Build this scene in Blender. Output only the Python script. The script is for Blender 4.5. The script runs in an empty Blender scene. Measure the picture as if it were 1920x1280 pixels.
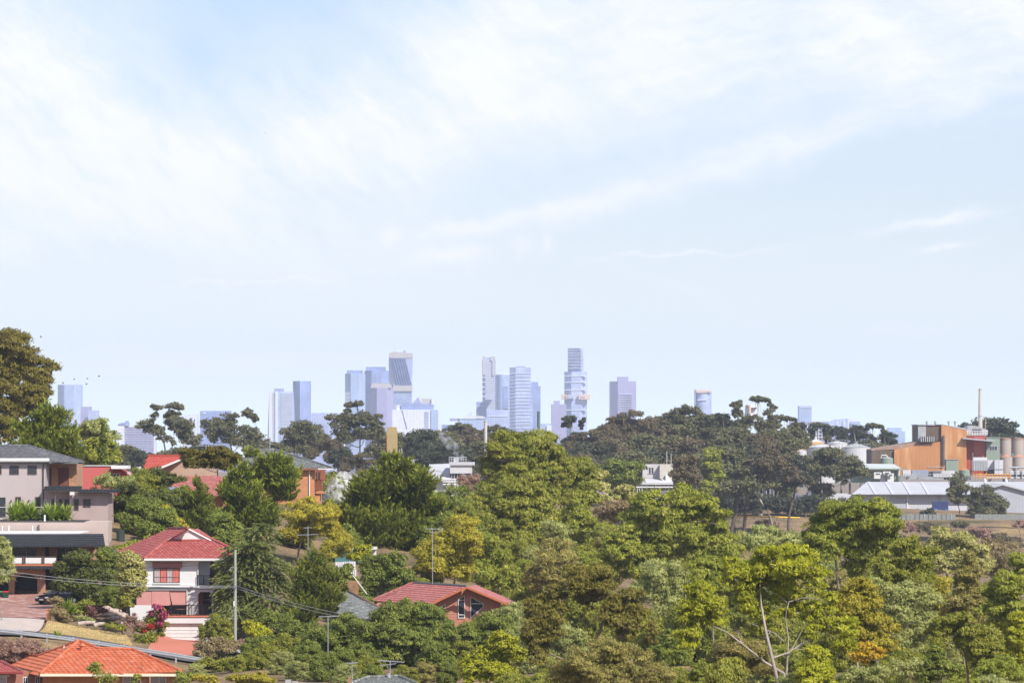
import bpy, math, random
import numpy as np

# ------------------------------------------------------------------ camera, sky, sun, exposure
S = bpy.context.scene
C = bpy.context.collection
F, CX, HZ = 9600.0, 960.0, 820.0          # focal length and horizon of the photograph, in its own pixels
cd = bpy.data.cameras.new('camera')
cam = bpy.data.objects.new('camera', cd); C.objects.link(cam)
cam.location = (0, 0, 0); cam.rotation_euler = (math.radians(90), 0, 0)
cd.sensor_width = 36.0; cd.lens = 36.0*F/1920.0
cd.shift_y = (HZ-640.0)/1920.0
cd.clip_start = 5.0; cd.clip_end = 60000.0
S.camera = cam

SUN_EL, SUN_AZ = math.radians(43), math.radians(140)      # azimuth clockwise from +Y: behind the camera, to its right
world = bpy.data.worlds.new('World'); S.world = world; world.use_nodes = True
nt = world.node_tree; nt.nodes.clear()
def N(t, tree=None, **kw):
    n = (tree or nt).nodes.new(t)
    for k, v in kw.items(): setattr(n, k, v)
    return n
def L(a, b, tree=None): (tree or nt).links.new(a, b)
wo = N('ShaderNodeOutputWorld'); bg = N('ShaderNodeBackground'); bg.inputs['Strength'].default_value = 0.088
L(bg.outputs[0], wo.inputs[0])
sky = N('ShaderNodeTexSky'); sky.sky_type = 'NISHITA'; sky.sun_disc = False
sky.sun_elevation = SUN_EL; sky.sun_rotation = SUN_AZ; sky.altitude = 60; sky.air_density = 1.0; sky.dust_density = 0.6; sky.ozone_density = 3.5
tc = N('ShaderNodeTexCoord')
def vmath(op, a, b=None):
    n = N('ShaderNodeVectorMath', operation=op)
    for i, v in enumerate((a, b)):
        if v is None: continue
        if isinstance(v, tuple): n.inputs[i].default_value = v
        else: L(v, n.inputs[i])
    return n
def m(op, a, b=None, c=None, clamp=False):
    n = N('ShaderNodeMath', operation=op); n.use_clamp = clamp
    for i, v in enumerate((a, b, c)):
        if v is None: continue
        if isinstance(v, (int, float)): n.inputs[i].default_value = v
        else: L(v, n.inputs[i])
    return n.outputs[0]
D = tc.outputs['Generated']
def skydir(px, py):
    v = np.array([(px-CX)/F, 1.0, (HZ-py)/F]); v /= np.linalg.norm(v); return tuple(v)
def blob(px, py, sx, sy, rot=0.0, soft=1.0):
    """a soft elliptical patch of the cloud sheet round one direction of the sky"""
    d = skydir(px, py); c, s = math.cos(rot), math.sin(rot)
    off = vmath('SUBTRACT', WARP, d).outputs[0]
    u = vmath('DOT_PRODUCT', off, (c*F/sx, 0, s*F/sx)).outputs['Value']
    w = vmath('DOT_PRODUCT', off, (-s*F/sy, 0, c*F/sy)).outputs['Value']
    r2 = m('ADD', m('MULTIPLY', u, u), m('MULTIPLY', w, w))
    return m('POWER', 2.718, m('MULTIPLY', r2, -soft))
wn = N('ShaderNodeTexNoise'); wn.inputs['Scale'].default_value = 85; wn.inputs['Detail'].default_value = 6; wn.inputs['Roughness'].default_value = 0.6
L(D, wn.inputs['Vector'])
wv = vmath('SCALE', vmath('SUBTRACT', wn.outputs['Color'], (.5, .5, .5)).outputs[0]); wv.inputs['Scale'].default_value = 0.0085
WARP = vmath('ADD', D, wv.outputs[0]).outputs[0]
# wispy streaks: noise stretched along a slanting axis of the sheet
def streak(rot, sx, sz, detail, seed, rough=.6):
    c, s = math.cos(rot), math.sin(rot)
    a = vmath('DOT_PRODUCT', WARP, (c*sx, 0, s*sx)).outputs['Value']
    b = vmath('DOT_PRODUCT', WARP, (-s*sz, 0, c*sz)).outputs['Value']
    y = vmath('DOT_PRODUCT', WARP, (0, sx, 0)).outputs['Value']
    cb = N('ShaderNodeCombineXYZ'); L(a, cb.inputs[0]); L(y, cb.inputs[1]); L(b, cb.inputs[2])
    ad = vmath('ADD', cb.outputs[0], (seed, seed*.7, 0))
    t = N('ShaderNodeTexNoise'); t.inputs['Scale'].default_value = 1; t.inputs['Detail'].default_value = detail; t.inputs['Roughness'].default_value = rough
    L(ad.outputs[0], t.inputs['Vector']); return t.outputs['Fac']
st1 = streak(math.radians(-40), 70, 330, 9, 3.1, .62)      # fine filaments sloping down to the right
st1b = streak(math.radians(-55), 50, 170, 7, 23.0, .55)
st2 = streak(math.radians(12), 45, 300, 9, 11.7, .62)       # and, further right, filaments rising gently
st3 = streak(math.radians(-20), 40, 75, 9, 7.7, .6)         # soft broken sheet
blobs = [  # px, py, half-width, half-height, slant, weight
    (20, 120, 240, 300, 0.0, .85), (300, 380, 430, 120, -.30, .80), (620, 260, 330, 110, .10, .85), (160, 250, 330, 150, -.5, .5),
    (1000, 90, 300, 165, 0, .95), (1540, 60, 620, 150, .1, 1.1), (1880, 30, 260, 190, 0, .5), (1090, 388, 230, 22, .20, 1.05), (1480, 270, 330, 32, .26, .7), (760, 330, 160, 90, -.5, .4),
    (855, 482, 75, 15, .12, 1.1), (730, 445, 22, 24, .5, .8), (975, 468, 16, 20, -.4, .95), (1024, 456, 13, 18, 0, 1.1), (890, 425, 80, 14, .2, .75), (880, 505, 20, 18, -.5, .35),
    (1755, 414, 100, 9, .17, 1.5), (1765, 459, 50, 7, .1, .9), (480, 524, 170, 4, .05, .8), (1290, 473, 150, 4, .06, .9), (420, 680, 240, 16, .03, .9),
    (40, 465, 70, 34, 0, .45), (1690, 622, 90, 12, .05, .45), (1290, 555, 170, 10, -.40, .25), (200, 655, 100, 10, 0, .3)]
cov = None
for px, py, sx, sy, r, w in blobs:
    b = m('MULTIPLY', blob(px, py, sx, sy, r), w)
    cov = b if cov is None else m('ADD', cov, b)
hole = m('ADD', m('MULTIPLY', blob(368, 105, 55, 48, -.5), .26), m('MULTIPLY', blob(560, 15, 300, 30, 0), .12))
cov = m('SUBTRACT', cov, hole)
sepd = N('ShaderNodeSeparateXYZ'); L(D, sepd.inputs[0])
side = m('MULTIPLY_ADD', sepd.outputs[0], 12.0, .45, clamp=True)          # left filaments give way to right ones
fil = m('ADD', m('MULTIPLY', m('ADD', m('MULTIPLY', m('SUBTRACT', st1, .5), 1.5), m('MULTIPLY', m('SUBTRACT', st1b, .5), 1.2)), m('SUBTRACT', 1.0, side)), m('MULTIPLY', m('MULTIPLY', m('SUBTRACT', st2, .5), 1.5), side))
tex = m('ADD', fil, m('MULTIPLY', m('SUBTRACT', st3, .5), 1.7))
wide = N('ShaderNodeTexNoise'); wide.inputs['Scale'].default_value = 3.2; wide.inputs['Detail'].default_value = 5     # the rest of the sky carries the same broken high cloud
L(D, wide.inputs['Vector'])
yy = N('ShaderNodeSeparateXYZ'); L(D, yy.inputs[0])
away = m('MULTIPLY', m('SUBTRACT', m('ABSOLUTE', yy.outputs[0]), .10), 6, clamp=True)
up = m('MULTIPLY', m('SUBTRACT', yy.outputs[2], .09), 8, clamp=True)
beyond = m('MAXIMUM', m('MAXIMUM', away, up), m('LESS_THAN', yy.outputs[1], 0))
cov = m('ADD', cov, m('MULTIPLY', m('MULTIPLY', m('SUBTRACT', wide.outputs['Fac'], .36), 2.4), beyond))
body = m('MULTIPLY', m('MINIMUM', cov, 1.15), .66)
fac = m('MULTIPLY', m('ADD', m('ADD', body, .13), m('MULTIPLY', tex, m('MULTIPLY_ADD', m('MINIMUM', m('MAXIMUM', cov, 0.0), .9), .66, .08))), .92, clamp=True)
mx = N('ShaderNodeMix', data_type='RGBA'); L(fac, mx.inputs['Factor'])
tint = N('ShaderNodeMix', data_type='RGBA', blend_type='MULTIPLY'); tint.inputs['Factor'].default_value = 1
L(sky.outputs[0], tint.inputs['A']); tint.inputs['B'].default_value = (1.03, .995, 1.17, 1)
low = m('POWER', m('SUBTRACT', 1.0, m('MULTIPLY', m('ABSOLUTE', yy.outputs[2]), 14, clamp=True), clamp=True), 2.0)   # the sky pales towards the horizon, all round
pale = N('ShaderNodeMix', data_type='RGBA'); L(m('MULTIPLY', low, .95), pale.inputs['Factor']); L(tint.outputs['Result'], pale.inputs['A']); pale.inputs['B'].default_value = (8.6, 10.0, 11.0, 1)
L(pale.outputs['Result'], mx.inputs['A']); mx.inputs['B'].default_value = (8.0, 8.15, 8.7, 1)
L(mx.outputs['Result'], bg.inputs['Color'])

sl = bpy.data.lights.new('sun', 'SUN'); sl.energy = 4.5; sl.angle = math.radians(0.5); sl.color = (1.0, .955, .88)
sun = bpy.data.objects.new('sun', sl); C.objects.link(sun); sun.location = (60, -60, 90)
sd = np.array([math.sin(SUN_AZ)*math.cos(SUN_EL), math.cos(SUN_AZ)*math.cos(SUN_EL), math.sin(SUN_EL)])
from mathutils import Vector
sun.rotation_euler = Vector(sd).to_track_quat('Z', 'Y').to_euler()
vs = S.view_settings; S.display_settings.display_device = 'sRGB'
vs.view_transform = 'Standard'; vs.look = 'None'; vs.exposure = 0.55; vs.gamma = 1.0; vs.use_curve_mapping = False
S.cycles.max_bounces = 5; S.cycles.diffuse_bounces = 4; S.cycles.transmission_bounces = 3; S.cycles.volume_bounces = 0
S.cycles.use_denoising = True; S.cycles.use_adaptive_sampling = True; S.cycles.adaptive_threshold = 0.015
S.cycles.sample_clamp_indirect = 4.0

# ------------------------------------------------------------------ helpers
rng = np.random.default_rng(7); random.seed(7)
def P(px, py, Y): return ((px-CX)/F*Y, Y, (HZ-py)/F*Y)
def XZ(px, py, Y): return ((px-CX)/F*Y, (HZ-py)/F*Y)
ORI = {}
def tag(o, label=None, cat=None, group=None, kind=None):
    for k, v in (('label', label), ('category', cat), ('group', group), ('kind', kind)):
        if v: o[k] = v
    return o
def thing(name, label, cat, loc, group=None):
    o = bpy.data.objects.new(name, None); C.objects.link(o); o.location = loc; o.empty_display_size = .5
    ORI[o] = np.array(loc, float); tag(o, label, cat, group); return o
class MB:
    def __init__(s): s.v = []; s.f = []
    def add(s, vs, fs):
        n = len(s.v); s.v += [tuple(map(float, p)) for p in vs]; s.f += [tuple(i+n for i in f) for f in fs]; return s
    def box(s, x0, x1, y0, y1, z0, z1):
        if x0 > x1: x0, x1 = x1, x0
        if z0 > z1: z0, z1 = z1, z0
        if y0 > y1: y0, y1 = y1, y0
        return s.add([(x, y, z) for z in (z0, z1) for y in (y0, y1) for x in (x0, x1)],
                     [(0, 2, 3, 1), (4, 5, 7, 6), (0, 1, 5, 4), (2, 6, 7, 3), (0, 4, 6, 2), (1, 3, 7, 5)])
    def pb(s, px0, px1, py0, py1, Y, dep):                  # a box whose front face stands at Y and fills these pixels of the photograph
        x0, z1 = XZ(px0, py0, Y); x1, z0 = XZ(px1, py1, Y); return s.box(x0, x1, Y, Y+dep, z0, z1)
    def prism(s, poly, y0, y1):                             # poly: (x, z) points; extruded along Y
        n = len(poly); a = sum(poly[i][0]*poly[(i+1) % n][1]-poly[(i+1) % n][0]*poly[i][1] for i in range(n))
        if a < 0: poly = poly[::-1]
        vs = [(x, y0, z) for x, z in poly]+[(x, y1, z) for x, z in poly]
        return s.add(vs, [tuple(range(n)), tuple(range(2*n-1, n-1, -1))]+[(i+n, (i+1) % n+n, (i+1) % n, i) for i in range(n)])
    def pp(s, pts, Y, dep): return s.prism([XZ(a, b, Y) for a, b in pts], Y, Y+dep)
    def loft(s, a, b, cap=True):                            # two rings with the same count
        n = len(a); fs = [(i, (i+1) % n, (i+1) % n+n, i+n) for i in range(n)]
        if cap: fs += [tuple(range(n-1, -1, -1)), tuple(range(n, 2*n))]
        return s.add(list(a)+list(b), fs)
    def ring(s, cx, cy, z, r, n=20, ry=None): return [(cx+r*math.cos(t*2*math.pi/n), cy+(ry or r)*math.sin(t*2*math.pi/n), z) for t in range(n)]
    def cyl(s, cx, cy, z0, z1, r0, r1=None, n=20):
        return s.loft(s.ring(cx, cy, z0, r0, n), s.ring(cx, cy, z1, r0 if r1 is None else r1, n))
    def tube(s, pts, rad, n=5):
        pts = [np.array(p, float) for p in pts]; rings = []
        rad = rad if hasattr(rad, '__len__') else [rad]*len(pts)
        for i, p in enumerate(pts):
            d = pts[min(i+1, len(pts)-1)]-pts[max(i-1, 0)]; d = d/(np.linalg.norm(d)+1e-9)
            a = np.cross(d, (0, 0, 1) if abs(d[2]) < .9 else (1, 0, 0)); a = a/(np.linalg.norm(a)+1e-9); b = np.cross(d, a)
            rings.append([p+rad[i]*(math.cos(k*2*math.pi/n)*a+math.sin(k*2*math.pi/n)*b) for k in range(n)])
        vs = [q for r in rings for q in r]; m_ = len(rings)
        fs = [(j*n+k, (j+1)*n+k, (j+1)*n+(k+1) % n, j*n+(k+1) % n) for j in range(m_-1) for k in range(n)]
        fs += [tuple(range(n-1, -1, -1)), tuple((m_-1)*n+k for k in range(n))]
        return s.add(vs, fs)
    def bar(s, a, b, w): return s.tube([a, b], w, 4)
    def slab(s, pts, t):                                     # a polygon in space thickened by t downwards
        pts = [np.array(p, float) for p in pts]; n = len(pts)
        vs = pts+[p-np.array([0, 0, t]) for p in pts]
        return s.add(vs, [tuple(range(n)), tuple(range(2*n-1, n-1, -1))]+[(i, i+n, (i+1) % n+n, (i+1) % n) for i in range(n)])
    def build(s, name, mt, parent=None, label=None, cat=None, group=None, kind=None, smooth=False):
        v = np.array(s.v, float)
        if parent is not None: o0 = ORI[parent]
        else: o0 = np.array([(v[:, 0].min()+v[:, 0].max())/2, (v[:, 1].min()+v[:, 1].max())/2, v[:, 2].min()])
        me = bpy.data.meshes.new(name); me.from_pydata((v-o0).tolist(), [], s.f); me.materials.append(mt)
        if smooth: me.polygons.foreach_set('use_smooth', [True]*len(me.polygons))
        o = bpy.data.objects.new(name, me); C.objects.link(o); ORI[o] = o0
        if parent is not None: o.parent = parent
        else: o.location = o0
        tag(o, label, cat, group, kind); return o

# ------------------------------------------------------------------ materials
MATS = {}
def srgb(r, g, b):
    f = lambda c: (c/12.92 if c <= .04045 else ((c+.055)/1.055)**2.4)
    return (f(r/255), f(g/255), f(b/255))
def mat(name, col, rough=.75, var=.15, scale=1.5, bump=0., metal=0., spec=.3, kind=None, size=(.24, .08), mortar=None, col2=None, stain=None):
    """painted, rendered, tiled, bricked or ribbed surface: colour grain, wear and relief, all procedural"""
    if name in MATS: return MATS[name]
    M = bpy.data.materials.new(name); M.use_nodes = True; t = M.node_tree; p = t.nodes['Principled BSDF']
    p.inputs['Roughness'].default_value = rough; p.inputs['Metallic'].default_value = metal; p.inputs['Specular IOR Level'].default_value = spec
    tcn = N('ShaderNodeTexCoord', t); geo = N('ShaderNodeNewGeometry', t)
    n1 = N('ShaderNodeTexNoise', t); n1.inputs['Scale'].default_value = scale; n1.inputs['Detail'].default_value = 7; n1.inputs['Roughness'].default_value = .65
    L(tcn.outputs['Object'], n1.inputs['Vector'], t)
    r = N('ShaderNodeMapRange', t); r.inputs['From Min'].default_value = .25; r.inputs['From Max'].default_value = .75; r.inputs['To Min'].default_value = 1-var; r.inputs['To Max'].default_value = 1+var
    L(n1.outputs['Fac'], r.inputs['Value'], t)
    base = None
    sep = N('ShaderNodeSeparateXYZ', t); L(tcn.outputs['Object'], sep.inputs[0], t)
    ad = N('ShaderNodeMath', t, operation='ADD'); L(sep.outputs[0], ad.inputs[0], t); L(sep.outputs[1], ad.inputs[1], t)
    cmb = N('ShaderNodeCombineXYZ', t); L(ad.outputs[0], cmb.inputs[0], t); L(sep.outputs[2], cmb.inputs[1], t)
    height = n1.outputs['Fac']
    if kind in ('brick', 'grid', 'paver'):
        bt = N('ShaderNodeTexBrick', t)
        if kind == 'paver':
            L(tcn.outputs['Object'], bt.inputs['Vector'], t)
        else: L(cmb.outputs[0], bt.inputs['Vector'], t)
        bt.inputs['Scale'].default_value = 1; bt.inputs['Brick Width'].default_value = size[0]; bt.inputs['Row Height'].default_value = size[1]
        bt.inputs['Mortar Size'].default_value = min(size)*(.14 if kind != 'grid' else .2); bt.inputs['Color1'].default_value = (*col, 1)
        bt.inputs['Color2'].default_value = (*(col2 or [c*.75 for c in col]), 1); bt.inputs['Mortar'].default_value = (*(mortar or [c*1.1 for c in col]), 1)
        bt.inputs['Bias'].default_value = -.1
        if kind == 'grid': bt.offset = 0.0; bt.inputs['Mortar Smooth'].default_value = .3
        base = bt.outputs['Color']; height = bt.outputs['Fac']
    if kind == 'rib':
        s1 = N('ShaderNodeMath', t, operation='MULTIPLY'); L(ad.outputs[0], s1.inputs[0], t); s1.inputs[1].default_value = 2*math.pi/size[0]
        s2 = N('ShaderNodeMath', t, operation='SINE'); L(s1.outputs[0], s2.inputs[0], t); height = s2.outputs[0]
    mul = N('ShaderNodeMix', t, data_type='RGBA', blend_type='MULTIPLY'); mul.inputs['Factor'].default_value = 1
    if base is None: mul.inputs['A'].default_value = (*col, 1)
    else: L(base, mul.inputs['A'], t)
    L(r.outputs[0], mul.inputs['B'], t); out = mul.outputs['Result']
    if stain:                                            # weathering: streaks running down, with edges of their own
        mp = N('ShaderNodeMapping', t); mp.inputs['Scale'].default_value = (stain[1], stain[1], stain[1]*.16); L(tcn.outputs['Object'], mp.inputs[0], t)
        n2 = N('ShaderNodeTexNoise', t); n2.inputs['Scale'].default_value = 1; n2.inputs['Detail'].default_value = 6; L(mp.outputs[0], n2.inputs['Vector'], t)
        r2 = N('ShaderNodeMapRange', t); r2.inputs['From Min'].default_value = .52; r2.inputs['From Max'].default_value = .68; r2.inputs['To Max'].default_value = stain[2]; L(n2.outputs['Fac'], r2.inputs['Value'], t)
        sm = N('ShaderNodeMix', t, data_type='RGBA'); L(r2.outputs[0], sm.inputs['Factor'], t); L(out, sm.inputs['A'], t); sm.inputs['B'].default_value = (*stain[0], 1); out = sm.outputs['Result']
    L(out, p.inputs['Base Color'], t)
    if bump or kind in ('brick', 'rib', 'paver'):
        bp = N('ShaderNodeBump', t); bp.inputs['Strength'].default_value = bump or .5; bp.inputs['Distance'].default_value = .02
        if kind in ('brick', 'paver'): bp.invert = True
        L(height, bp.inputs['Height'], t); L(bp.outputs[0], p.inputs['Normal'], t)
    MATS[name] = M; return M
def leaf_mat(name, cols, trans=.3, rough=.55, hue=.005):
    if name in MATS: return MATS[name]
    M = bpy.data.materials.new(name); M.use_nodes = True; t = M.node_tree; p = t.nodes['Principled BSDF']
    at = N('ShaderNodeAttribute', t); at.attribute_name = 'tint'
    rp = N('ShaderNodeValToRGB', t); el = rp.color_ramp.elements
    for i, c in enumerate(cols):
        e = el[i] if i < 2 else el.new(0.5)
        e.color = (*c, 1)
    for i, e in enumerate(sorted(range(len(cols)))): el[i].position = i/(len(cols)-1)
    for i, c in enumerate(cols): el[i].color = (*c, 1)
    L(at.outputs['Fac'], rp.inputs[0], t)
    oi = N('ShaderNodeObjectInfo', t); hs = N('ShaderNodeHueSaturation', t)
    r = N('ShaderNodeMapRange', t); r.inputs['To Min'].default_value = .5-hue; r.inputs['To Max'].default_value = .5+hue; L(oi.outputs['Random'], r.inputs['Value'], t); L(r.outputs[0], hs.inputs['Hue'], t)
    w = N('ShaderNodeTexWhiteNoise', t, noise_dimensions='1D'); L(oi.outputs['Random'], w.inputs['W'], t)
    r3 = N('ShaderNodeMapRange', t); r3.inputs['To Min'].default_value = .92; r3.inputs['To Max'].default_value = 1.09; L(w.outputs['Value'], r3.inputs['Value'], t); L(r3.outputs[0], hs.inputs['Value'], t)
    L(rp.outputs[0], hs.inputs['Color'], t)
    p.inputs['Roughness'].default_value = rough; p.inputs['Specular IOR Level'].default_value = .22
    L(hs.outputs[0], p.inputs['Base Color'], t)
    tr = N('ShaderNodeBsdfTranslucent', t); L(hs.outputs[0], tr.inputs['Color'], t)
    ms = N('ShaderNodeMixShader', t); ms.inputs[0].default_value = trans
    L(p.outputs[0], ms.inputs[1], t); L(tr.outputs[0], ms.inputs[2], t)
    L(ms.outputs[0], t.nodes['Material Output'].inputs['Surface'], t)
    MATS[name] = M; return M
glass_dark = mat('dark window glass', (.03, .035, .045), rough=.12, var=.3, scale=.8, spec=.6)
white_paint = mat('white paint', (.62, .61, .595), rough=.6, var=.05, scale=.8, stain=((.5, .47, .44), 1.2, .35))

# ------------------------------------------------------------------ terrain
CP = [  # pixel x, pixel y, distance of ground seen or known
    (0, 1183, 455), (75, 1187, 455), (250, 1214, 455), (340, 1230, 458), (75, 1163, 473), (0, 1160, 473), (50, 1127, 497), (0, 1127, 497), (340, 1207, 482), (395, 1207, 482),
    (0, 1200, 443), (130, 1213, 443), (255, 1230, 443), (385, 1252, 443), (180, 1330, 425), (0, 1320, 430), (320, 1310, 420), (230, 1155, 482), (260, 1200, 468), (160, 1172, 476),
    (60, 985, 522), (0, 985, 522), (150, 985, 524), (230, 1035, 510), (150, 930, 560), (300, 950, 575), (580, 945, 580), (735, 1045, 540), (650, 1085, 520),
    (400, 1205, 478), (500, 1200, 470), (600, 1235, 440), (700, 1180, 470), (870, 1195, 475), (720, 1320, 395), (500, 1290, 410), (400, 1275, 425),
    (985, 1042, 560), (1000, 1150, 520), (900, 1265, 420), (1100, 1330, 350), (1290, 1245, 400), (1470, 1345, 320), (1800, 1330, 330), (1800, 1265, 500), (1300, 1110, 600),
    (1650, 1170, 650), (1750, 1100, 800), (1750, 1060, 1100), (1900, 1052, 1385), (1700, 1050, 1385), (1700, 977, 1430), (1900, 977, 1430), (1800, 967, 1600), (1400, 972, 1430), (1400, 1035, 1385), (1200, 980, 1430),
    (900, 935, 1500), (700, 925, 1400), (300, 905, 1400), (100, 895, 1100), (1100, 925, 1500), (100, 905, 700), (700, 950, 760), (1000, 985, 760)]
pts = [P(*c) for c in CP]
pts += [(x, 1950, -31.) for x in (-300, -150, 0, 150, 300, 450)]+[(x, 3000, -36.) for x in (-900, -300, 0, 300, 900)]+[(x, 1600, z) for x, z in ((-500, -10.), (500, -22.), (-1500, -15), (1500, -25))]
pts += [(x, 6000, -58.) for x in (-2000, 0, 2000)]+[(x, 9600, -62.) for x in (-3000, 0, 3000)]+[(x, 12000, -62.) for x in (-5000, 0, 5000)]+[(0, 0, -6.), (0, 150, -13.), (-60, 250, -16.), (60, 250, -15), (-150, 470, -17), (150, 480, -24), (-200, 0, -6), (200, 0, -8), (-120, 560, -8), (180, 800, -26)]
pts = np.array(pts)
def warp(xy): return np.stack([xy[:, 0], xy[:, 1]*1.0], 1)
A = warp(pts[:, :2]); Dm = np.sqrt(((A[:, None]-A[None])**2).sum(-1)+9.0)
n_ = len(A); K = np.zeros((n_+1, n_+1)); K[:n_, :n_] = Dm; K[:n_, n_] = 1; K[n_, :n_] = 1; K[np.arange(n_), np.arange(n_)] -= 0.15
W_ = np.linalg.solve(K, np.r_[pts[:, 2], 0])
def gz(X, Y):
    X = np.atleast_1d(np.asarray(X, float)); Y = np.atleast_1d(np.asarray(Y, float)); q = warp(np.stack([X.ravel(), Y.ravel()], 1)); out = np.empty(len(q))
    for i in range(0, len(q), 4000): out[i:i+4000] = np.sqrt(((q[i:i+4000, None]-A[None])**2).sum(-1)+9.0)@W_[:-1]+W_[-1]
    return out.reshape(X.shape)
def g1(X, Y): return float(gz(X, Y)[0])
def axis(segs):
    o = [segs[0][0]]
    for a, b, st in segs: o += list(np.linspace(a, b, max(2, int(round((b-a)/st))+1))[1:])
    return np.array(o)
gx = axis([(-6000, -1200, 600), (-1200, -300, 100), (-300, -64, 16), (-64, 90, 1.6), (90, 300, 12), (300, 1200, 100), (1200, 6000, 600)])
gy = axis([(-60, 260, 20), (260, 410, 6), (410, 600, 1.8), (600, 1300, 20), (1300, 1700, 8), (1700, 3000, 100), (3000, 10100, 1000)])
GX, GY = np.meshgrid(gx, gy); GZ = gz(GX, GY)
bumpy = (np.sin(GX*.31+1.3*np.sin(GY*.17))*np.cos(GY*.23+GX*.05)*.10+np.sin(GX*1.1)*np.cos(GY*.9)*.03)
GZ += bumpy*np.clip((GY-250)/100, 0, 1)
nyy, nxx = GX.shape
me = bpy.data.meshes.new('ground'); idx = np.arange(nyy*nxx).reshape(nyy, nxx)
fa = np.stack([idx[:-1, :-1], idx[:-1, 1:], idx[1:, 1:], idx[1:, :-1]], -1).reshape(-1, 4)
me.from_pydata(np.stack([GX, GY, GZ], -1).reshape(-1, 3).tolist(), [], fa.tolist())
me.polygons.foreach_set('use_smooth', [True]*len(me.polygons))
gm = bpy.data.materials.new('ground earth and dry grass'); gm.use_nodes = True; t = gm.node_tree; p = t.nodes['Principled BSDF']; p.inputs['Roughness'].default_value = .95; p.inputs['Specular IOR Level'].default_value = .1
tcn = N('ShaderNodeTexCoord', t)
n1 = N('ShaderNodeTexNoise', t); n1.inputs['Scale'].default_value = .09; n1.inputs['Detail'].default_value = 8; n1.inputs['Roughness'].default_value = .7
n2 = N('ShaderNodeTexNoise', t); n2.inputs['Scale'].default_value = 1.7; n2.inputs['Detail'].default_value = 8; n2.inputs['Roughness'].default_value = .75
L(tcn.outputs['Object'], n1.inputs[0], t); L(tcn.outputs['Object'], n2.inputs[0], t)
r1 = N('ShaderNodeValToRGB', t); e = r1.color_ramp.elements
e[0].position = .36; e[0].color = (.075, .072, .03, 1); e[1].position = .66; e[1].color = (.30, .21, .10, 1); q = e.new(.5); q.color = (.20, .14, .088, 1)
L(n1.outputs['Fac'], r1.inputs[0], t)
mm = N('ShaderNodeMix', t, data_type='RGBA', blend_type='MULTIPLY'); mm.inputs['Factor'].default_value = 1
r2 = N('ShaderNodeMapRange', t); r2.inputs['From Min'].default_value = .3; r2.inputs['From Max'].default_value = .7; r2.inputs['To Min'].default_value = .6; r2.inputs['To Max'].default_value = 1.4
L(n2.outputs['Fac'], r2.inputs[0], t); L(r1.outputs[0], mm.inputs['A'], t); L(r2.outputs[0], mm.inputs['B'], t); L(mm.outputs['Result'], p.inputs['Base Color'], t)
bp = N('ShaderNodeBump', t); bp.inputs['Strength'].default_value = .8; bp.inputs['Distance'].default_value = .3; L(n2.outputs['Fac'], bp.inputs['Height'], t); L(bp.outputs[0], p.inputs['Normal'], t)
me.materials.append(gm)
gob = bpy.data.objects.new('ground', me); C.objects.link(gob); tag(gob, kind='structure')

# the air between here and the city
zmin = float(GZ.min())-1.0
hz = MB().box(-6200, 6200, -90, 10250, zmin, 185.0)
hm = bpy.data.materials.new('haze air'); hm.use_nodes = True; t = hm.node_tree; t.nodes.clear()
ho = N('ShaderNodeOutputMaterial', t); pv = N('ShaderNodeVolumePrincipled', t); L(pv.outputs[0], ho.inputs['Volume'], t)
pv.inputs['Color'].default_value = (.74, .83, 1.0, 1); pv.inputs['Density'].default_value = 5.8e-5; pv.inputs['Anisotropy'].default_value = 0.0
hazeo = hz.build('haze', hm, kind='stuff')
# ------------------------------------------------------------------ foliage
def unit(v): return v/(np.linalg.norm(v, axis=-1, keepdims=True)+1e-9)
def rdir(n, g): return unit(g.normal(size=(n, 3)))
# leaf length and width, clump radius (photo pixels at the tree's own distance), looks
STYLES = {
    'gum':     dict(ll=6.6, lw=2.4, rc=11, cov=1.35, droop=.75, flat=.68, fill=.85, low=-.75, up=.25),
    'airy':    dict(ll=6.8, lw=2.0, rc=10.5, cov=.82, droop=.7, flat=.7, fill=.9, low=-.85, up=.15),
    'far':     dict(ll=5.0, lw=2.6, rc=7, cov=1.1, droop=.45, flat=.75, fill=.95, low=-.75, up=.3),
    'round':   dict(ll=5.0, lw=3.0, rc=8, cov=1.3, droop=.1, flat=.8, fill=1.2, low=-.8, up=.25),
    'acacia':  dict(ll=5.2, lw=2.4, rc=9.5, cov=1.5, droop=-.1, flat=.65, fill=.9, low=-.55, up=.5),
    'cypress': dict(ll=7.0, lw=2.8, rc=7.5, cov=1.3, droop=-.75, flat=1.0, fill=.85, low=-.75, up=.1, spray=1.8),
    'cedar':   dict(ll=7.0, lw=2.0, rc=8, cov=1.2, droop=.85, flat=.4, fill=.95, low=-.8, up=.3, spray=2.0),
    'feather': dict(ll=7.0, lw=1.8, rc=9, cov=1.1, droop=.2, flat=.9, fill=1.1, low=-.75, up=.2),
    'scrub':   dict(ll=5.0, lw=1.8, rc=8, cov=.8, droop=-.2, flat=.8, fill=1.0, low=-.5, up=.15)}
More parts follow.
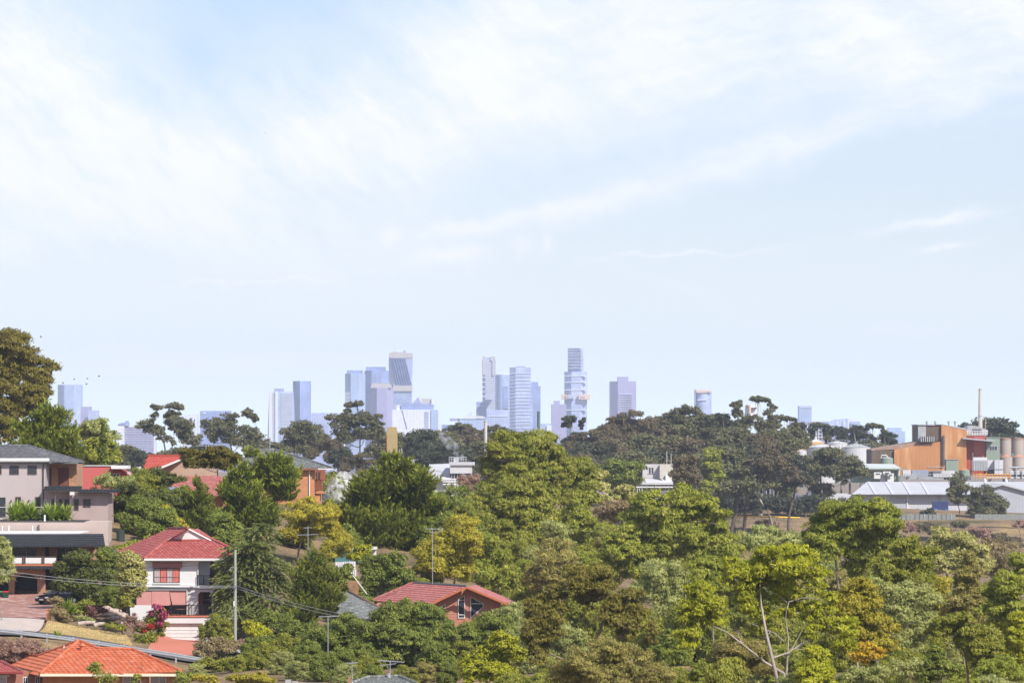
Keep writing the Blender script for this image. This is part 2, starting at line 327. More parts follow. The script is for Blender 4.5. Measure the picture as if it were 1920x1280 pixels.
def crown_arrays(lobes, px, style, g, dens=1.0):
    """lobes: rows of centre (3) and radii (3) in metres; px = metres per photo pixel; returns triangles (n,3,3), their tints, clump centres"""
    st = STYLES[style]; T = []; U = []; CC = []
    for lb in lobes:
        c, R = lb[:3], lb[3:]
        rc = st['rc']*px*g.uniform(.85, 1.2); rc = min(rc, .55*R.min())
        area = 4*math.pi*((R[0]*R[1])**1.6/3+(R[0]*R[2])**1.6/3+(R[1]*R[2])**1.6/3)**(1/1.6)
        nc = max(5, int(st['fill']*area/(math.pi*rc*rc)*1.35))
        d = rdir(nc*3, g); d = d[d[:, 2] > st['low']][:nc]; nc = len(d)
        rad = g.uniform(.5, 1.0, nc)**.55; cc = c+d*R*rad[:, None]*(1-.6*rc/R.min())
        cc += g.normal(size=cc.shape)*rc*.25
        CC.append(cc)
        rcs = rc*g.uniform(.6, 1.35, nc); tint_c = g.beta(2, 2, nc)
        la = .5*st['ll']*st['lw']*px*px
        nl = np.maximum(4, (st['cov']*dens*math.pi*rcs**2/la).astype(int))
        rep = np.repeat(np.arange(nc), nl); n = len(rep)
        q = rdir(n, g); q[:, 2] = np.where(q[:, 2] < -.35, -q[:, 2]*g.uniform(.2, 1, n), q[:, 2])
        r = rcs[rep]*g.uniform(.25, 1.0, n)**.5*np.where(g.uniform(size=n) < .12, g.uniform(1, 1.55, n), 1.0)
        out = unit(d*np.array([1, 1, .8])+np.array([0, 0, st['up']]))[rep]
        if 'spray' in st:                                    # foliage carried in tapering sprays that point away from the stem
            ax = unit(d*np.array([1, 1, .25])+np.array([0, 0, -.25 if style == 'cedar' else .75])+g.normal(size=d.shape)*.22)
            tt = g.uniform(-.6, 1.0, n)
            pos = cc[rep]+ax[rep]*(tt*rcs[rep]*st['spray'])[:, None]+q*(r*np.clip(1-tt, .1, 1)*.62)[:, None]*np.array([1, 1, .45 if style == 'cedar' else .9])
            if style == 'cedar': pos[:, 2] -= .25*rcs[rep]*np.clip(tt, 0, 1)**2
            axis_ = unit(ax[rep]+q*.65+np.array([0, 0, -.35 if style == 'cedar' else .15]))
            nrm = unit(q*.5+out*.5+g.normal(size=q.shape)*.4)
        else:
            pos = cc[rep]+q*r[:, None]*np.array([1, 1, st['flat']])
            nrm = unit(q*.9+out*.8+g.normal(size=q.shape)*.42+np.array([0, 0, st['up']]))
            axis_ = unit(g.normal(size=q.shape)*.7+np.array([0, 0, -st['droop']*1.2])+q*.3)
        side = unit(np.cross(axis_, nrm)); sz = g.uniform(.7, 1.3, n)[:, None]
        h = axis_*(.5*st['ll']*px)*sz; w = side*(.5*st['lw']*px)*sz
        T.append(np.stack([pos-h+w, pos-h*.35-w, pos+h], 1)); U.append(np.clip((.3*tint_c[rep]+.45*np.clip(tt*.6+.4, 0, 1)+.25*g.uniform(0, 1, n)) if 'spray' in st else (.62*tint_c[rep]+.38*g.uniform(0, 1, n)), 0, 1))
    return np.concatenate(T), np.concatenate(U), CC
def tri_mesh(name, T, U, mt):
    n = len(T); me = bpy.data.meshes.new(name)
    me.vertices.add(3*n); me.vertices.foreach_set('co', T.reshape(-1).astype(np.float32))
    me.loops.add(3*n); me.loops.foreach_set('vertex_index', np.arange(3*n, dtype=np.int32))
    me.polygons.add(n); me.polygons.foreach_set('loop_start', np.arange(0, 3*n, 3, dtype=np.int32))
    me.update(); a = me.attributes.new('tint', 'FLOAT', 'FACE'); a.data.foreach_set('value', U.astype(np.float32))
    me.materials.append(mt); return me
NT = [0]
def limbs(mb, base, top_c, CC, r0, g, nsub=3, wob=.06, bare=None):
    """a tapered stem; each bough leaves the nearest older limb and runs to its lobe of the crown, with branches into the clumps"""
    base = np.array(base, float); top_c = [np.array(c) for c in top_c]; ctr = np.mean(top_c, 0); H = max(ctr[2]-base[2], .5)
    lead = max(top_c, key=lambda c: c[2]-.6*abs(c[0]-base[0])+.9*(c[1]-ctr[1]))
    def path(a, b, ra, rb, n, droop=0.):
        Ln = np.linalg.norm(b-a); o1, o2 = g.normal(size=3)*Ln*wob, g.normal(size=3)*Ln*wob; ps = []
        for i in range(n+1):
            t = i/n; ps.append(a+(b-a)*t+o1*math.sin(t*math.pi)+o2*math.sin(t*2*math.pi)*.6+np.array([0, 0, droop*Ln*math.sin(t*math.pi)]))
        return ps, list(np.linspace(ra, rb, n+1)**1.0)
    ps, rs = path(base-np.array([0, 0, .4]), lead, r0*1.25, r0*.22, 8); rs[0] = r0*1.7
    mb.tube(ps, rs, 7); nodes = list(zip(ps[2:], rs[2:]))
    for i in sorted(range(len(top_c)), key=lambda i: np.linalg.norm(top_c[i]-base)):
        c = top_c[i]; cl = CC[i]
        if c is not lead:
            k = min(range(len(nodes)), key=lambda k: np.linalg.norm(nodes[k][0]-c)*(1.0 if nodes[k][0][2] < c[2] else 1.7)+.25*np.linalg.norm(nodes[k][0]-base))
            a, ra = nodes[k]; ra = min(ra*.75, r0*.5)
            qs, qr = path(a, c, ra, max(ra*.35, r0*.08), 4, -.07); mb.tube(qs, qr, 4); nodes += list(zip(qs[2:], qr[2:]))
        else: qs, qr = ps[-3:], rs[-3:]
        if bare is not None and g.uniform() < .55:             # a leafless bough reaching out of the head
            R = bare[i]; d = unit(np.array([g.normal(), -1.0+g.normal()*.4, g.normal()*.35-.1])); a = qs[-2]; e = c+d*R*np.array([1.25, 1.15, 1.0]); m2 = (a+e)/2+g.normal(size=3)*R*.12
            mb.tube([a, m2, e], [r0*.20, r0*.14, r0*.04], 4)
            for _ in range(3): f2 = m2+(e-m2)*g.uniform(0, .8); e2 = f2+(e-m2)*.5+g.normal(size=3)*R*.28; mb.tube([f2, (f2+e2)/2+g.normal(size=3)*R*.05, e2], [r0*.10, r0*.07, r0*.025], 3)
        for j in g.integers(0, len(cl), nsub):
            k = int(g.integers(max(0, len(qs)-3), len(qs))); b = cl[j]; a = qs[k]
            mm_ = (a+b)/2+g.normal(size=3)*np.linalg.norm(b-a)*.12; rr = max(qr[k]*.5, r0*.05); mb.tube([a, mm_, b], [rr, rr*.7, rr*.3], 3)
def tree(name, label, cat, Y, lobes, style, leaf, bark, r0=None, group=None, dens=1.0, base_px=None, dep=1.0, nsub=3, trunk=True, base=None, seed=None, fill=1, sub_=True):
    """lobes in photo pixels (x, y, half-width, half-height[, nearer(-)/farther(+) in px]); the stem stands on the ground below"""
    if fill == 1 and group == VG and style == 'gum': fill = 2
    NICK.append((label, float(np.mean([l[0] for l in lobes])), Y))
    g = np.random.default_rng(seed or (abs(hash_(label)) % 100000))
    px = Y/F; lw = []
    for lb in lobes:
        off = lb[4] if len(lb) > 4 else g.normal()*min(lb[2], 40)*.35
        c = np.array(P(lb[0], lb[1], Y)); c[1] += off*px; lw.append(np.r_[c, 1.14*lb[2]*px, max(lb[2]*.95, 6)*px*dep, (1.26 if style in ('gum', 'airy') else 1.14)*lb[3]*px])
    lw = np.array(lw); own = len(lw)
    if fill and own > 2:                                     # boughs between and behind the outer heads close the crown
        ex = []
        for i in range(own):
            dd = np.linalg.norm(lw[:, :3]-lw[i, :3], axis=1); dd[i] = 1e9; j = int(np.argsort(dd)[min(own-2, int(g.integers(0, 2)))])
            q = (lw[i]+lw[j])/2; q[3:] *= .95; q[1] += .45*q[4]; q[2] -= .35*q[5]; ex.append(q)
        if fill > 1:
            for i in range(own):
                q = lw[i].copy(); q[2] -= 1.1*q[5]; q[1] += g.choice([-.45, .5])*q[4]; q[3:] *= .95; ex.append(q)
        lw = np.concatenate([lw, np.array(ex)])
    sub = []                                                 # every head breaks up into a core and smaller outliers
    for q in lw:
        k = q.copy(); k[3:] *= .84; sub.append(k)
        for _ in range(int(g.integers(2, 5))):
            d = rdir(1, g)[0]; d[2] = abs(d[2])*(.9 if g.uniform() < .65 else -.9); e = q.copy(); f_ = g.uniform(.34, .55); e[:3] += d*q[3:]*(1.02-f_*.55)*g.uniform(.9, 1.15); e[3:] = q[3:].mean()*f_*np.array([1.15, 1.1, .8]) if style != 'cedar' else q[3:]*f_; sub.append(e)
    if sub_ and style not in NOSUB and min(l[2] for l in lobes) > 3: own_c = lw[:, :3].copy(); lw = np.array(sub)
    T, U, CC = crown_arrays(lw, px, style, g, dens*.88)
    if base is None:
        bx = (base_px-CX)/F*Y if base_px is not None else float(np.average(lw[:, 0], weights=lw[:, 3])); by = Y+.22*(lw[:, 0].max()-lw[:, 0].min()) if trunk else Y; base = np.array([bx, by, g1(bx, by)])
    base = np.array(base, float)
    low = (lw[:, 2]-lw[:, 5]).min()
    if base[2] > low+1.2 and trunk: base[2] = min(base[2], low+.8)
    o = thing(name, label, cat, base, group)
    me_ = tri_mesh(name+'_crown', T-base, U, leaf); c = bpy.data.objects.new('crown' if trunk else 'foliage', me_); C.objects.link(c); c.parent = o; ORI[c] = base; NT[0] += len(T)
    mb = MB(); w = (lw[:, 0]+lw[:, 3]).max()-(lw[:, 0]-lw[:, 3]).min()
    big = [i for i in range(len(lw)) if lw[i, 3] > .6*np.median(lw[:, 3])]; limbs(mb, base, [lw[i, :3] for i in big], [CC[i] for i in big], r0 or max(.05, min(.015*w, .3)), g, nsub, bare=[lw[i, 3:].mean() for i in big] if group == VG and style in ('gum', 'airy') else None)
    mb.build('trunk' if trunk else 'stem', bark, o, smooth=True)
    return o
NOSUB = ('cedar',); NICK = []; HG = 'garden trees on the left hillside'; VG = 'gum trees of the valley woodland'
def hash_(s):
    h = 2166136261
    for ch in s: h = ((h ^ ord(ch))*16777619) & 0xffffffff
    return h
def copy_tree(src, loc, rz, sc, label, group=None, scz=None):
    r = src.copy(); C.objects.link(r); r.location = loc; r.rotation_euler = (0, 0, rz); r.scale = (sc, sc, scz or sc); r['label'] = label
    if group: r['group'] = group
    for ch in src.children:
        c = ch.copy(); C.objects.link(c); c.parent = r
        for gch in ch.children:
            d = gch.copy(); C.objects.link(d); d.parent = c
    return r
LM = {k: leaf_mat('leaves '+k, v) for k, v in {
    'olive': ((0.113,0.131,0.020),(0.245,0.259,0.035),(0.436,0.404,0.062)),
    'green': ((0.132,0.153,0.022),(0.274,0.303,0.040),(0.498,0.478,0.068)),
    'lime': ((.185,.205,.012),(.360,.365,.022),(.56,.53,.040)),
    'golden': ((0.199,0.178,0.020),(0.391,0.340,0.036),(0.600,0.528,0.063)),
    'bronze': ((.085,.074,.012),(.165,.138,.020),(.28,.225,.034)),
    'olivedark': ((0.052,0.062,0.014),(0.104,0.121,0.026),(0.190,0.198,0.042)),
    'drygrass': ((.34,.25,.11),(.48,.36,.165),(.60,.47,.24)),
    'orange': ((0.341,0.213,0.018),(0.589,0.380,0.032),(0.600,0.532,0.059)),
    'brownish': ((0.148,0.135,0.041),(0.298,0.264,0.071),(0.477,0.379,0.113)),
    'rusty': ((.115,.100,.020),(.205,.175,.030),(.29,.25,.045)),
    'greygreen': ((0.176,0.196,0.059),(0.338,0.357,0.109),(0.565,0.554,0.198)),
    'pale': ((.27,.27,.06),(.47,.44,.14),(.62,.57,.24)),
    'dark': ((0.081,0.109,0.022),(0.184,0.219,0.037),(0.353,0.362,0.062)),
    'fargum': ((.072,.076,.034),(.145,.145,.062),(.24,.21,.10)),
    'farrust': ((.095,.078,.044),(.165,.132,.072),(.22,.17,.095)),
    'fardark': ((0.035,0.043,0.028),(0.073,0.082,0.048),(0.125,0.132,0.070)),
    'cypress': ((.045,.075,.012),(.140,.178,.020),(.43,.44,.050)),
    'cypdark': ((0.058,0.092,0.018),(0.152,0.189,0.029),(0.372,0.348,0.052)),
    'cedar': ((0.077,0.105,0.029),(0.171,0.200,0.055),(0.341,0.351,0.102)),
    'yucca': ((0.093,0.152,0.018),(0.217,0.304,0.037),(0.434,0.501,0.074)),
    'variegated': ((.20,.20,.04),(.40,.38,.11),(.60,.56,.24)),
    'maroon': ((0.093,0.039,0.029),(0.202,0.084,0.066),(0.326,0.167,0.118)),
    'pinkbrown': ((0.202,0.125,0.091),(0.357,0.220,0.162),(0.496,0.334,0.250)),
    'straw': ((.17,.13,.06),(.30,.23,.11),(.45,.36,.19)),
    'magenta': ((.24,.03,.07),(.38,.065,.14),(.50,.15,.24)),
    'crimson': ((.3,.015,.025),(.48,.03,.05),(.56,.08,.11)),
}.items()}
BK = {'pale': mat('pale smooth gum bark', (.31, .265, .225), var=.3, scale=2.5, bump=.3, stain=((.20, .15, .12), 1.5, .6)),
      'pink': mat('pinkish gum bark', (.27, .17, .13), var=.3, scale=2.5, bump=.3, stain=((.38, .30, .25), 1.5, .6)),
      'dark': mat('dark rough bark', (.085, .062, .050), var=.35, scale=3, bump=.5),
      'grey': mat('grey bark', (.22, .19, .17), var=.3, scale=3, bump=.4)}
# ------------------------------------------------------------------ the far city
GL = mat('blue curtain wall glass', (.25, .31, .53), rough=.45, var=.4, scale=.035, kind='grid', size=(4.2, 3.8), col2=(.31, .37, .59), mortar=(.42, .46, .66), spec=.5)
GD = mat('deep blue curtain wall glass', (.17, .205, .42), rough=.45, var=.4, scale=.035, kind='grid', size=(4.2, 3.8), col2=(.19, .25, .50), mortar=(.24, .30, .53), spec=.5)
GP = mat('pale blue curtain wall glass', (.22, .30, .52), rough=.35, var=.3, scale=.025, kind='grid', size=(4.2, 3.8), col2=(.32, .40, .60), mortar=(.36, .44, .62), spec=.5)
GV = mat('mauve tower facade', (.24, .23, .42), rough=.5, var=.12, scale=.03, kind='grid', size=(3.4, 3.8), col2=(.30, .28, .46), mortar=(.33, .31, .48))
BG = mat('beige tower cladding', (.44, .40, .40), rough=.7, var=.1, scale=.05)
PE = mat('peach tower cladding', (.66, .46, .34), rough=.7, var=.1, scale=.05)
WC = mat('white tower cladding', (.60, .62, .70), rough=.7, var=.06, scale=.05)
WB = mat('white facade with window rows', (.60, .62, .68), rough=.7, var=.06, scale=.05, kind='grid', size=(5.0, 3.6), col2=(.5, .53, .62), mortar=(.64, .66, .72))
GK = mat('dark steel blue fin', (.06, .08, .22), rough=.5, var=.1)  # dark diagonal stripes of the leaning-striped tower
CG = 'towers of the distant city skyline'
FLAT = [(0, 0), (1, 0), (1, 40), (0, 40)]
def plan_body(mb, p0, p1, top, bot, Y, plan, grow=0.0):
    """a tower shaft: plan = (share of the width, depth in metres); grow widens the foot"""
    x0, zt = XZ(p0, top, Y); x1, zb = XZ(p1, bot, Y); w = x1-x0
    up = [(x0+u*w, Y+d, zt) for u, d in plan]; lo = [(x0+u*w+(u-.5)*2*grow*Y/F, Y+d, zb) for u, d in plan]
    return mb.loft(lo, up)
FOOT = 883
def tower(label, Y, parts, name='tower', group=CG, cat='tower'):
    """parts: (part name, material, shape...)"""
    first = parts[0]; x = (first[2]+first[3])/2; o = thing(name, label, cat, ((x-CX)/F*Y, Y+20, (HZ-FOOT)/F*Y), group)
    for nm, mt, p0, p1, top, bot, *r in parts:
        kw = r[0] if r else {}; mb = MB(); off = kw.get('off', 0.)
        if 'bands' in kw:                                   # thin floor edges, joined: too fine to pick apart from here
            for y in kw['bands']:
                x0, z1 = XZ(p0, y-kw.get('t', .5), Y); x1, z0 = XZ(p1, y+kw.get('t', .5), Y); mb.box(x0, x1, Y-off-1.2, Y+6, z0, z1)
            mb.build(nm, mt, o, kind='stuff' if len(kw['bands']) > 3 else None)
        elif 'fins' in kw:
            fw = kw.get('fw', .6)
            for xa, xb in kw['fins']: mb.prism([XZ(xa-fw, top, Y), XZ(xa+fw, top, Y), XZ(xb+fw, bot, Y), XZ(xb-fw, bot, Y)], Y-1.0-off, Y+3)
            mb.build(nm, mt, o, kind='stuff')
        elif 'poly' in kw: mb.pp(kw['poly'], Y-off, kw.get('dep', 30)); mb.build(nm, mt, o)
        else: plan_body(mb, p0, p1, top, bot, Y-off, kw.get('plan', FLAT), kw.get('grow', 0)); mb.build(nm, mt, o)
    return o
CH = [(0, 14), (.3, 0), (.72, 0), (1, 14), (1, 44), (0, 44)]
RND = [(.5-.5*math.cos(a), 22-22*math.sin(a)) for a in np.linspace(0, math.pi, 13)]+[(1, 44), (0, 44)]
tower('blue glass tower farthest left on the skyline, with crossed white braces at its foot', 9600, [('tower_body', GP, 107, 151.5, 721, FOOT, dict(plan=CH)), ('crown', WC, 120, 143, 718, 721, dict(off=-6)),
    ('brace', WC, 0, 0, 0, 0, dict(poly=[(122, 769), (124, 768), (151, 793), (149, 794)], off=4, dep=3)), ('brace', WC, 0, 0, 0, 0, dict(poly=[(149, 769), (151, 770), (137, 794), (135, 793)], off=8, dep=3)), ('podium', GL, 118, 140, 763, FOOT, dict(off=3))])
tower('low lilac block just right of the farthest left tower', 9500, [('tower_body', GV, 151, 169, 762, FOOT)])
tower('low blue block right of the low lilac one', 9450, [('tower_body', GL, 165, 183, 769, FOOT)])
tower('white apartment slab with a blue curved fin on its roof, behind the left gums', 6000, [('tower_body', WB, 232, 290, 797, 862, dict(plan=FLAT)), ('side_wing', WB, 221, 233, 795, 862, dict(off=3)), ('roof_fin', GD, 0, 0, 0, 0, dict(poly=[(221, 796), (224, 793), (232, 792), (236, 789), (240, 788), (243, 796)], off=4, dep=10)), ('floor_band', GV, 223, 289, 0, 0, dict(bands=list(np.arange(801, 862, 4.2)), t=.7))])
tower('small white office block between the two left gum groups', 9000, [('tower_body', WB, 345, 370, 777, FOOT)])
tower('square deep blue block with a small white sign, behind the left gums', 8800, [('tower_body', GD, 375, 432, 770, FOOT), ('sign', WC, 380, 386, 773, 775.5, dict(off=1.5))])
tower('white balconied apartment tower left of the slim deep blue slab', 8600, [('tower_body', GP, 505, 549, 734, FOOT, dict(grow=6)), ('lift_tower', GV, 514, 530, 728, 735, dict(off=-6)), ('pier', WC, 505, 509.5, 735, FOOT, dict(off=3, grow=2)), ('pier', WC, 516, 521, 734, FOOT, dict(off=3)),
    ('balcony_row', WC, 509, 516, 0, 0, dict(bands=list(np.arange(737, 850, 3.3)), t=.8)), ('balcony_row', WC, 527, 549, 0, 0, dict(bands=list(np.arange(737, 850, 3.3)), t=.75))])
tower('slim deep blue slab touching the white balconied tower', 8700, [('tower_body', GD, 548.5, 581, 714, FOOT, dict(plan=[(0, 16), (.42, 0), (1, 10), (1, 44), (0, 44)])), ('roof_plant', WC, 566, 573, 712, 714, dict(off=-12))])
tower('low square blue block right of the slim deep blue slab', 8900, [('tower_body', GL, 583, 632, 774, FOOT)])
tower('pale blue tower with a narrower dark top, left of the stepped pair', 9300, [('tower_body', GP, 646.5, 684, 700, FOOT, dict(plan=CH)), ('plant_room', GD, 650, 679, 694, 700, dict(off=-5)), ('floor_band', WC, 646, 656, 0, 0, dict(bands=list(np.arange(736, 780, 2.6)), t=.5))])
tower('deep blue tower with a wide plant room, second of the stepped pair', 9400, [('tower_body', GD, 683, 728, 694.5, FOOT, dict(plan=CH)), ('plant_room', GD, 686, 722.5, 687.5, 694.5, dict(off=-5)), ('facade_stripe', GP, 706, 708, 696, FOOT, dict(off=1))])
tower('mauve tower with a rounded beige brow standing before the deep blue pair', 9000, [('tower_body', GV, 694, 737, 727, FOOT, dict(plan=CH, grow=3)), ('crown', BG, 0, 0, 0, 0, dict(poly=[(695, 727), (696, 721), (700, 718), (729, 718), (733, 721), (734, 727)], off=-2, dep=30))])
stripes = [(a, a+17) for a in np.arange(733, 772, 4.2)]
tower('tall leaning-striped tower with a beige crown and a beige belt', 9600, [('tower_body', GL, 728.5, 773, 671, FOOT, dict(plan=[(0, 14), (.2, 0), (1, 0), (1, 40), (0, 40)], grow=-3)), ('crown', BG, 0, 0, 0, 0, dict(poly=[(729, 671), (729.5, 662), (738, 659), (773, 662), (773, 671)], off=1, dep=40)), ('roof_plant', WC, 745, 750, 656.5, 660, dict(off=-6)), ('roof_plant', GV, 756, 760, 657, 661, dict(off=-8)),
    ('belt', BG, 737, 772.5, 722.5, 733, dict(off=4)), ('facade_stripe', GK, 0, 0, 671, 722, dict(fins=[(a, a+12) for a in np.arange(731, 760, 4.6)], off=1, fw=1.1)), ('facade_stripe', GP, 0, 0, 734, 772, dict(fins=[(a+6, a) for a in np.arange(738, 766, 4.6)], off=1, fw=.9))])
tower('broad white building with a deep blue curved top storey, foot of the leaning-striped tower', 7600, [('building_body', WB, 735.5, 822, 767.5, FOOT, dict(plan=FLAT)), ('top_storey', GD, 0, 0, 0, 0, dict(poly=[(752, 758), (778, 755.5), (806, 756.5), (813, 759), (813, 767.5), (756, 767.5)], off=-2, dep=40)), ('roof_plant', WC, 743, 750, 759, 767.5, dict(off=-5)), ('roof_plant', BG, 790, 808, 747, 756.5, dict(off=-12)), ('roof_plant', WC, 809, 816, 747, 757, dict(off=-9)), ('roof_gable', GV, 0, 0, 0, 0, dict(poly=[(773, 757), (784, 743.5), (790, 757)], off=-10, dep=12)),
    ('facade_seam', GD, 0, 0, 0, 0, dict(poly=[(753.5, 768), (754.5, 768), (764, 803), (762.5, 803)], off=1.0, dep=1)), ('window_column', GL, 797, 804, 0, 0, dict(bands=list(np.arange(772, 805, 5)), t=1.4)), ('glass_end', GP, 808, 821.5, 768, FOOT, dict(off=1.5))], cat='building', name='office_building')
tower('small blue and white block right of the broad white building', 7800, [('tower_body', WB, 823, 828, 795, FOOT), ('wing', GD, 828, 843, 796, FOOT)])
tower('long low pale blue block behind the steam, left of the gold-crowned tower', 8200, [('building_body', GP, 859, 912, 785, FOOT), ('roof_slab', GV, 843, 862, 784, 789), ('roof_canopy', WC, 0, 0, 0, 0, dict(poly=[(866, 784), (884, 779), (906, 780), (912, 784)], off=2, dep=20))], cat='building', name='office_building')
tower('gold-crowned tower with white floor stripes on its right half', 9600, [('tower_body', GD, 904, 929, 674, FOOT, dict(plan=[(0, 12), (.25, 0), (.95, 0), (1, 8), (1, 40), (0, 40)], grow=-2)), ('crown', BG, 905, 910, 667.5, 703, dict(off=3)), ('crown', BG, 919, 928, 668, 676, dict(off=3)), ('crown_glass', GP, 910, 919, 670, 676, dict(off=1)),
    ('floor_band', WC, 910, 927.5, 0, 0, dict(bands=list(np.arange(677, 771, 3.2)), t=.95)), ('corner_pier', BG, 923, 927, 676, 704, dict(off=3.4)), ('floor_band', WC, 904, 911, 0, 0, dict(bands=list(np.arange(707, 755, 9.0)), t=1.0)), ('podium', GD, 893, 912, 753, FOOT, dict(off=4)), ('podium_line', WC, 893, 911, 0, 0, dict(bands=[761.5], t=.6, off=4))])
tower('round-fronted pale glass tower between the gold-crowned and the banded tower', 9500, [('tower_body', GP, 928.5, 956, 702, FOOT, dict(plan=RND)), ('roof_plant', WC, 939, 955, 700.5, 702.5, dict(off=-20)), ('facade_stripe', GD, 943, 953, 724, 766, dict(off=1))])
tower('low blue block before the round-fronted glass tower', 8800, [('tower_body', GL, 913, 953, 768, FOOT), ('floor_band', WC, 915, 951, 0, 0, dict(bands=[780], t=.5))])
tower('blue tower ringed by thin white floor lines, widening to its foot', 9300, [('tower_body', GL, 955.5, 995, 688.5, FOOT, dict(plan=[(0, 10), (.28, 0), (1, 0), (1, 40), (0, 40)])), ('tower_flank', GL, 0, 0, 0, 0, dict(poly=[(990, 700), (995.5, 689), (995.5, 735), (999, 755), (999.5, 860), (985, 860)], off=-1, dep=30)), ('roof_plant', GV, 968, 985, 686.3, 688.5, dict(off=-8)), ('floor_band', WC, 955, 995, 0, 0, dict(bands=list(np.arange(700, 810, 6.4)), t=.3))])
tower('deep blue slab peeping out behind the white-lined tower', 9600, [('tower_body', GD, 990, 1013.5, 723.5, FOOT), ('plant_room', GD, 995, 1009, 716, 723.5, dict(off=-4))])
tower('low pale block with white windows left of the tallest tower', 8400, [('building_body', GP, 1014, 1034, 794, FOOT), ('wing', WB, 1025, 1034, 797, FOOT, dict(off=3))], cat='building', name='office_building')
tower('blue-mauve block with a small plant room beside the tallest tower', 9200, [('tower_body', GV, 1033.5, 1062, 757.5, FOOT), ('plant_room', GV, 1038, 1049.5, 751, 757.5, dict(off=-4))])
tower('tallest tower of the skyline, stepped, with a peach ring part way up', 9700, [('tower_body', GL, 1058.5, 1101, 696.5, FOOT, dict(plan=CH)), ('upper_shaft', GL, 1065, 1094, 652, 697, dict(plan=CH, off=-4)), ('floor_band', WC, 1065, 1094, 0, 0, dict(bands=[652.3, 656.5, 661.5, 666, 672, 678, 684, 690], t=.4)), ('floor_band', WC, 1058, 1101, 0, 0, dict(bands=[704.5, 716.5, 730.5, 768.5], t=.6)),
    ('ring_deck', PE, 1053, 1061, 739, 748.5, dict(off=5)), ('ring_deck', PE, 1061, 1076, 740, 748, dict(off=8)), ('ring_glass', GP, 1064, 1075, 741, 747, dict(off=9.5)), ('ring_deck', PE, 1085, 1106, 739.5, 748.5, dict(off=8)), ('ring_sign', GD, 1088, 1097, 743.6, 745, dict(off=9))])
tower('mauve-grey tower with a paler right face, standing alone right of the tallest', 9400, [('tower_body', GV, 1143.5, 1193, 714.5, FOOT, dict(plan=[(0, 14), (.3, 0), (1, 4), (1, 44), (0, 44)])), ('plant_room', GV, 1158, 1178, 706.3, 714.5, dict(off=-8)), ('facade_panel', mat('pale mauve facade', (.42, .38, .48), rough=.5, var=.12, scale=.03, kind='grid', size=(4, 3.8), col2=(.48, .44, .52), mortar=(.5, .46, .54)), 1159, 1192.5, 715, FOOT, dict(off=1.0, plan=[(0, 1.5), (1, 5), (1, 12), (0, 12)])), ('floor_band', WC, 1160, 1186, 0, 0, dict(bands=list(np.arange(739, 790, 4.4)), t=.42))])
tower('solitary blue tower with a slanting peach cap, above the ridge of gums', 9500, [('tower_body', GL, 1304, 1335, 735, FOOT, dict(plan=RND)), ('cap', PE, 0, 0, 0, 0, dict(poly=[(1304.5, 730.5), (1334.5, 732), (1334.5, 734), (1318, 736), (1306, 736)], off=2, dep=36)), ('side_fin', GD, 1303.2, 1304.4, 729, FOOT, dict(off=2)), ('sign', WC, 1307, 1325, 749, 750.3, dict(off=2))])
tower('plain square blue tower right of the ridge of gums', 9600, [('tower_body', GP, 1498, 1522, 760.5, FOOT, dict(plan=FLAT)), ('crown_line', WC, 1498, 1522, 0, 0, dict(bands=[763.5], t=.7)), ('side_fin', GD, 1498, 1499.5, 761, FOOT, dict(off=2))])
tower('long low lilac block at the foot of the plain square tower', 9300, [('building_body', GV, 1482, 1553, 790, FOOT)], cat='building', name='office_building')
tower('slant-roofed blue block right of the plain square tower', 8800, [('building_body', GL, 0, 0, 0, 0, dict(poly=[(1553, 792), (1567, 786), (1590, 784.5), (1590, FOOT), (1553, FOOT)], off=0, dep=40)), ('window_strip', WC, 1568, 1569.6, 789, 797, dict(off=1.5)), ('window_strip', WC, 1581, 1583.5, 789, 800, dict(off=1.5))], cat='building', name='office_building')
tower('white block with a blue top right of the slant-roofed one', 8900, [('building_body', WC, 1590, 1606, 784.5, FOOT), ('wing', GP, 1595, 1613, 790, FOOT, dict(off=3))], cat='building', name='office_building')
tower('grey-blue tower with stepped corners at the right end of the skyline', 9500, [('tower_body', GP, 1661, 1697, 808, FOOT), ('upper_shaft', GP, 1666, 1691, 801.5, 808, dict(off=-4))])
tower('white-framed office block with dark window bays behind the silos', 3800, [('building_body', mat('dark violet glazing', (.06, .06, .14), rough=.3, var=.2, scale=.1), 1514, 1562, 797, 824), ('roof_storey', GD, 1520, 1552, 792.5, 797, dict(off=-3)), ('frame_line', WC, 1513, 1562, 0, 0, dict(bands=[797.5, 806.5, 813, 819], t=.7)),
    ('frame_post', WC, 0, 0, 797, 824, dict(fins=[(x, x) for x in (1514, 1521, 1530, 1535, 1541, 1548, 1555, 1561)], off=.5))], cat='building', name='office_building')
tower('long dark blue office wing right of the white-framed block', 4200, [('building_body', GD, 1560, 1592, 812, 826), ('wing', GV, 1592, 1632, 809, 828)], cat='building', name='office_building')
wt = tower('whitish water tower half hidden by the highest gum heads', 2300, [('shaft', WC, 1404.5, 1418.5, 764, 800), ('tank', WC, 0, 0, 0, 0, dict(poly=[(1402, 757.5), (1421, 757.5), (1419.5, 764), (1403.5, 764)], off=1, dep=5)), ('stripe', PE, 1405, 1408, 758.5, 775, dict(off=1.6)), ('stripe', GV, 1409, 1419, 763.5, 764.3, dict(off=1.9))], name='water_tower', group='industrial plant beyond the valley')
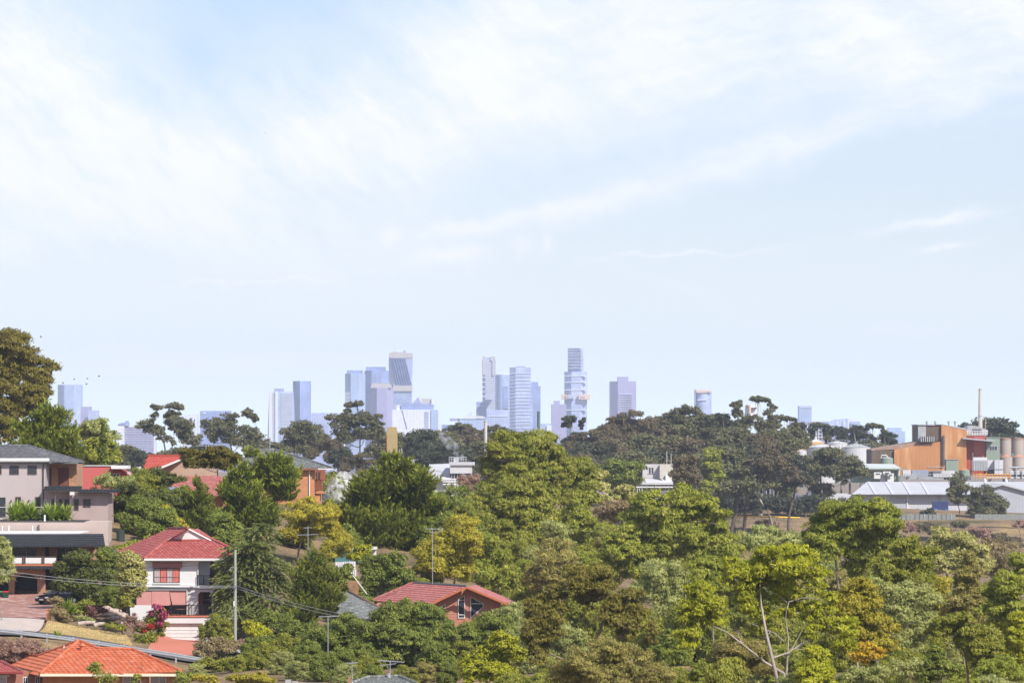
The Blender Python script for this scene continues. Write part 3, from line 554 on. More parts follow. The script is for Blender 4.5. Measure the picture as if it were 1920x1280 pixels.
# ------------------------------------------------------------------ houses of the left hillside
def onplane(px, py, pl):
    a, b, c = [np.array(q) for q in pl]; n = np.cross(b-a, c-a); d = np.array([(px-CX)/F, 1.0, (HZ-py)/F]); return tuple(d*(n@a)/(n@d))
def tiled(parent, poly, mt, tw=.34, tl=.38, name='roof', caps=(), capm=None, tiles=True, lip=.045):
    """one roof slope: a slab with every tile laid on it in courses (too fine to pick apart singly: one part of kind stuff) and ridge caps"""
    poly = [np.array(q, float) for q in poly]; n = np.zeros(3)
    for i in range(len(poly)): a, b = poly[i], poly[(i+1) % len(poly)]; n += np.cross(a, b)
    n /= np.linalg.norm(n); n = n if n[2] > 0 else -n
    c0 = np.mean(poly, 0); u = np.cross((0, 0, 1), n); u /= np.linalg.norm(u); v = np.cross(u, n); v = v if v[2] < 0 else -v
    q = [((p-c0)@u, (p-c0)@v) for p in poly]
    if (np.cross(poly[1]-poly[0], poly[2]-poly[1])@n) < 0: poly = poly[::-1]
    ro = MB().slab(poly, .16).build(name, mt, parent)
    if tiles:
        mb = MB(); us = [a for a, b in q]; vs_ = [b for a, b in q]
        def inside(a, b):
            r = False
            for i in range(len(q)):
                (x1, y1), (x2, y2) = q[i], q[(i+1) % len(q)]
                if (y1 > b) != (y2 > b) and a < (x2-x1)*(b-y1)/(y2-y1)+x1: r = not r
            return r
        for row, vv in enumerate(np.arange(min(vs_)+tl/2, max(vs_)+tl*.3, tl)):
            for uu in np.arange(min(us)+(row % 2)*tw/2, max(us), tw):
                if not (inside(uu, vv) or inside(uu, vv-tl*.25)): continue
                h = lip*random.uniform(.85, 1.15); P_ = lambda a, b, z: c0+u*a+v*b+n*z
                w = tw*.49; l = tl*.52
                mb.add([P_(uu-w, vv-l, .008), P_(uu-w*.1, vv-l, .035), P_(uu+w, vv-l, .008), P_(uu-w, vv+l, h*.6), P_(uu-w*.1, vv+l, h+.035), P_(uu+w, vv+l, h*.6), P_(uu-w, vv+l, .0), P_(uu+w, vv+l, .0)],
                       [(0, 3, 4, 1), (1, 4, 5, 2), (3, 6, 7, 5, 4)])
        if mb.f: mb.build('roof_tile', mt, ro, kind='stuff')
    for a, b in caps: MB().tube([np.array(a)+n*.06, np.array(b)+n*.06], .13, 6).build('ridge_cap', capm or mt, ro)
    return ro
fr_dark = mat('dark window frame', (.05, .045, .045), rough=.5, var=.1); fr_brown = mat('brown window frame', (.13, .07, .05), rough=.5, var=.1)
fr_white = mat('white window frame', (.75, .74, .72), rough=.5, var=.05)
def win(parent, p0, p1, q0, q1, Y, nx=1, ny=1, fm=None, pm=None, t=.055, name='window', transom=None, sill=None):
    """a window standing 6 cm proud of the wall: frame, with each pane a sub-part"""
    x0, z1 = XZ(p0, q0, Y); x1, z0 = XZ(p1, q1, Y); mb = MB(); y0, y1 = Y-.07, Y-.002
    mb.box(x0, x0+t, y0, y1, z0, z1); mb.box(x1-t, x1, y0, y1, z0, z1); mb.box(x0+t, x1-t, y0, y1, z1-t, z1); mb.box(x0+t, x1-t, y0, y1, z0, z0+t)
    xs = np.linspace(x0+t, x1-t, nx+1); zs = [z0+t]+[z0+(z1-z0)*k for k in (transom or [i/ny for i in range(1, ny)])]+[z1-t]
    for x in xs[1:-1]: mb.box(x-t*.4, x+t*.4, y0+.005, y1, z0+t, z1-t)
    for z in zs[1:-1]: mb.box(x0+t, x1-t, y0+.01, y1, z-t*.4, z+t*.4)
    f = mb.build(name, fm or fr_dark, parent)
    pms = pm if isinstance(pm, list) else [pm or glass_dark]
    for i in range(nx):
        for j in range(len(zs)-1): MB().box(xs[i]+.004, xs[i+1]-.004, Y-.035, Y-.005, zs[j]+.004, zs[j+1]-.004).build('pane', pms[i % len(pms)], f)
    if sill: MB().box(x0-.05, x1+.05, Y-.14, Y-.005, z0-.09, z0-.004).build('sill', sill, f)
    return f
def part(nm, mt, parent, p0, p1, q0, q1, Y, dep, **kw): return MB().pb(p0, p1, q0, q1, Y, dep).build(nm, mt, parent, **kw)
def house(nm, label, px, py, Y, cat='house', group='houses on the left hillside'): return thing(nm, label, cat, P(px, py, Y), group)
brick_brown = mat('brown brick', (.46, .21, .10), var=.2, scale=1.2, kind='brick', col2=(.30, .13, .07), mortar=(.40, .30, .22))
brick_orange = mat('orange brick', (.52, .19, .06), var=.15, scale=1.2, kind='brick', col2=(.42, .14, .05), mortar=(.52, .36, .24))
brick_red = mat('red brick', (.40, .12, .06), var=.18, scale=1.2, kind='brick', col2=(.30, .085, .05), mortar=(.42, .26, .20))
pinkish = mat('pinkish grey render', (.42, .365, .365), var=.06, scale=.7, stain=((.42, .33, .31), .8, .35))
mauve = mat('pinkish brown render', (.38, .29, .27), var=.08, scale=.7, stain=((.34, .25, .23), .8, .3))
salmonw = mat('warm pink render', (.45, .365, .325), var=.06, scale=.7, stain=((.46, .34, .29), .8, .4))
tile_grey = mat('charcoal roof tile', (.105, .105, .115), rough=.75, var=.3, scale=2.2, stain=((.30, .30, .30), 3, .5))
tile_mossy = mat('weathered grey roof tile', (.13, .135, .13), rough=.85, var=.4, scale=2.6, stain=((.36, .37, .34), 3.5, .75))
tile_red = mat('crimson roof tile', (.30, .07, .062), rough=.7, var=.28, scale=2.0, stain=((.45, .22, .18), 3, .5))
tile_pink = mat('faded pink-red roof tile', (.34, .115, .10), rough=.7, var=.2, scale=2.0, stain=((.50, .27, .24), 2, .5))
tile_orange = mat('painted orange roof tile', (.44, .115, .050), rough=.7, var=.22, scale=1.4, stain=((.50, .24, .17), 1.6, .6))
tile_scarlet = mat('bright red roof tile', (.45, .085, .06), rough=.65, var=.15, scale=1.6)
fascia_dark = mat('black metal fascia', (.026, .027, .031), rough=.6, var=.2, scale=1.0, kind='rib', size=(.35, .1))
dark_room = mat('shaded recess wall', (.06, .048, .042), rough=.9, var=.2)  # shade of recesses and openings is put into this dark wall colour
cream = mat('cream gutter', (.72, .62, .47), rough=.5, var=.06); white_trim = mat('white gutter', (.62, .615, .60), rough=.5, var=.05)
# --- pink rendered house on the top left
h = house('rendered_house', 'two-storey pinkish rendered house with small square windows and charcoal tiled roof', 20, 982, 525)
part('wall', pinkish, h, -70, 85, 864, 984, 524.2, 9)
part('wall', brick_brown, h, 85.2, 143, 868, 920, 528.9, 8, label='brown brick upper wall')
part('wing_wall', mauve, h, 83, 131, 921, 984, 524, 6); part('wing_wall', mauve, h, 130.5, 203, 925, 984, 522.5, 7)
A_ = P(-80, 865, 523.5); B_ = P(157, 866.5, 528.5); R1_ = P(53, 836, 533); pl = (A_, P(92, 865, 524.5), R1_)
tiled(h, [P(-80, 864.5, 523.75), P(92, 865, 523.8), P(53, 836, 533.2), P(-80, 836, 533)], tile_grey, caps=[(P(-80, 836, 533), P(53, 836, 533.2))])
tiled(h, [P(91, 865, 524.2), P(157, 866.5, 528.3), P(53, 836, 533.4)], tile_grey, caps=[(P(157, 866.5, 528.6), P(53, 836, 533.4))])
part('gutter', white_trim, h, -70, 92, 858.5, 864.2, 523.55, .5); part('soffit', white_trim, h, -70, 90, 864.3, 866.5, 523.7, .45); part('fascia', cream, h, 92.4, 156, 866.8, 869.4, 528.3, .4)
for a, b in ((18, 35.5), (52, 69)): win(h, a, b, 872.5, 889, 524.2, fm=fr_brown)
win(h, -20, 3, 872.5, 889, 524.2, fm=fr_brown)
win(h, -3, 10.5, 932, 968, 524.2); win(h, 29, 39.5, 931, 950, 524.2, fm=fr_brown); win(h, 66, 76, 931, 957, 524.2, fm=fr_brown)
shut = mat('brown window shutter', (.15, .055, .040), rough=.6, var=.12)
for a, b in ((87.5, 96.5), (109.5, 129.5)): win(h, a, b, 876, 911, 528.9, nx=2 if b-a > 12 else 1, transom=[.32], fm=fr_brown, pm=shut)
part('parapet_roof', fascia_dark, h, 83, 146, 911.5, 919, 522.6, 5); part('eave', white_trim, h, 84, 146, 919.2, 921.5, 523.2, 1.2)
part('parapet_roof', fascia_dark, h, 145.5, 216, 917.5, 923.5, 521.4, 6); part('eave', mauve, h, 146, 204, 923.7, 927, 522.2, 1.2)
part('white_beam_end', white_trim, h, 131, 139, 921.8, 927, 521.6, .6)
for a, b, q in ((97, 101, 948), (110.5, 116.5, 949), (121, 129, 955)): win(h, a, b, 935, q, 524, fm=fr_brown)
for a, b, q in ((139, 147.5, 956), (156, 170, 950)): win(h, a, b, 935, q, 522.5, fm=fr_brown)
win(h, 83.5, 87, 936, 958, 524, fm=fr_white, name='door')
MB().tube([P(81.5, 866, 524.05), P(81.5, 965, 524.05)], .06).build('downpipe', fr_brown, h); MB().tube([P(103.5, 928, 523.7), P(103.5, 950, 523.7)], .05).build('downpipe', white_trim, h)
mb = MB(); mb.bar(P(-30, 950.5, 520), P(84, 950.5, 520), .03); mb.build('handrail', white_trim, h)
for x, y in ((21, 938), (54, 938)): part('wall_lamp', fr_dark, h, x-.8, x+.8, y-1.5, y+2, 523.95, .24)
# --- brown brick house below it
h = house('brick_house', 'brown brick house with black metal fascia and arched black garage doors', 60, 1128, 500)
part('terrace_wall', salmonw, h, -70, 203, 977, 1036, 512, 5, label='pink rendered terrace wall'); part('terrace_coping', fr_dark, h, -70, 160, 975.5, 976.9, 511.9, 5.3)
MB().slab([P(-70, 1022, 497), P(197, 1020.5, 497), P(193.5, 1000, 500), P(-70, 1001, 500)], .2).build('metal_fascia', fascia_dark, h)
mb = MB()
for y in (1004.5, 1008.5, 1012.5, 1016.5): mb.bar(P(-70, y+.3, 499.4-(y-1000)*.145), P(194.5, y, 499.35-(y-1000)*.145), .035)
mb.build('fascia_rib', fascia_dark, h, kind='stuff')
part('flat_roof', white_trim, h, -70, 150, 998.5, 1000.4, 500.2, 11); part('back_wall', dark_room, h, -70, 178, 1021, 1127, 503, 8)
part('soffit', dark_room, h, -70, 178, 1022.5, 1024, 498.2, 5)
for a, b in ((68.5, 83.5), (152, 167)): part('brick_pier', brick_brown, h, a, b, 1024.2, 1056, 500.2, 2.8)
for a, b in ((92, 107), (169.5, 178)): part('brick_pier', brick_brown, h, a, b, 1024.2, 1070, 501.2, 1.8)
win(h, 14, 68, 1016+10, 1042, 502.95, nx=3, fm=fr_white); win(h, 108, 150, 1026, 1046, 502.95, nx=3, fm=fr_white); win(h, 85, 91, 1024.5, 1044, 502.95)
part('balcony_slab', fascia_dark, h, -70, 100, 1060.5, 1066.5, 496.8, 6.2); part('balcony_ledge', mat('terracotta ledge', (.42, .15, .08), var=.15), h, -70, 100, 1056.5, 1060.3, 497, .6)
for a, b in ((-25, 8), (11, 42), (48, 78), (83.5, 105)): part('balcony_panel', white_paint, h, a, b, 1045, 1055.5, 497.1, .06)
for a in (9, 44.5, 80.8): part('balcony_post', fr_brown, h, a-1.6, a+1.6, 1043, 1056.3, 496.95, .14)
mb = MB(); mb.bar(P(-25, 1043.5, 497.1), P(106, 1043.5, 497.1), .045); mb.build('handrail', fr_dark, h)
def arch(a, b, top, spring, bot, o0, o1, q0, Y, dep):
    """a brick bay with an arched opening"""
    mb = MB(); mb.pb(o0, a, q0, bot, Y, dep); mb.pb(b, o1, q0, bot, Y, dep)
    n = 10; mid = (a+b)/2; r = (b-a)/2; pts = [(mid-r*math.cos(math.pi*i/n), spring-(spring-top)*math.sin(math.pi*i/n)) for i in range(n+1)]
    for i in range(n): mb.pp([pts[i], pts[i+1], (pts[i+1][0], q0), (pts[i][0], q0)], Y, dep)
    return mb
arch(27, 70, 1076, 1088, 1127, 16, 84, 1067, 499.2, 1.0).build('brick_arch', brick_brown, h); arch(-28, 15.9, 1076, 1088, 1127, -40, 16, 1067, 499.2, 1.0).build('brick_arch', brick_brown, h)
doorm = mat('black roller door', (.03, .032, .042), rough=.5, var=.1)
for a, b in ((27.2, 69.8), (-27.8, 15.7)):
    o = part('garage_door', doorm, h, a, b, 1076, 1127, 500.6, .08); mb = MB()
    for y in np.arange(1082, 1127, 3.2): mb.bar(P(a, y, 500.57), P(b, y, 500.57), .035)
    mb.build('door_slat', doorm, o, kind='stuff')
    part('handle', white_trim, o, (a+b)/2-2, (a+b)/2+2, 1107, 1109, 500.5, .08)
part('porch_wall', dark_room, h, 84.3, 178, 1067, 1127, 502, .6); part('white_panel', white_paint, h, 86, 98, 1099, 1113, 501.8, .15); part('white_panel', white_paint, h, 101, 126, 1099, 1113, 501.8, .15)
part('glass_fence', mat('grey glass', (.20, .22, .23), rough=.25, var=.1), h, 179, 202, 1030, 1058, 509, .1)
for x, t in ((4, 984), (16.5, 983.5), (61, 984)): MB().tube([P(x, t+1, 505), P(x, 998, 505)], .06).build('roof_flue', white_trim, h)
part('roof_dish', white_trim, h, 82.6, 85.2, 965, 977, 511, .2)
part('porch_lamp', white_paint, h, 75.5, 78.5, 1081, 1085, 499.05, .15)
# --- white house
h = house('white_house', 'white rendered house with crimson tiled hip roof, pink blinds and a white garage door', 330, 1207, 482)
white_wall = mat('white rendered wall', (.60, .595, .59), rough=.7, var=.05, scale=.7, stain=((.55, .47, .44), .9, .35))
FL, FR, RL, GLf = P(270, 1048, 483.6), P(434, 1047, 483.6), P(223, 1032, 511), P(313, 1013.5, 488)
fp = (FL, FR, GLf); lp = (FL, GLf, RL)
GR = onplane(396, 1013.5, fp); R0 = onplane(317.5, 990.5, lp); R1 = onplane(353, 990.5, lp)
tiled(h, [FL, FR, onplane(431, 1030, fp), GR, GLf], tile_red, caps=[(FL, GLf), (GLf, onplane(396, 1013.5, fp))], tw=.36, tl=.36)
tiled(h, [FL, GLf, R1, R0, RL], tile_red, caps=[(R0, R1)], tw=.36, tl=.36)
G1, G2, G3 = np.array(GLf), np.array(GR), np.array(P(355, 992.5, 488.4))
tiled(h, [G3+(0, .25, 0), G2+(0, .25, 0), P(432, 1029, 487), P(446, 1040, 500), P(372, 990.5, 505)], tile_red, tiles=False, caps=[(G3+(0, .25, 0), P(432, 1027, 487.5))])
MB().pp([(313.5, 1013.4), (355, 993.2), (395.5, 1013.4)], 488.0, .2).build('gable_wall', white_wall, h)
mb = MB(); mb.bar(G1+(0, -.1, 0), G3+(0, -.5, .02), .09); mb.bar(G3+(0, -.5, .02), G2+(0, -.1, 0), .09); mb.build('barge_board', white_trim, h)
part('gutter', white_trim, h, 270, 436, 1046.5, 1050.5, 483.35, .4); part('soffit', white_trim, h, 272, 434, 1050.6, 1051.4, 483.6, 1.3)
part('wall', white_wall, h, 272, 370, 1050, 1106, 484.2, 10); part('wall', white_wall, h, 349.5, 370, 1106.2, 1160, 484.2, 3); part('side_wall', white_wall, h, 272, 434, 1050, 1160, 488, 18)
part('balcony_wall', mat('grey shaded render', (.60, .60, .60), var=.05), h, 370.2, 393, 1052, 1098, 486.6, 1.2); part('balcony_opening', dark_room, h, 393.2, 430, 1052, 1098, 486.9, .6)
part('balcony_floor', white_trim, h, 370.2, 432, 1097.5, 1103, 483.9, 3.8); part('wall_band', white_trim, h, 272, 369.8, 1098.5, 1100, 483.95, .24)
def railing(p0, p1, q0, q1, Y, n, mt, parent=h, nm='railing'):
    mb = MB(); mb.bar(P(p0, q0, Y), P(p1, q0, Y), .035); mb.bar(P(p0, q1-.8, Y), P(p1, q1-.8, Y), .025)
    for i in range(n+1): x = p0+(p1-p0)*i/n; mb.bar(P(x, q0, Y), P(x, q1, Y), .02 if i % 6 else .04)
    return mb.build(nm, mt, parent)
black_iron = mat('black iron', (.02, .02, .022), rough=.45, var=.1)
railing(370, 402, 1078, 1097, 484.0, 16, black_iron)
part('shutter_box', mat('dusty pink shutter', (.30, .13, .11), rough=.6, var=.1), h, 286, 341, 1053, 1064, 483.95, .3)
red_curtain = mat('salmon curtain behind glass', (.52, .14, .11), rough=.35, var=.2, scale=4, kind='rib', size=(.28, .1)); grey_curtain = mat('grey net behind glass', (.42, .33, .33), rough=.3, var=.2, scale=4, kind='rib', size=(.2, .1))
win(h, 288, 337, 1064.5, 1092, 484.2, nx=4, transom=[.38], pm=[grey_curtain, red_curtain, grey_curtain, red_curtain], sill=white_trim)
part('awning_rail', mat('grey awning case', (.20, .20, .20), rough=.4, var=.1), h, 262, 350, 1104, 1106.6, 483.3, .5)
blind = mat('pink canvas blind', (.50, .235, .21), rough=.85, var=.08, scale=1.2)
MB().pp([(256, 1107), (284, 1107), (284, 1134.5), (256, 1134.5)], 483.4, .03).build('blind', blind, h); MB().pp([(284.5, 1107), (317, 1107), (320.5, 1134.5), (284.5, 1134.5)], 483.37, .03).build('blind', blind, h)
MB().pp([(317.3, 1107), (348, 1107), (348, 1134.5), (323.5, 1134.5)], 483.44, .03).build('blind', blind, h)
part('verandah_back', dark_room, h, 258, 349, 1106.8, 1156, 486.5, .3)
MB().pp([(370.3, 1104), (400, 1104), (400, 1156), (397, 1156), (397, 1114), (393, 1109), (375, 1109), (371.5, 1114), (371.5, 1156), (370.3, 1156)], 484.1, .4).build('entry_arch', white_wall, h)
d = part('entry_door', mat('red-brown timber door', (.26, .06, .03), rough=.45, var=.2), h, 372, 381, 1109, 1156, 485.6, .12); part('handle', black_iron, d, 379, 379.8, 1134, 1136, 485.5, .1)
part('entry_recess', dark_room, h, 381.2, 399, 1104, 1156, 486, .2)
part('meter_lamp', fr_dark, h, 356, 361, 1099, 1102.5, 483.9, .3)
part('terrace_slab', mat('terracotta slab', (.50, .16, .09), var=.15), h, 297, 395, 1153.5, 1156, 481.9, 4.6)
part('garage_lintel', white_wall, h, 297, 395.5, 1156.2, 1167.8, 482, 4); part('garage_pier', white_wall, h, 380, 395.5, 1168, 1209, 482, 4); part('garage_pier', white_wall, h, 286, 298, 1168, 1209, 482, 4)
gd = part('garage_door', white_paint, h, 298.2, 379.8, 1168, 1207, 482.35, .1)
for y in np.arange(1168, 1206, 6.45): MB().pb(298.4, 379.6, y+.3, y+6.0, 482.28, .06).build('door_panel', white_paint, gd)
MB().pp([(243, 1134), (297, 1134), (297, 1205), (286, 1205), (262, 1178), (246, 1172)], 481.6, .35).build('garden_wall', white_wall, h)
railing(318, 395, 1133.5, 1154, 482.0, 34, black_iron); part('railing_post', black_iron, h, 320, 322, 1132, 1154, 481.9, .12); part('railing_post', black_iron, h, 353, 355, 1131, 1154, 481.9, .12)
railing(397, 411, 1168, 1204, 482.4, 8, black_iron, nm='side_gate')
MB().tube([P(332, 989, 494), P(332, 997.5, 494)], .09).build('roof_flue', white_trim, h)
MB().tube([P(371, 1052, 484.1), P(371, 1098, 484.1)], .05).build('downpipe', white_trim, h)
tb = thing('table', 'small round outdoor table behind the black terrace railing', 'table', P(338, 1153.5, 483)); MB().cyl(*P(338, 0, 483)[:2], P(0, 1142, 483)[2], P(0, 1141, 483)[2], .5, n=14).build('tabletop', mat('brown timber top', (.22, .11, .06), var=.2), tb); MB().cyl(*P(338, 0, 483)[:2], P(0, 1153, 483)[2], P(0, 1142, 483)[2], .05, n=8).build('leg', black_iron, tb)
# --- orange roofed house in the foreground
h = house('orange_roofed_house', 'low red brick house under a glossy orange tiled hip roof', 200, 1318, 425)
AP = P(148, 1201, 430); FLc = P(75, 1263.5, 423); FRc = P(341, 1258.5, 423); fp = (AP, FLc, FRc); S1 = onplane(185, 1215.5, fp); S2 = onplane(248, 1217, fp)
tiled(h, [FLc, FRc, S2, S1, AP], tile_orange, tw=.42, tl=.44, caps=[(FLc, AP), (AP, S1), (S1, S2), (S2, FRc)], lip=.06)
LL = P(22, 1244, 438); lp = (AP, FLc, LL); tiled(h, [FLc, AP, onplane(73, 1229.5, lp), onplane(55, 1227.5, lp), LL], tile_orange, tw=.42, tl=.44, caps=[(AP, onplane(73, 1229.5, lp)), (onplane(73, 1229.5, lp), onplane(55, 1227.5, lp)), (onplane(55, 1227.5, lp), LL)], lip=.06)
part('gutter', cream, h, 75, 342, 1262.5, 1267, 422.7, .4); part('soffit', cream, h, 76, 340, 1267.1, 1268, 423, 1.2)
MB().slab([P(22, 1245.5, 437.8), P(75, 1264.5, 422.8), P(75, 1267.5, 422.8), P(22, 1248.5, 437.8)], .05).build('gutter', cream, h)
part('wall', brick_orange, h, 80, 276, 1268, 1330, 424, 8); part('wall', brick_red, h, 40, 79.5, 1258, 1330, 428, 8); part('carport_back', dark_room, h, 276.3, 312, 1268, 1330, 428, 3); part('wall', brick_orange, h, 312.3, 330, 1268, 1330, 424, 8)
for x in (298, 311): part('carport_post', white_trim, h, x-1, x+1, 1268, 1330, 424, .12)
win(h, 230, 259, 1267.9, 1300, 424, nx=2, fm=fr_white, pm=[grey_curtain, glass_dark]); win(h, 43, 52, 1268, 1290, 428, nx=2, fm=fr_white); win(h, 66, 75, 1268, 1290, 428, nx=2, fm=fr_white)
mb = MB(); x, y, z = onplane(153.5, 1218, fp); mb.cyl(x, y-.05, z-.05, z+.35, .17, n=12); mb.cyl(x, y-.05, z+.36, z+.62, .28, .12, n=12); mb.build('roof_vent', tile_orange, h)
x, y, z = onplane(266, 1256, fp); MB().tube([(x, y, z), (x, y, z+.85)], .05).build('roof_flue', tile_orange, h)
x, y, z = onplane(120, 1216, lp); MB().tube([(x, y, z-.1), (x, y, z+.3)], .05).build('roof_flue', white_trim, h)
# --- corner of a maroon roof at the bottom left
h = house('red_roofed_house', 'corner of a dark red tiled house at the bottom left edge', 0, 1318, 418)
fp = (P(-60, 1259.5, 416), P(41, 1259, 416), P(1, 1240, 420)); tiled(h, [P(-60, 1259.5, 416), P(41, 1259, 416), P(1, 1240, 420), onplane(-60, 1240, fp)], tile_red, tw=.36, tl=.38, caps=[(P(1, 1240, 420), P(41, 1259, 416))])
part('gutter', mat('maroon gutter', (.22, .03, .03), rough=.4, var=.1), h, -60, 43, 1259.5, 1263, 415.8, .3); part('wall', brick_red, h, -60, 30, 1263.2, 1320, 417, 6); win(h, -14, 13, 1268, 1300, 417, nx=2, fm=fr_white, pm=[grey_curtain]); part('awning', white_paint, h, -16, 18, 1264.5, 1267.5, 416.4, .55)
# --- pink tiled gabled house in the middle
h = house('gabled_house', 'house with a faded red tiled roof and a timber gable with tall dark windows', 850, 1195, 478)
salmon_board = mat('salmon weatherboard', (.46, .20, .135), rough=.7, var=.14, scale=2)
APg = P(875, 1099, 477); BLg = P(809, 1130.5, 476.5); lp = (APg, BLg, P(697, 1126, 490))
tiled(h, [BLg, APg, onplane(775, 1092.5, lp), P(697, 1126, 490)], tile_pink, tw=.40, tl=.40, caps=[(onplane(775, 1092.5, lp), P(697, 1126, 490))])
MB().tube([np.array(APg)+(0, 0, .05), np.array(onplane(775, 1092.5, lp))+(0, 0, .05)], .13, 6).build('ridge_cap', mat('grey ridge cap', (.14, .15, .16), var=.2), h)
tiled(h, [APg, P(967, 1138, 476.5), P(985, 1134, 488), P(893, 1096, 489)], tile_pink, tiles=False)
MB().pp([(820, 1127), (875, 1103), (945, 1131.5), (945, 1215), (820, 1215)], 478, 9).build('gable_wall', salmon_board, h)
bo = MB()
for y in np.arange(1106, 1190, 3.0):
    xa = max(820.5, 875-(y-1103.5)*2.29); xb = min(944.5, 875+(y-1103.5)*2.46)
    if xb > xa: bo.prism([XZ(xa, y, 478), XZ(xb, y, 478), XZ(xb, y+2.5, 478), XZ(xa, y+2.5, 478)], 477.96, 477.999)
bo.build('weatherboard', salmon_board, h, kind='stuff')
rust = mat('rust-red barge board', (.42, .12, .05), rough=.5, var=.12)
for a, b in (((807, 1132), (875, 1100)), ((875, 1100), (968, 1139))):
    MB().prism([XZ(a[0], a[1]-1.5, 476.3), XZ(b[0], b[1]-1.5, 476.3), XZ(b[0], b[1]+2.5, 476.3), XZ(a[0], a[1]+2.5, 476.3)], 476.2, 476.5).build('barge_board', rust, h)
def winpoly(parent, pts, Y, mull, fm):
    f = MB().pp(pts, Y-.03, .025).build('window', glass_dark, parent); mb = MB()
    for i in range(len(pts)): mb.bar(P(*pts[i], Y-.04), P(*pts[(i+1) % len(pts)], Y-.04), .035)
    for a, b in mull: mb.bar(P(*a, Y-.045), P(*b, Y-.045), .035)
    mb.build('frame', fm, f)
winpoly(h, [(859, 1122), (871, 1116), (871, 1158), (859, 1158)], 477.93, [((859, 1124), (871, 1124)), ((859, 1152), (871, 1152))], fr_white)
winpoly(h, [(882.5, 1118), (897, 1126), (906, 1130), (906, 1137), (882.5, 1158)], 477.93, [((883, 1131), (906, 1131))], fr_white)
winpoly(h, [(826, 1136), (834.5, 1132), (834.5, 1148), (826, 1148)], 477.93, [((826, 1140), (834, 1140))], fr_white)
part('wall', salmon_board, h, 705, 819.5, 1133, 1200, 481, 6)
# --- grey tiled house left of it
h = house('grey_roofed_house', 'dark house with a weathered grey tiled roof beside the small dark conifer', 680, 1195, 466)
fp = (P(560, 1158, 462), P(706, 1158.5, 462), P(652, 1109, 470)); tiled(h, [P(634, 1158, 462), P(706, 1158.5, 462), P(712, 1141, 466), P(655, 1109, 470.2), onplane(640, 1109, fp)], tile_mossy, tw=.40, tl=.40, caps=[(P(655, 1109, 470), P(713, 1141, 465.8))], capm=mat('brown timber barge', (.16, .10, .07), var=.2), lip=.06)
part('gutter', fr_dark, h, 632, 708, 1158.8, 1161.5, 461.8, .3); part('wall', dark_room, h, 636, 704, 1161.6, 1210, 463, 7); win(h, 660, 676, 1164, 1178, 463, nx=2, fm=fr_white)
# --- roof at the bottom edge
h = house('grey_roofed_house', 'top of a grey tiled roof cut by the bottom edge, beneath two aerials', 720, 1318, 395)
fp = (P(640, 1292, 392), P(800, 1292, 392), P(720, 1267, 398)); tiled(h, [P(630, 1292, 392), P(805, 1292, 392), onplane(748, 1268, fp), onplane(690, 1269.5, fp)], tile_mossy, tw=.40, tl=.40, caps=[(onplane(690, 1269.5, fp), onplane(748, 1268, fp)), (P(630, 1292, 392), onplane(690, 1269.5, fp)), (onplane(748, 1268, fp), P(805, 1292, 392))])
part('wall', brick_red, h, 650, 790, 1293, 1320, 394, 5); part('chimney_pot', brick_red, h, 653, 657, 1268, 1292, 394, .3)
MB().tube([onplane(728, 1270, fp), np.array(onplane(728, 1270, fp))+(0, 0, .35)], .1).build('roof_flue', white_trim, h)
# --- orange brick house behind the conifers
h = house('brick_house', 'orange brick house with a dark tiled roof and a small red balcony', 575, 940, 580)
fp = (P(440, 877, 578), P(624, 877.5, 578), P(505, 843, 590)); tiled(h, [P(440, 877, 578), P(624, 877.5, 578), onplane(515, 843, fp), onplane(470, 843, fp)], tile_mossy, tw=.42, tl=.42, caps=[(P(624, 877.5, 578), onplane(515, 843, fp)), (onplane(515, 843, fp), onplane(470, 843, fp))])
tim = mat('red-brown fascia', (.24, .09, .05), rough=.6, var=.1)
part('gutter', tim, h, 440, 612, 877.8, 881, 577.7, .4); part('gutter', white_trim, h, 596, 624, 877.9, 880, 577.4, .3)
part('wall', brick_orange, h, 470, 589.5, 881.2, 945, 578.3, 9); part('balcony_back', tim, h, 589.6, 610, 881.2, 922, 582.5, .5); part('balcony_floor', brick_orange, h, 589.6, 610, 920, 925, 580, 2.4); part('wall', brick_orange, h, 589.6, 600, 925.2, 945, 580.2, 6)
win(h, 591, 595, 884, 900, 582.45, fm=fr_brown); win(h, 598, 601, 884, 896, 582.45, fm=fr_brown); railing(590, 609, 899, 920, 580.1, 10, fr_brown, h); MB().tube([P(580, 882, 578.2), P(580, 945, 578.2)], .07).build('downpipe', white_trim, h)
part('chimney_top', white_trim, h, 497, 520, 914, 918, 560, .6); part('chimney_leg', white_trim, h, 515.5, 518, 918.2, 945, 560.2, .3)
# --- red flat roofed house
h = house('red_house', 'flat-roofed red rendered house right of the pencil cypress', 205, 932, 565)
redw = mat('coral red render', (.46, .105, .095), rough=.7, var=.06, scale=.6)
part('wall', redw, h, 155, 208, 874, 935, 565, 7); part('roof_edge', mat('grey roof edge', (.36, .36, .36), var=.1), h, 154.5, 208, 872, 873.8, 564.9, 7.3); part('fascia', white_trim, h, 208.3, 241, 872.5, 878.5, 564, 3)
MB().pp([(208.3, 879), (226, 879), (262, 899), (262, 935), (208.3, 935)], 566.5, 5).build('wall', redw, h); MB().pp([(225, 879), (229, 879), (264, 897.5), (264, 900.5)], 566, .3).build('barge_board', white_trim, h)
win(h, 212.5, 225, 887, 900, 566.5, nx=2, ny=1, fm=fr_white, t=.09); part('corner_trim', white_trim, h, 208.3, 211, 879, 905, 566.2, .28)
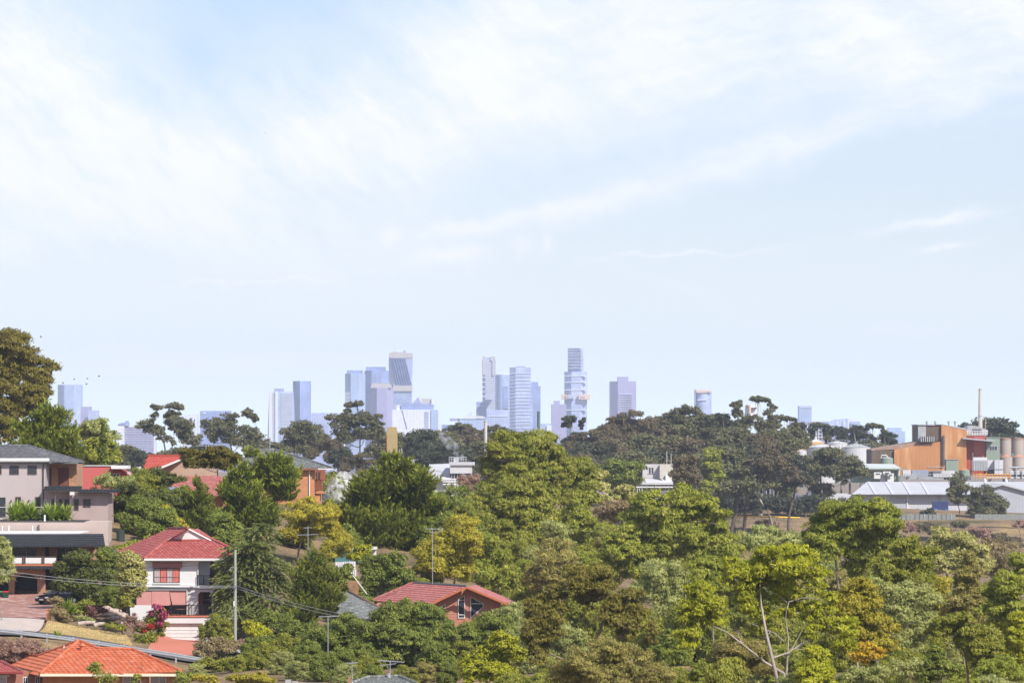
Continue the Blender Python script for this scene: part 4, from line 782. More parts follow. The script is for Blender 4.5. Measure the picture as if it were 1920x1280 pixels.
# --- red gabled roof
h = house('gabled_house', 'house with a bright scarlet tiled gable roof and white barge boards', 300, 935, 600)
fp = (P(268, 883, 598), P(330, 868, 598), P(278, 854.5, 604)); tiled(h, [P(268, 883, 598), onplane(300, 876, fp), onplane(352, 854.5, fp), P(278, 854.5, 604)], tile_scarlet, tw=.45, tl=.45, caps=[(P(278, 854.5, 604), onplane(352, 854.5, fp))])
MB().pp([(300, 877), (352, 857), (404, 880), (404, 935), (300, 935)], 600, 8).build('wall', mat('cream brown wall', (.40, .27, .20), var=.1), h)
MB().pp([(266, 884.5), (302, 874.5), (352, 854), (352, 857.5), (302, 878.5), (266, 888.5)], 597.4, .3).build('barge_board', white_trim, h); MB().pp([(262, 898), (298, 883), (298, 887), (262, 902)], 596, .3).build('barge_board', white_trim, h)
MB().pp([(268, 888), (300, 879), (300, 935), (268, 935)], 601, 6).build('wall', redw, h)
# --- low roof with solar panels
h = house('tiled_house', 'low brown tiled roof carrying blue solar panels, half hidden among the conifers', 400, 935, 548)
fp = (P(305, 928, 546), P(430, 926, 546), P(380, 896, 553)); tiled(h, [P(305, 928, 546), P(430, 926, 546), onplane(415, 892, fp), onplane(340, 893, fp)], tile_pink, tw=.42, tl=.42)
solar = mat('blue solar cell', (.03, .06, .22), rough=.15, var=.15, scale=.5, kind='grid', size=(.5, .5), col2=(.025, .05, .18), mortar=(.4, .42, .5), spec=.6)
for k in range(3):
    a = 312+k*13; q = [np.array(onplane(x, y, fp))+(0, -.12, .1) for x, y in ((a, 925), (a+12, 924.5), (a+17, 914), (a+5, 914.5))]; MB().slab(q, .04).build('solar_panel', solar, h)
part('wall', brick_red, h, 310, 425, 928.5, 960, 547, 5)
# ------------------------------------------------------------------ the industrial plant across the valley
PGp = 'industrial plant beyond the valley'
tan = mat('tan metal cladding', (.50, .32, .15), rough=.7, var=.08, scale=.2, kind='rib', size=(1.0, .1)); tank_w = mat('white painted steel tank', (.52, .52, .54), rough=.55, var=.06, scale=.15, stain=((.42, .38, .36), .25, .4))
orange = mat('orange corrugated cladding', (.44, .20, .08), rough=.75, var=.14, scale=.15, kind='rib', size=(1.2, .1), stain=((.58, .34, .17), .35, .7)); dbrown = mat('shaded brown cladding', (.12, .085, .06), rough=.8, var=.25, scale=.2, kind='rib', size=(1.2, .1), stain=((.28, .24, .20), .3, .5))
gmetal = mat('grey plant steel', (.34, .35, .36), rough=.6, var=.25, scale=.4); dmetal = mat('dark plant steel', (.09, .09, .10), rough=.6, var=.3, scale=.4); brick_m = mat('brick red cladding', (.34, .07, .05), rough=.75, var=.12, scale=.3); sage = mat('sage green cladding', (.22, .27, .22), rough=.7, var=.08, scale=.2, kind='rib', size=(1.0, .1))
rustroof = mat('rusty roof sheet', (.30, .20, .15), rough=.8, var=.25, scale=.25, stain=((.45, .40, .36), .4, .5)); silo_p = mat('pinkish concrete silo', (.36, .31, .28), rough=.85, var=.12, scale=.2, stain=((.46, .20, .10), .25, .5)); shedw = mat('white ribbed shed wall', (.48, .48, .51), rough=.6, var=.08, scale=.15, kind='rib', size=(.9, .1), stain=((.44, .43, .43), .3, .4))
roofw = mat('white metal shed roof', (.43, .43, .45), rough=.5, var=.08, scale=.1, kind='rib', size=(1.1, .1), stain=((.48, .48, .50), .12, .6)); greyshed = mat('grey metal shed', (.36, .37, .41), rough=.6, var=.08, scale=.2, kind='rib', size=(.9, .1)); slate = mat('slate blue cladding', (.15, .16, .22), rough=.65, var=.15, scale=.2, kind='rib', size=(.9, .1))
def plant(nm, label, px, py, Y, cat): return thing(nm, label, cat, P(px, py, Y), PGp)
def pcyl(mb, p0, p1, q0, q1, Y, top=None):
    x0, z1 = XZ(p0, q0, Y); x1, z0 = XZ(p1, q1, Y); r = (x1-x0)/2; mb.cyl((x0+x1)/2, Y+r, z0, z1, r, n=28)
    if top is not None: mb.cyl((x0+x1)/2, Y+r, z1+.01, XZ(0, top, Y)[1], r*1.02, r*.08, n=28)
    return mb
for p0, p1, q, lab in ((1482, 1512.5, 828, 'left of the two tan square silos'), (1515, 1545, 828, 'right of the two tan square silos')):
    o = plant('silo', lab, (p0+p1)/2, 905, 1690, 'silo'); mb = MB(); x0, z1 = XZ(p0, q, 1690); x1, z0 = XZ(p1, 905, 1690); mb.box(x0, x1, 1690, 1690+(x1-x0), z0, z1).build('silo_body', tan, o)
    zt = XZ(0, q-4, 1690)[1]; w = x1-x0; MB().loft([(x0, 1690, z1+.01), (x1, 1690, z1+.01), (x1, 1690+w, z1+.01), (x0, 1690+w, z1+.01)], [(x0+w*.4, 1690+w*.4, zt), (x1-w*.4, 1690+w*.4, zt), (x1-w*.4, 1690+w*.6, zt), (x0+w*.4, 1690+w*.6, zt)]).build('roof', tank_w, o); MB().cyl((x0+x1)/2, 1690+w/2, zt+.01, zt+.6, .5, n=10).build('vent', tank_w, o)
for p0, p1, q, b, t_, Y, lab in ((1494, 1513, 846, 905, 843, 1675, 'slim white tank in front of the tan square silos'), (1515, 1575, 838, 905, 832.5, 1680, 'left white storage tank behind the large gum'), (1552, 1590, 830, 905, 826.5, 1720, 'white storage tank between and behind the two others'), (1579, 1634, 838.5, 905, 831, 1676, 'broad white storage tank left of the orange plant building')):
    o = plant('storage_tank', lab, (p0+p1)/2, b, Y, 'tank'); pcyl(MB(), p0, p1, q, b, Y).build('tank_body', tank_w, o, smooth=False); x0, z1 = XZ(p0, q, Y); x1 = XZ(p1, q, Y)[0]; r = (x1-x0)/2; MB().cyl((x0+x1)/2, Y+r, z1+.01, XZ(0, t_, Y)[1], r*1.02, r*.08, n=28).build('cone_roof', gmetal if p0 > 1575 else tank_w, o)
    mb = MB(); ring = [(x0+r+(r*1.0)*math.cos(a), Y+r+r*math.sin(a), z1+1.0) for a in np.linspace(0, 2*math.pi, 19)]; mb.tube(ring, .07, 4)
    for q_ in ring[::2]: mb.bar(q_, (q_[0], q_[1], z1), .05)
    mb.build('guard_rail', gmetal, o)
o = plant('plant_building', 'tall orange corrugated plant building with a shaded brown side and roof vents', 1745, 888, 1640, 'building')
MB().pp([(1676.5, 842.5), (1765, 827), (1765, 796.5), (1812, 806.5), (1812.5, 890), (1676.5, 890)], 1640, 26).build('front_wall', orange, o)
part('side_wall', dbrown, o, 1634, 1676.2, 844, 890, 1641, 24); MB().pp([(1634, 844), (1634, 842), (1727, 826.5), (1765, 826.8), (1677, 842.2)], 1641.5, 24).build('low_roof', rustroof, o)  # shade of the unlit left side is put into the cladding colour
MB().pp([(1721, 797), (1764.7, 797), (1764.7, 826), (1721, 828)], 1641, 24).build('upper_side_wall', dbrown, o); part('wall_patch', gmetal, o, 1721.3, 1736, 799, 827, 1640.8, .15); MB().pp([(1720, 796.8), (1765, 796), (1812.5, 806), (1812, 803), (1766, 794.8), (1720, 795)], 1640.5, 25).build('roof_edge', gmetal, o)
part('access_platform', dmetal, o, 1726, 1752, 818, 828, 1639, 1.5); mb = MB()
for x in np.arange(1727, 1753, 4): mb.bar(P(x, 818, 1638.8), P(x, 828, 1638.8), .10)
mb.build('platform_rail', white_trim, o, kind='stuff'); part('vertical_duct', dmetal, o, 1767.8, 1771.2, 816, 872, 1639, .8)
for x in (1738, 1754, 1779, 1791): mb = MB(); pcyl(mb, x-1.6, x+1.6, 792.5, 798 if x < 1770 else 801, 1645); pcyl(mb, x-2.6, x+2.6, 789.5, 792.3, 1644.5, 788.6); mb.build('roof_vent', gmetal, o)
o = plant('plant_building', 'brick-red block of the plant under a slanting canopy', 1830, 888, 1643, 'building'); part('wall', brick_m, o, 1812.8, 1849, 816.5, 890, 1643, 20); part('paler_wall_part', mat('paler brick red panel', (.42, .11, .09), var=.1), o, 1826, 1848.5, 817, 862, 1642.8, .18); MB().pp([(1804.5, 820), (1864, 825.3), (1864, 827.8), (1804.5, 822.5)], 1638, 5).build('canopy', gmetal, o); mb = MB(); mb.bar(P(1824, 848, 1642.5), P(1824, 880, 1642.5), .2); mb.build('pipe', white_trim, o)  # right part of the wall is a paler red
MB().pp([(1812.5, 806), (1815, 800), (1822, 797), (1835, 799), (1852, 806), (1852, 816), (1812.5, 816)], 1650, 14).build('roof_structure', gmetal, o); part('louvre_bank', dmetal, o, 1824, 1840, 804, 812, 1645, 2); mb = MB()
for x in np.arange(1813, 1853, 5): mb.bar(P(x, 808, 1642), P(x, 816.3, 1642), .09)
mb.bar(P(1812, 808, 1642), P(1853, 808, 1642), .09); mb.bar(P(1812, 811.5, 1642), P(1853, 811.5, 1642), .07); mb.build('roof_rail', white_trim, o, kind='stuff')
o = plant('plant_building', 'sage green stair tower of the plant with one dark window', 1862, 888, 1642, 'building'); part('wall', sage, o, 1849.3, 1875, 820.5, 890, 1642, 12); part('roof', gmetal, o, 1848.8, 1875.5, 819.5, 820.4, 1641.8, 12.5); win(o, 1854, 1870.5, 835, 845, 1642, nx=3, fm=gmetal, t=.2)
o = plant('chimney', 'tallest pale concrete flue of the plant, with a rust-brown rim', 1838, 822, 1655, 'chimney'); x = XZ(1838, 0, 1655)[0]; MB().cyl(x, 1655, P(0, 830, 1655)[2], P(0, 731, 1655)[2], .78, .52, n=16).build('shaft', mat('pale flue', (.46, .44, .41), var=.12, scale=.3, stain=((.34, .27, .22), .4, .5)), o); MB().cyl(x, 1655, P(0, 730.9, 1655)[2], P(0, 728.5, 1655)[2], .56, .45, n=16).build('rim', rustroof, o); MB().cyl(x, 1655, P(0, 780, 1655)[2], P(0, 778.6, 1655)[2], .80, n=16).build('collar', gmetal, o)
o = plant('chimney', 'thin low flue just right of the tallest flue', 1847.5, 818, 1656, 'chimney'); MB().cyl(XZ(1847.5, 0, 1656)[0], 1656, P(0, 818, 1656)[2], P(0, 781, 1656)[2], .18, n=10).build('shaft', rustroof, o); mb = MB(); mb.bar(P(1847.5, 806, 1656), P(1852, 806, 1656), .1); mb.build('bracket', gmetal, o)
for p0, p1, q, b, Y, lab in ((1875.5, 1897.5, 824, 890, 1660, 'left upper pinkish silo at the right edge'), (1898.5, 1922, 824, 890, 1660, 'right upper pinkish silo at the right edge'), (1922.5, 1945, 824, 890, 1660, 'upper pinkish silo cut off by the right edge')):
    o = plant('silo', lab, (p0+p1)/2, b, Y, 'silo'); pcyl(MB(), p0, p1, q, b, Y).build('silo_body', silo_p, o); pcyl(MB(), p0-.3, p1+.3, 821, 823.9, Y-.1, 820).build('rim', rustroof, o)
for p0, p1, q, b, Y, lab in ((1877, 1899.5, 857, 893, 1646, 'lower cone-topped silo left of the pipes at the right edge'), (1900.5, 1923, 857, 893, 1646, 'lower cone-topped silo at the right edge')):
    o = plant('silo', lab, (p0+p1)/2, b, Y, 'silo'); pcyl(MB(), p0, p1, q, b, Y).build('silo_body', silo_p, o); x0, z1 = XZ(p0, q, Y); r = (XZ(p1, q, Y)[0]-x0)/2; MB().cyl(x0+r, Y+r, z1+.01, XZ(0, 851.5, Y)[1], r*1.03, r*.15, n=24).build('cone_roof', mat('rusty cone roof', (.48, .24, .15), var=.15), o); mb = MB()
    for k in range(9): a = math.pi+math.pi*k/8; mb.bar((x0+r+r*math.cos(a), Y+r+r*math.sin(a), z1-.5), (x0+r+r*math.cos(a), Y+r+r*math.sin(a), z1+1.2), .05)
    mb.build('guard_rail', gmetal, o)
o = plant('filter_unit', 'pale grey filter house on legs before the brick-red block', 1837, 905, 1632, 'machine'); part('casing', tank_w, o, 1825, 1851, 857, 862, 1631, 5); MB().pp([(1824, 862.2), (1851.5, 862.2), (1851.5, 882), (1824, 882)], 1630.5, 6).build('hopper_box', shedw, o); mb = MB()
for x in np.arange(1826, 1851, 3.1): mb.pb(x, x+1.1, 863, 881.5, 1630.3, .15)
mb.build('panel_rib', gmetal, o, kind='stuff')
for x in (1826, 1838, 1849): part('leg', mat('orange painted steel', (.7, .32, .05), rough=.5), o, x-.6, x+.6, 882.2, 897, 1631, .4)
o = plant('plant_container', 'tall pale panelled enclosure right of the filter house', 1873, 905, 1630, 'enclosure'); part('left_panel', shedw, o, 1865, 1872.6, 862, 897, 1630, 5); part('right_panel', tank_w, o, 1873, 1881, 862, 897, 1630, 5); part('middle_band', gmetal, o, 1864.8, 1881.2, 878.5, 879.5, 1629.8, .2); part('window', glass_dark, o, 1852.5, 1864, 880, 890, 1633, .2); part('back_panel', shedw, o, 1851.5, 1864.6, 862, 897, 1633.3, 4)
o = plant('plant_cabin', 'plain sage green box before the orange wall', 1786, 892, 1630, 'cabin'); part('wall', sage, o, 1774, 1797, 861.5, 895, 1630, 6); part('roof', gmetal, o, 1773.6, 1797.4, 860.7, 861.4, 1629.8, 6.4)
o = plant('storage_tank', 'squat rust-topped tank beside the sage green box', 1810, 893, 1631, 'tank'); pcyl(MB(), 1799, 1822, 881, 895, 1631).build('tank_body', sage, o); x0, z1 = XZ(1799, 881, 1631); r = (XZ(1822, 0, 1631)[0]-x0)/2; MB().cyl(x0+r, 1631+r, z1+.01, XZ(0, 878.5, 1631)[1], r*1.02, r*.1, n=24).build('cone_roof', mat('rusty cone roof', (0, 0, 0)), o)
o = plant('storage_tank', 'small sage tank before the shaded brown side wall', 1663, 875, 1634, 'tank'); pcyl(MB(), 1651, 1675.5, 859, 880, 1634).build('tank_body', sage, o); x0, z1 = XZ(1651, 859, 1634); r = (XZ(1675.5, 0, 1634)[0]-x0)/2; MB().cyl(x0+r, 1634+r, z1+.01, XZ(0, 855.5, 1634)[1], r*1.02, r*.1, n=24).build('cone_roof', gmetal, o); MB().tube([P(1652, 858, 1634.5), P(1653, 853.5, 1634.5), P(1662, 852.8, 1634.5), P(1664, 857, 1634.5)], .2, 6).build('pipe', white_trim, o)
o = plant('plant_building', 'low sage green workshop with a pale roof before the storage tanks', 1655, 905, 1610, 'building'); part('wall', sage, o, 1600, 1688, 876, 905, 1612, 14); MB().slab([P(1600, 876.5, 1609), P(1690, 877.5, 1609), P(1676, 869.5, 1622), P(1600, 868.5, 1622)], .3).build('roof', mat('pale green-grey roof', (.46, .50, .48), rough=.5, var=.08, scale=.2), o); part('gutter', sage, o, 1600, 1700, 877.8, 880, 1608.6, .5); part('downpipe', white_trim, o, 1685, 1687, 880.2, 897, 1611, .4); part('wall_band', white_trim, o, 1630, 1688, 880.5, 882.5, 1611.7, .25)
o = plant('roof_plant', 'group of white air-conditioning boxes on the long white shed', 1655, 903, 1602, 'machine')
for a, b, c, d in ((1639, 1653, 885, 897), (1651, 1660, 886, 904), (1664, 1676, 887, 903), (1656, 1670, 883.5, 892)): part('unit', white_paint, o, a, b, c, d, 1602+random.random()*2, 2.2); part('fan_grille', dmetal, o, a+3, b-3, c+2, c+5, 1601.6, .3)
o = plant('roof_plant', 'row of ducts, coolers and catwalks on the roof below the orange wall', 1735, 900, 1615, 'machine')
for a, b, c, d, mt in ((1693, 1708, 881, 892, tank_w), (1710, 1741, 881, 892, mat('blue-grey cooler', (.25, .28, .36), var=.2, kind='rib', size=(.8, .1))), (1750, 1790, 882, 894, tank_w), (1742, 1750, 884, 893, dmetal), (1700, 1720, 890, 898, gmetal), (1722, 1770, 893, 898, gmetal), (1770, 1820, 893, 899, dmetal)): part('duct_box', mt, o, a, b, c, d, 1614+random.random()*3, 3)
MB().tube([P(1738, 880, 1613), P(1740, 875.5, 1613), P(1772, 875.5, 1613)], .28, 6).build('pipe', rustroof, o); mb = MB()
for x in np.arange(1690, 1820, 6): mb.bar(P(x, 889, 1611), P(x, 899, 1611), .08)
mb.bar(P(1690, 889, 1611), P(1820, 889, 1611), .09); mb.bar(P(1690, 894, 1611), P(1820, 894, 1611), .07); mb.build('catwalk_rail', gmetal, o, kind='stuff')
o = plant('pipe_rack', 'orange railed pipe rack and pale pipes at the right edge', 1880, 900, 1622, 'pipework')
for y, mt in ((876, gmetal), (884.5, tank_w), (888, tank_w), (891.5, dmetal), (895.5, tank_w)): MB().tube([P(1892 if y < 890 else 1850, y, 1624), P(1950, y, 1624)], .32, 8).build('pipe', mt, o)
for x in (1894, 1906, 1917): part('post', gmetal, o, x-.7, x+.7, 876, 900, 1623, .4)
mb = MB(); orr = mat('orange painted steel', (0, 0, 0))
for x in np.arange(1830, 1898, 5): mb.bar(P(x, 889, 1620), P(x, 898, 1620), .12)
mb.bar(P(1830, 889, 1620), P(1896, 889, 1620), .12); mb.bar(P(1830, 893, 1620), P(1896, 893, 1620), .1); mb.build('railing', orr, o, kind='stuff')
o = plant('long_shed', 'long white shed with a pale metal roof running to the right edge', 1760, 966, 1560, 'shed')
MB().slab([P(1596, 927, 1559), P(1975, 927, 1559), P(1975, 902.5, 1584), P(1625, 903, 1584)], .3).build('roof', roofw, o); part('wall', shedw, o, 1590, 1775, 928, 967, 1561, 22); part('right_wall', shedw, o, 1775.2, 1960, 928, 967, 1561.3, 22); part('gutter', dmetal, o, 1596, 1870, 926.2, 927.8, 1558.6, .4); part('downpipe', white_paint, o, 1700, 1702.5, 928, 955, 1560.6, .4); part('downpipe', gmetal, o, 1761, 1762.4, 925, 940, 1560.6, .3); d = part('roller_door', greyshed, o, 1669, 1699, 933, 956, 1560.8, .15)
for x in (1640, 1672, 1705, 1739): MB().slab([P(x, 926.5, 1558.8), P(x+5, 926.5, 1558.8), P(x-9, 903.2, 1583.5), P(x-14, 903.2, 1583.5)], -.12).build('roof_light', mat('translucent roof sheet', (.52, .52, .66), rough=.4, var=.05), o)
for x in (1847, 1887): pcyl(MB(), x-3, x+3, 899, 904, 1575, 896.5).build('roof_vent', tank_w, o)
o = plant('shed', 'grey gabled shed at the right edge', 1905, 975, 1500, 'shed'); MB().pp([(1863, 914), (1880, 909.5), (1975, 935), (1975, 975), (1863, 975)], 1500, 30).build('gable_wall', greyshed, o); MB().pp([(1862, 914.2), (1880, 909.2), (1976, 935), (1976, 931), (1880, 906.5), (1862, 912)], 1499, 32).build('roof', roofw, o)
o = plant('truck_trailer', 'dark navy curtain-sided trailer against the white shed', 1763, 962, 1545, 'trailer'); part('body', mat('navy tarpaulin', (.035, .045, .13), rough=.5, var=.1), o, 1749, 1778, 940, 956, 1545, 3); part('chassis', dmetal, o, 1750, 1778, 956.2, 958, 1545.4, 2.2)
for x in (1754, 1759, 1773): MB().tube([P(x, 959, 1545.3), P(x, 959, 1546.5)], .5, 10).build('wheel', dmetal, o)
bl = mat('blue plastic crate', (.06, .17, .42), rough=.5, var=.15)
for k in range(14): x = 1683+k*6.9; h_ = 953+((k*7) % 5); a = plant('crate_stack', ['first','second','third','fourth','fifth','sixth','seventh','eighth','ninth','tenth','eleventh','twelfth','thirteenth','last'][k]+' blue crate stack from the left along the white shed', x+3, 964, 1540, 'crates'); a['group'] = 'blue crate stacks'; part('crate', bl, a, x, x+6.2, h_, 958.6, 1540, 1.2); part('crate', bl, a, x+.2, x+6.3, 959, 964, 1540.1, 1.2)
o = plant('fence', 'grey boarded boundary fence of the plant, right of the tall olive gum', 1737, 974, 1420, 'fence'); fm_ = mat('grey fence board', (.21, .22, .21), rough=.8, var=.2)
for k in range(13): MB().pb(1683+k*8.4, 1691+k*8.4, 963.5, 974, 1420, .12).build('panel', fm_, o); part('post', white_trim if k % 3 == 0 else fm_, o, 1682.4+k*8.4, 1682.9+k*8.4, 962, 974.5, 1419.8, .2)
o = plant('fence', 'grey boarded boundary fence of the plant at the right edge', 1880, 974, 1420, 'fence')
for k in range(11): MB().pb(1828+k*8.4, 1836+k*8.4, 963.5, 974, 1420, .12).build('panel', fm_, o)
o = plant('shed', 'slate blue shed behind the gums left of the long white shed', 1500, 972, 1520, 'shed')
for a, b, t_ in ((1469, 1495, 923), (1496, 1514, 928), (1515, 1540, 922), (1541, 1590, 925)): part('wall_bay', slate if a < 1540 else shedw, o, a, b, t_, 973, 1520+(a % 3), 8)
o = plant('louvre_tower', 'pale slatted cooling tower at the left end of the slate blue shed', 1462, 972, 1525, 'machine'); part('core', dmetal, o, 1457.5, 1467, 928, 958, 1525, 3)
for y in np.arange(928, 957, 3.6): part('slat', white_paint, o, 1457, 1467.5, y, y+2.2, 1524.5, .4)
o = plant('safety_barrier', 'long yellow barrier along the top of the bare bank', 1420, 972, 1410, 'barrier'); MB().tube([P(1320, 967.5, 1410), P(1420, 967.8, 1410), P(1500, 970.2, 1410)], .22, 6).build('rail', mat('yellow safety paint', (.75, .48, .03), rough=.5), o)
for x in range(1330, 1500, 14): part('post', dmetal, o, x-.4, x+.4, 968, 974, 1410.2, .2)
o = plant('electric_cabinet', 'small white cabinet behind the yellow barrier', 1426, 972, 1414, 'cabinet'); part('box', white_paint, o, 1422.5, 1429.5, 962.5, 968.5, 1414, 1); part('door', cream, o, 1424, 1428, 963.5, 968.3, 1413.9, .1)
# pipework between the gums
o = plant('pipe_structure', 'tall weathered pipe structure among the ridge gums', 1410, 935, 1440, 'pipework')
for x in np.arange(1381, 1452, 7.0): part('column', gmetal, o, x-.6, x+.6, 858+((x*3) % 4), 930, 1440+(x % 3), .5)
for y in (860, 868, 876, 884, 893, 901, 910): MB().tube([P(1380, y, 1440.5), P(1452, y+((y*7) % 3)-1, 1440.5)], .22, 6).build('pipe', gmetal if y % 3 else white_trim, o)
for x in (1392.5, 1396.5): MB().tube([P(x, 867, 1439), P(x, 892, 1439)], .45, 8).build('vertical_pipe', tank_w, o)
part('platform', gmetal, o, 1382, 1410, 890, 893, 1438.5, 2.5); part('vessel', rustroof, o, 1412, 1424, 868, 882, 1441, 3); part('vessel', gmetal, o, 1426, 1446, 888, 900, 1441, 3); part('backing', dmetal, o, 1383, 1450, 878, 925, 1444, 2)
# white concrete block
o = plant('plant_building', 'white concrete plant building with an outside stair, between the trees', 1232, 935, 1300, 'building'); wcon = mat('cream concrete', (.46, .43, .38), rough=.85, var=.08, scale=.4, stain=((.45, .40, .34), .4, .4))
part('front_wall', wcon, o, 1237, 1262, 870, 905, 1300, 8); part('left_wall', mat('grey shaded concrete', (.46, .44, .44), var=.1), o, 1205, 1236.7, 870, 905, 1302, 6); MB().slab([P(1205, 905, 1297), P(1262, 905, 1297), P(1262, 898, 1300), P(1205, 896, 1300)], .3).build('low_roof', roofw, o); mb = MB()
for k in range(9): mb.pb(1228+k*1.9, 1230.4+k*1.9, 889+k*1.6, 890+k*1.6, 1299, .8)
mb.build('stair', dmetal, o, kind='stuff'); part('landing', dmetal, o, 1214, 1230, 888, 889.4, 1299, 1.2); win(o, 1217, 1220, 876, 887, 1302, fm=dmetal, name='door'); win(o, 1222, 1225, 876, 887, 1302, fm=dmetal)
for y in (904, 907, 913): MB().tube([P(1193, y, 1294), P(1262, y, 1294)], .22, 6).build('pipe', tank_w, o)
for x in (1195, 1199, 1204): part('column', white_paint, o, x-.5, x+.5, 914, 940, 1294, .3)
part('tank_wall', tank_w, o, 1210, 1262, 920, 940, 1296, 4); part('mast', white_paint, o, 1250, 1250.7, 845, 870, 1301, .2); part('mast', white_paint, o, 1258, 1258.7, 850, 870, 1301, .2); part('box', white_paint, o, 1248, 1256, 889, 902, 1299, .7)
# white roofed works with the cooling tower
o = plant('works_building', 'white-roofed works with a railed roof plant, behind the huge cypress', 845, 925, 1300, 'building'); MB().slab([P(797, 898, 1296), P(845, 899, 1296), P(845, 868.5, 1312), P(805, 870, 1312)], .3).build('roof', roofw, o); part('wall', shedw, o, 800, 889, 899.3, 930, 1298, 12); part('upper_wall', tank_w, o, 844, 885, 872, 887, 1297, 9); part('upper_roof', roofw, o, 842, 890, 866, 871.8, 1296.5, 10); part('frame_bay', dmetal, o, 844, 866, 887.3, 899, 1298.5, 4)
for x in (847, 852, 858, 864): part('column', white_trim, o, x-.4, x+.4, 887.3, 912, 1297.6, .3)
mb = MB()
for x in np.arange(842, 876, 4.5): mb.bar(P(x, 856.5, 1297), P(x, 866, 1297), .10)
mb.bar(P(842, 856.5, 1297), P(875, 856.5, 1297), .1); mb.bar(P(842, 861, 1297), P(875, 861, 1297), .08); mb.build('roof_rail', gmetal, o, kind='stuff'); part('fan_deck', tank_w, o, 850, 860, 858, 865.8, 1300, 3)
MB().tube([P(808, 897, 1296), P(808, 911, 1296)], .3, 6).build('vent_pipe', tank_w, o)
for y in (898, 903, 908): MB().tube([P(830, y, 1295), P(862, y, 1295)], .16, 5).build('pipe', white_trim, o)
o = plant('chimney', 'broad yellow chimney stack with a rusty, shaded left edge', 735, 905, 900, 'chimney'); ys = mat('ochre yellow stack paint', (.33, .25, .125), rough=.8, var=.12, scale=.3, stain=((.50, .14, .03), .35, .5)); x = XZ(734.5, 0, 900)[0]; k = 900/F
MB().loft([(x-10.4*k, 900, XZ(0, 905, 900)[1]), (x+10.4*k, 900, XZ(0, 905, 900)[1]), (x+10.4*k, 901.8, XZ(0, 905, 900)[1]), (x-10.4*k, 901.8, XZ(0, 905, 900)[1])], [(x-10.2*k, 900, XZ(0, 815, 900)[1]), (x+10.4*k, 900, XZ(0, 815, 900)[1]), (x+10.4*k, 901.8, XZ(0, 815, 900)[1]), (x-10.2*k, 901.8, XZ(0, 815, 900)[1])]).build('stack_shaft', ys, o)
MB().loft([(x-10.2*k, 900, XZ(0, 814.9, 900)[1]), (x+10.4*k, 900, XZ(0, 814.9, 900)[1]), (x+10.4*k, 901.8, XZ(0, 814.9, 900)[1]), (x-10.2*k, 901.8, XZ(0, 814.9, 900)[1])], [(x-8.6*k, 900.1, XZ(0, 800.5, 900)[1]), (x+8.6*k, 900.1, XZ(0, 800.5, 900)[1]), (x+8.6*k, 901.6, XZ(0, 800.5, 900)[1]), (x-8.6*k, 901.6, XZ(0, 800.5, 900)[1])]).build('stack_head', ys, o)
MB().loft([(x-10.7*k, 899.97, XZ(0, 905, 900)[1]), (x-8.4*k, 899.97, XZ(0, 905, 900)[1]), (x-8.4*k, 900.2, XZ(0, 905, 900)[1]), (x-10.7*k, 900.2, XZ(0, 905, 900)[1])], [(x-10.5*k, 899.97, XZ(0, 815, 900)[1]), (x-8.8*k, 899.97, XZ(0, 815, 900)[1]), (x-8.8*k, 900.2, XZ(0, 815, 900)[1]), (x-10.5*k, 900.2, XZ(0, 815, 900)[1])]).build('shaded_rust_edge', mat('shaded rust edge', (.20, .07, .025), rough=.8, var=.5, scale=.8), o); mb = MB(); mb.bar(P(749, 842, 900), P(749, 852, 900), .08); mb.bar(P(753, 840, 900), P(753, 850, 900), .08); mb.bar(P(746, 848, 900), P(755, 848, 900), .08); mb.build('ladder_bracket', gmetal, o)  # rust strip, its colour darkened for the shade of the unlit left edge
o = plant('chimney', 'slender pale flue left of the tallest central olive gum', 910.5, 860, 1250, 'chimney'); x = XZ(910.5, 0, 1250)[0]; MB().cyl(x, 1250, P(0, 880, 1250)[2], P(0, 790.5, 1250)[2], .40, .38, n=14).build('shaft', mat('pale flue', (0, 0, 0)), o); MB().cyl(x, 1250, P(0, 880, 1250)[2], P(0, 845, 1250)[2], .415, n=14).build('lower_sleeve', mat('rusty grey sleeve', (.34, .24, .19), var=.25, scale=1), o); MB().cyl(x, 1250, P(0, 790.4, 1250)[2], P(0, 788.5, 1250)[2], .44, n=14).build('rim', gmetal, o)
o = plant('chimney', 'dark green thin flue above the tallest central olive gum', 1009.5, 840, 1250, 'chimney'); x = XZ(1009.7, 0, 1250)[0]; MB().cyl(x, 1250, P(0, 850, 1250)[2], P(0, 772.5, 1250)[2], .33, n=14).build('shaft', mat('dark green flue', (.09, .13, .11), var=.1, stain=((.2, .25, .22), .8, .4)), o); MB().cyl(x, 1250, P(0, 772.4, 1250)[2], P(0, 770.5, 1250)[2], .38, .3, n=14).build('rim', dmetal, o)
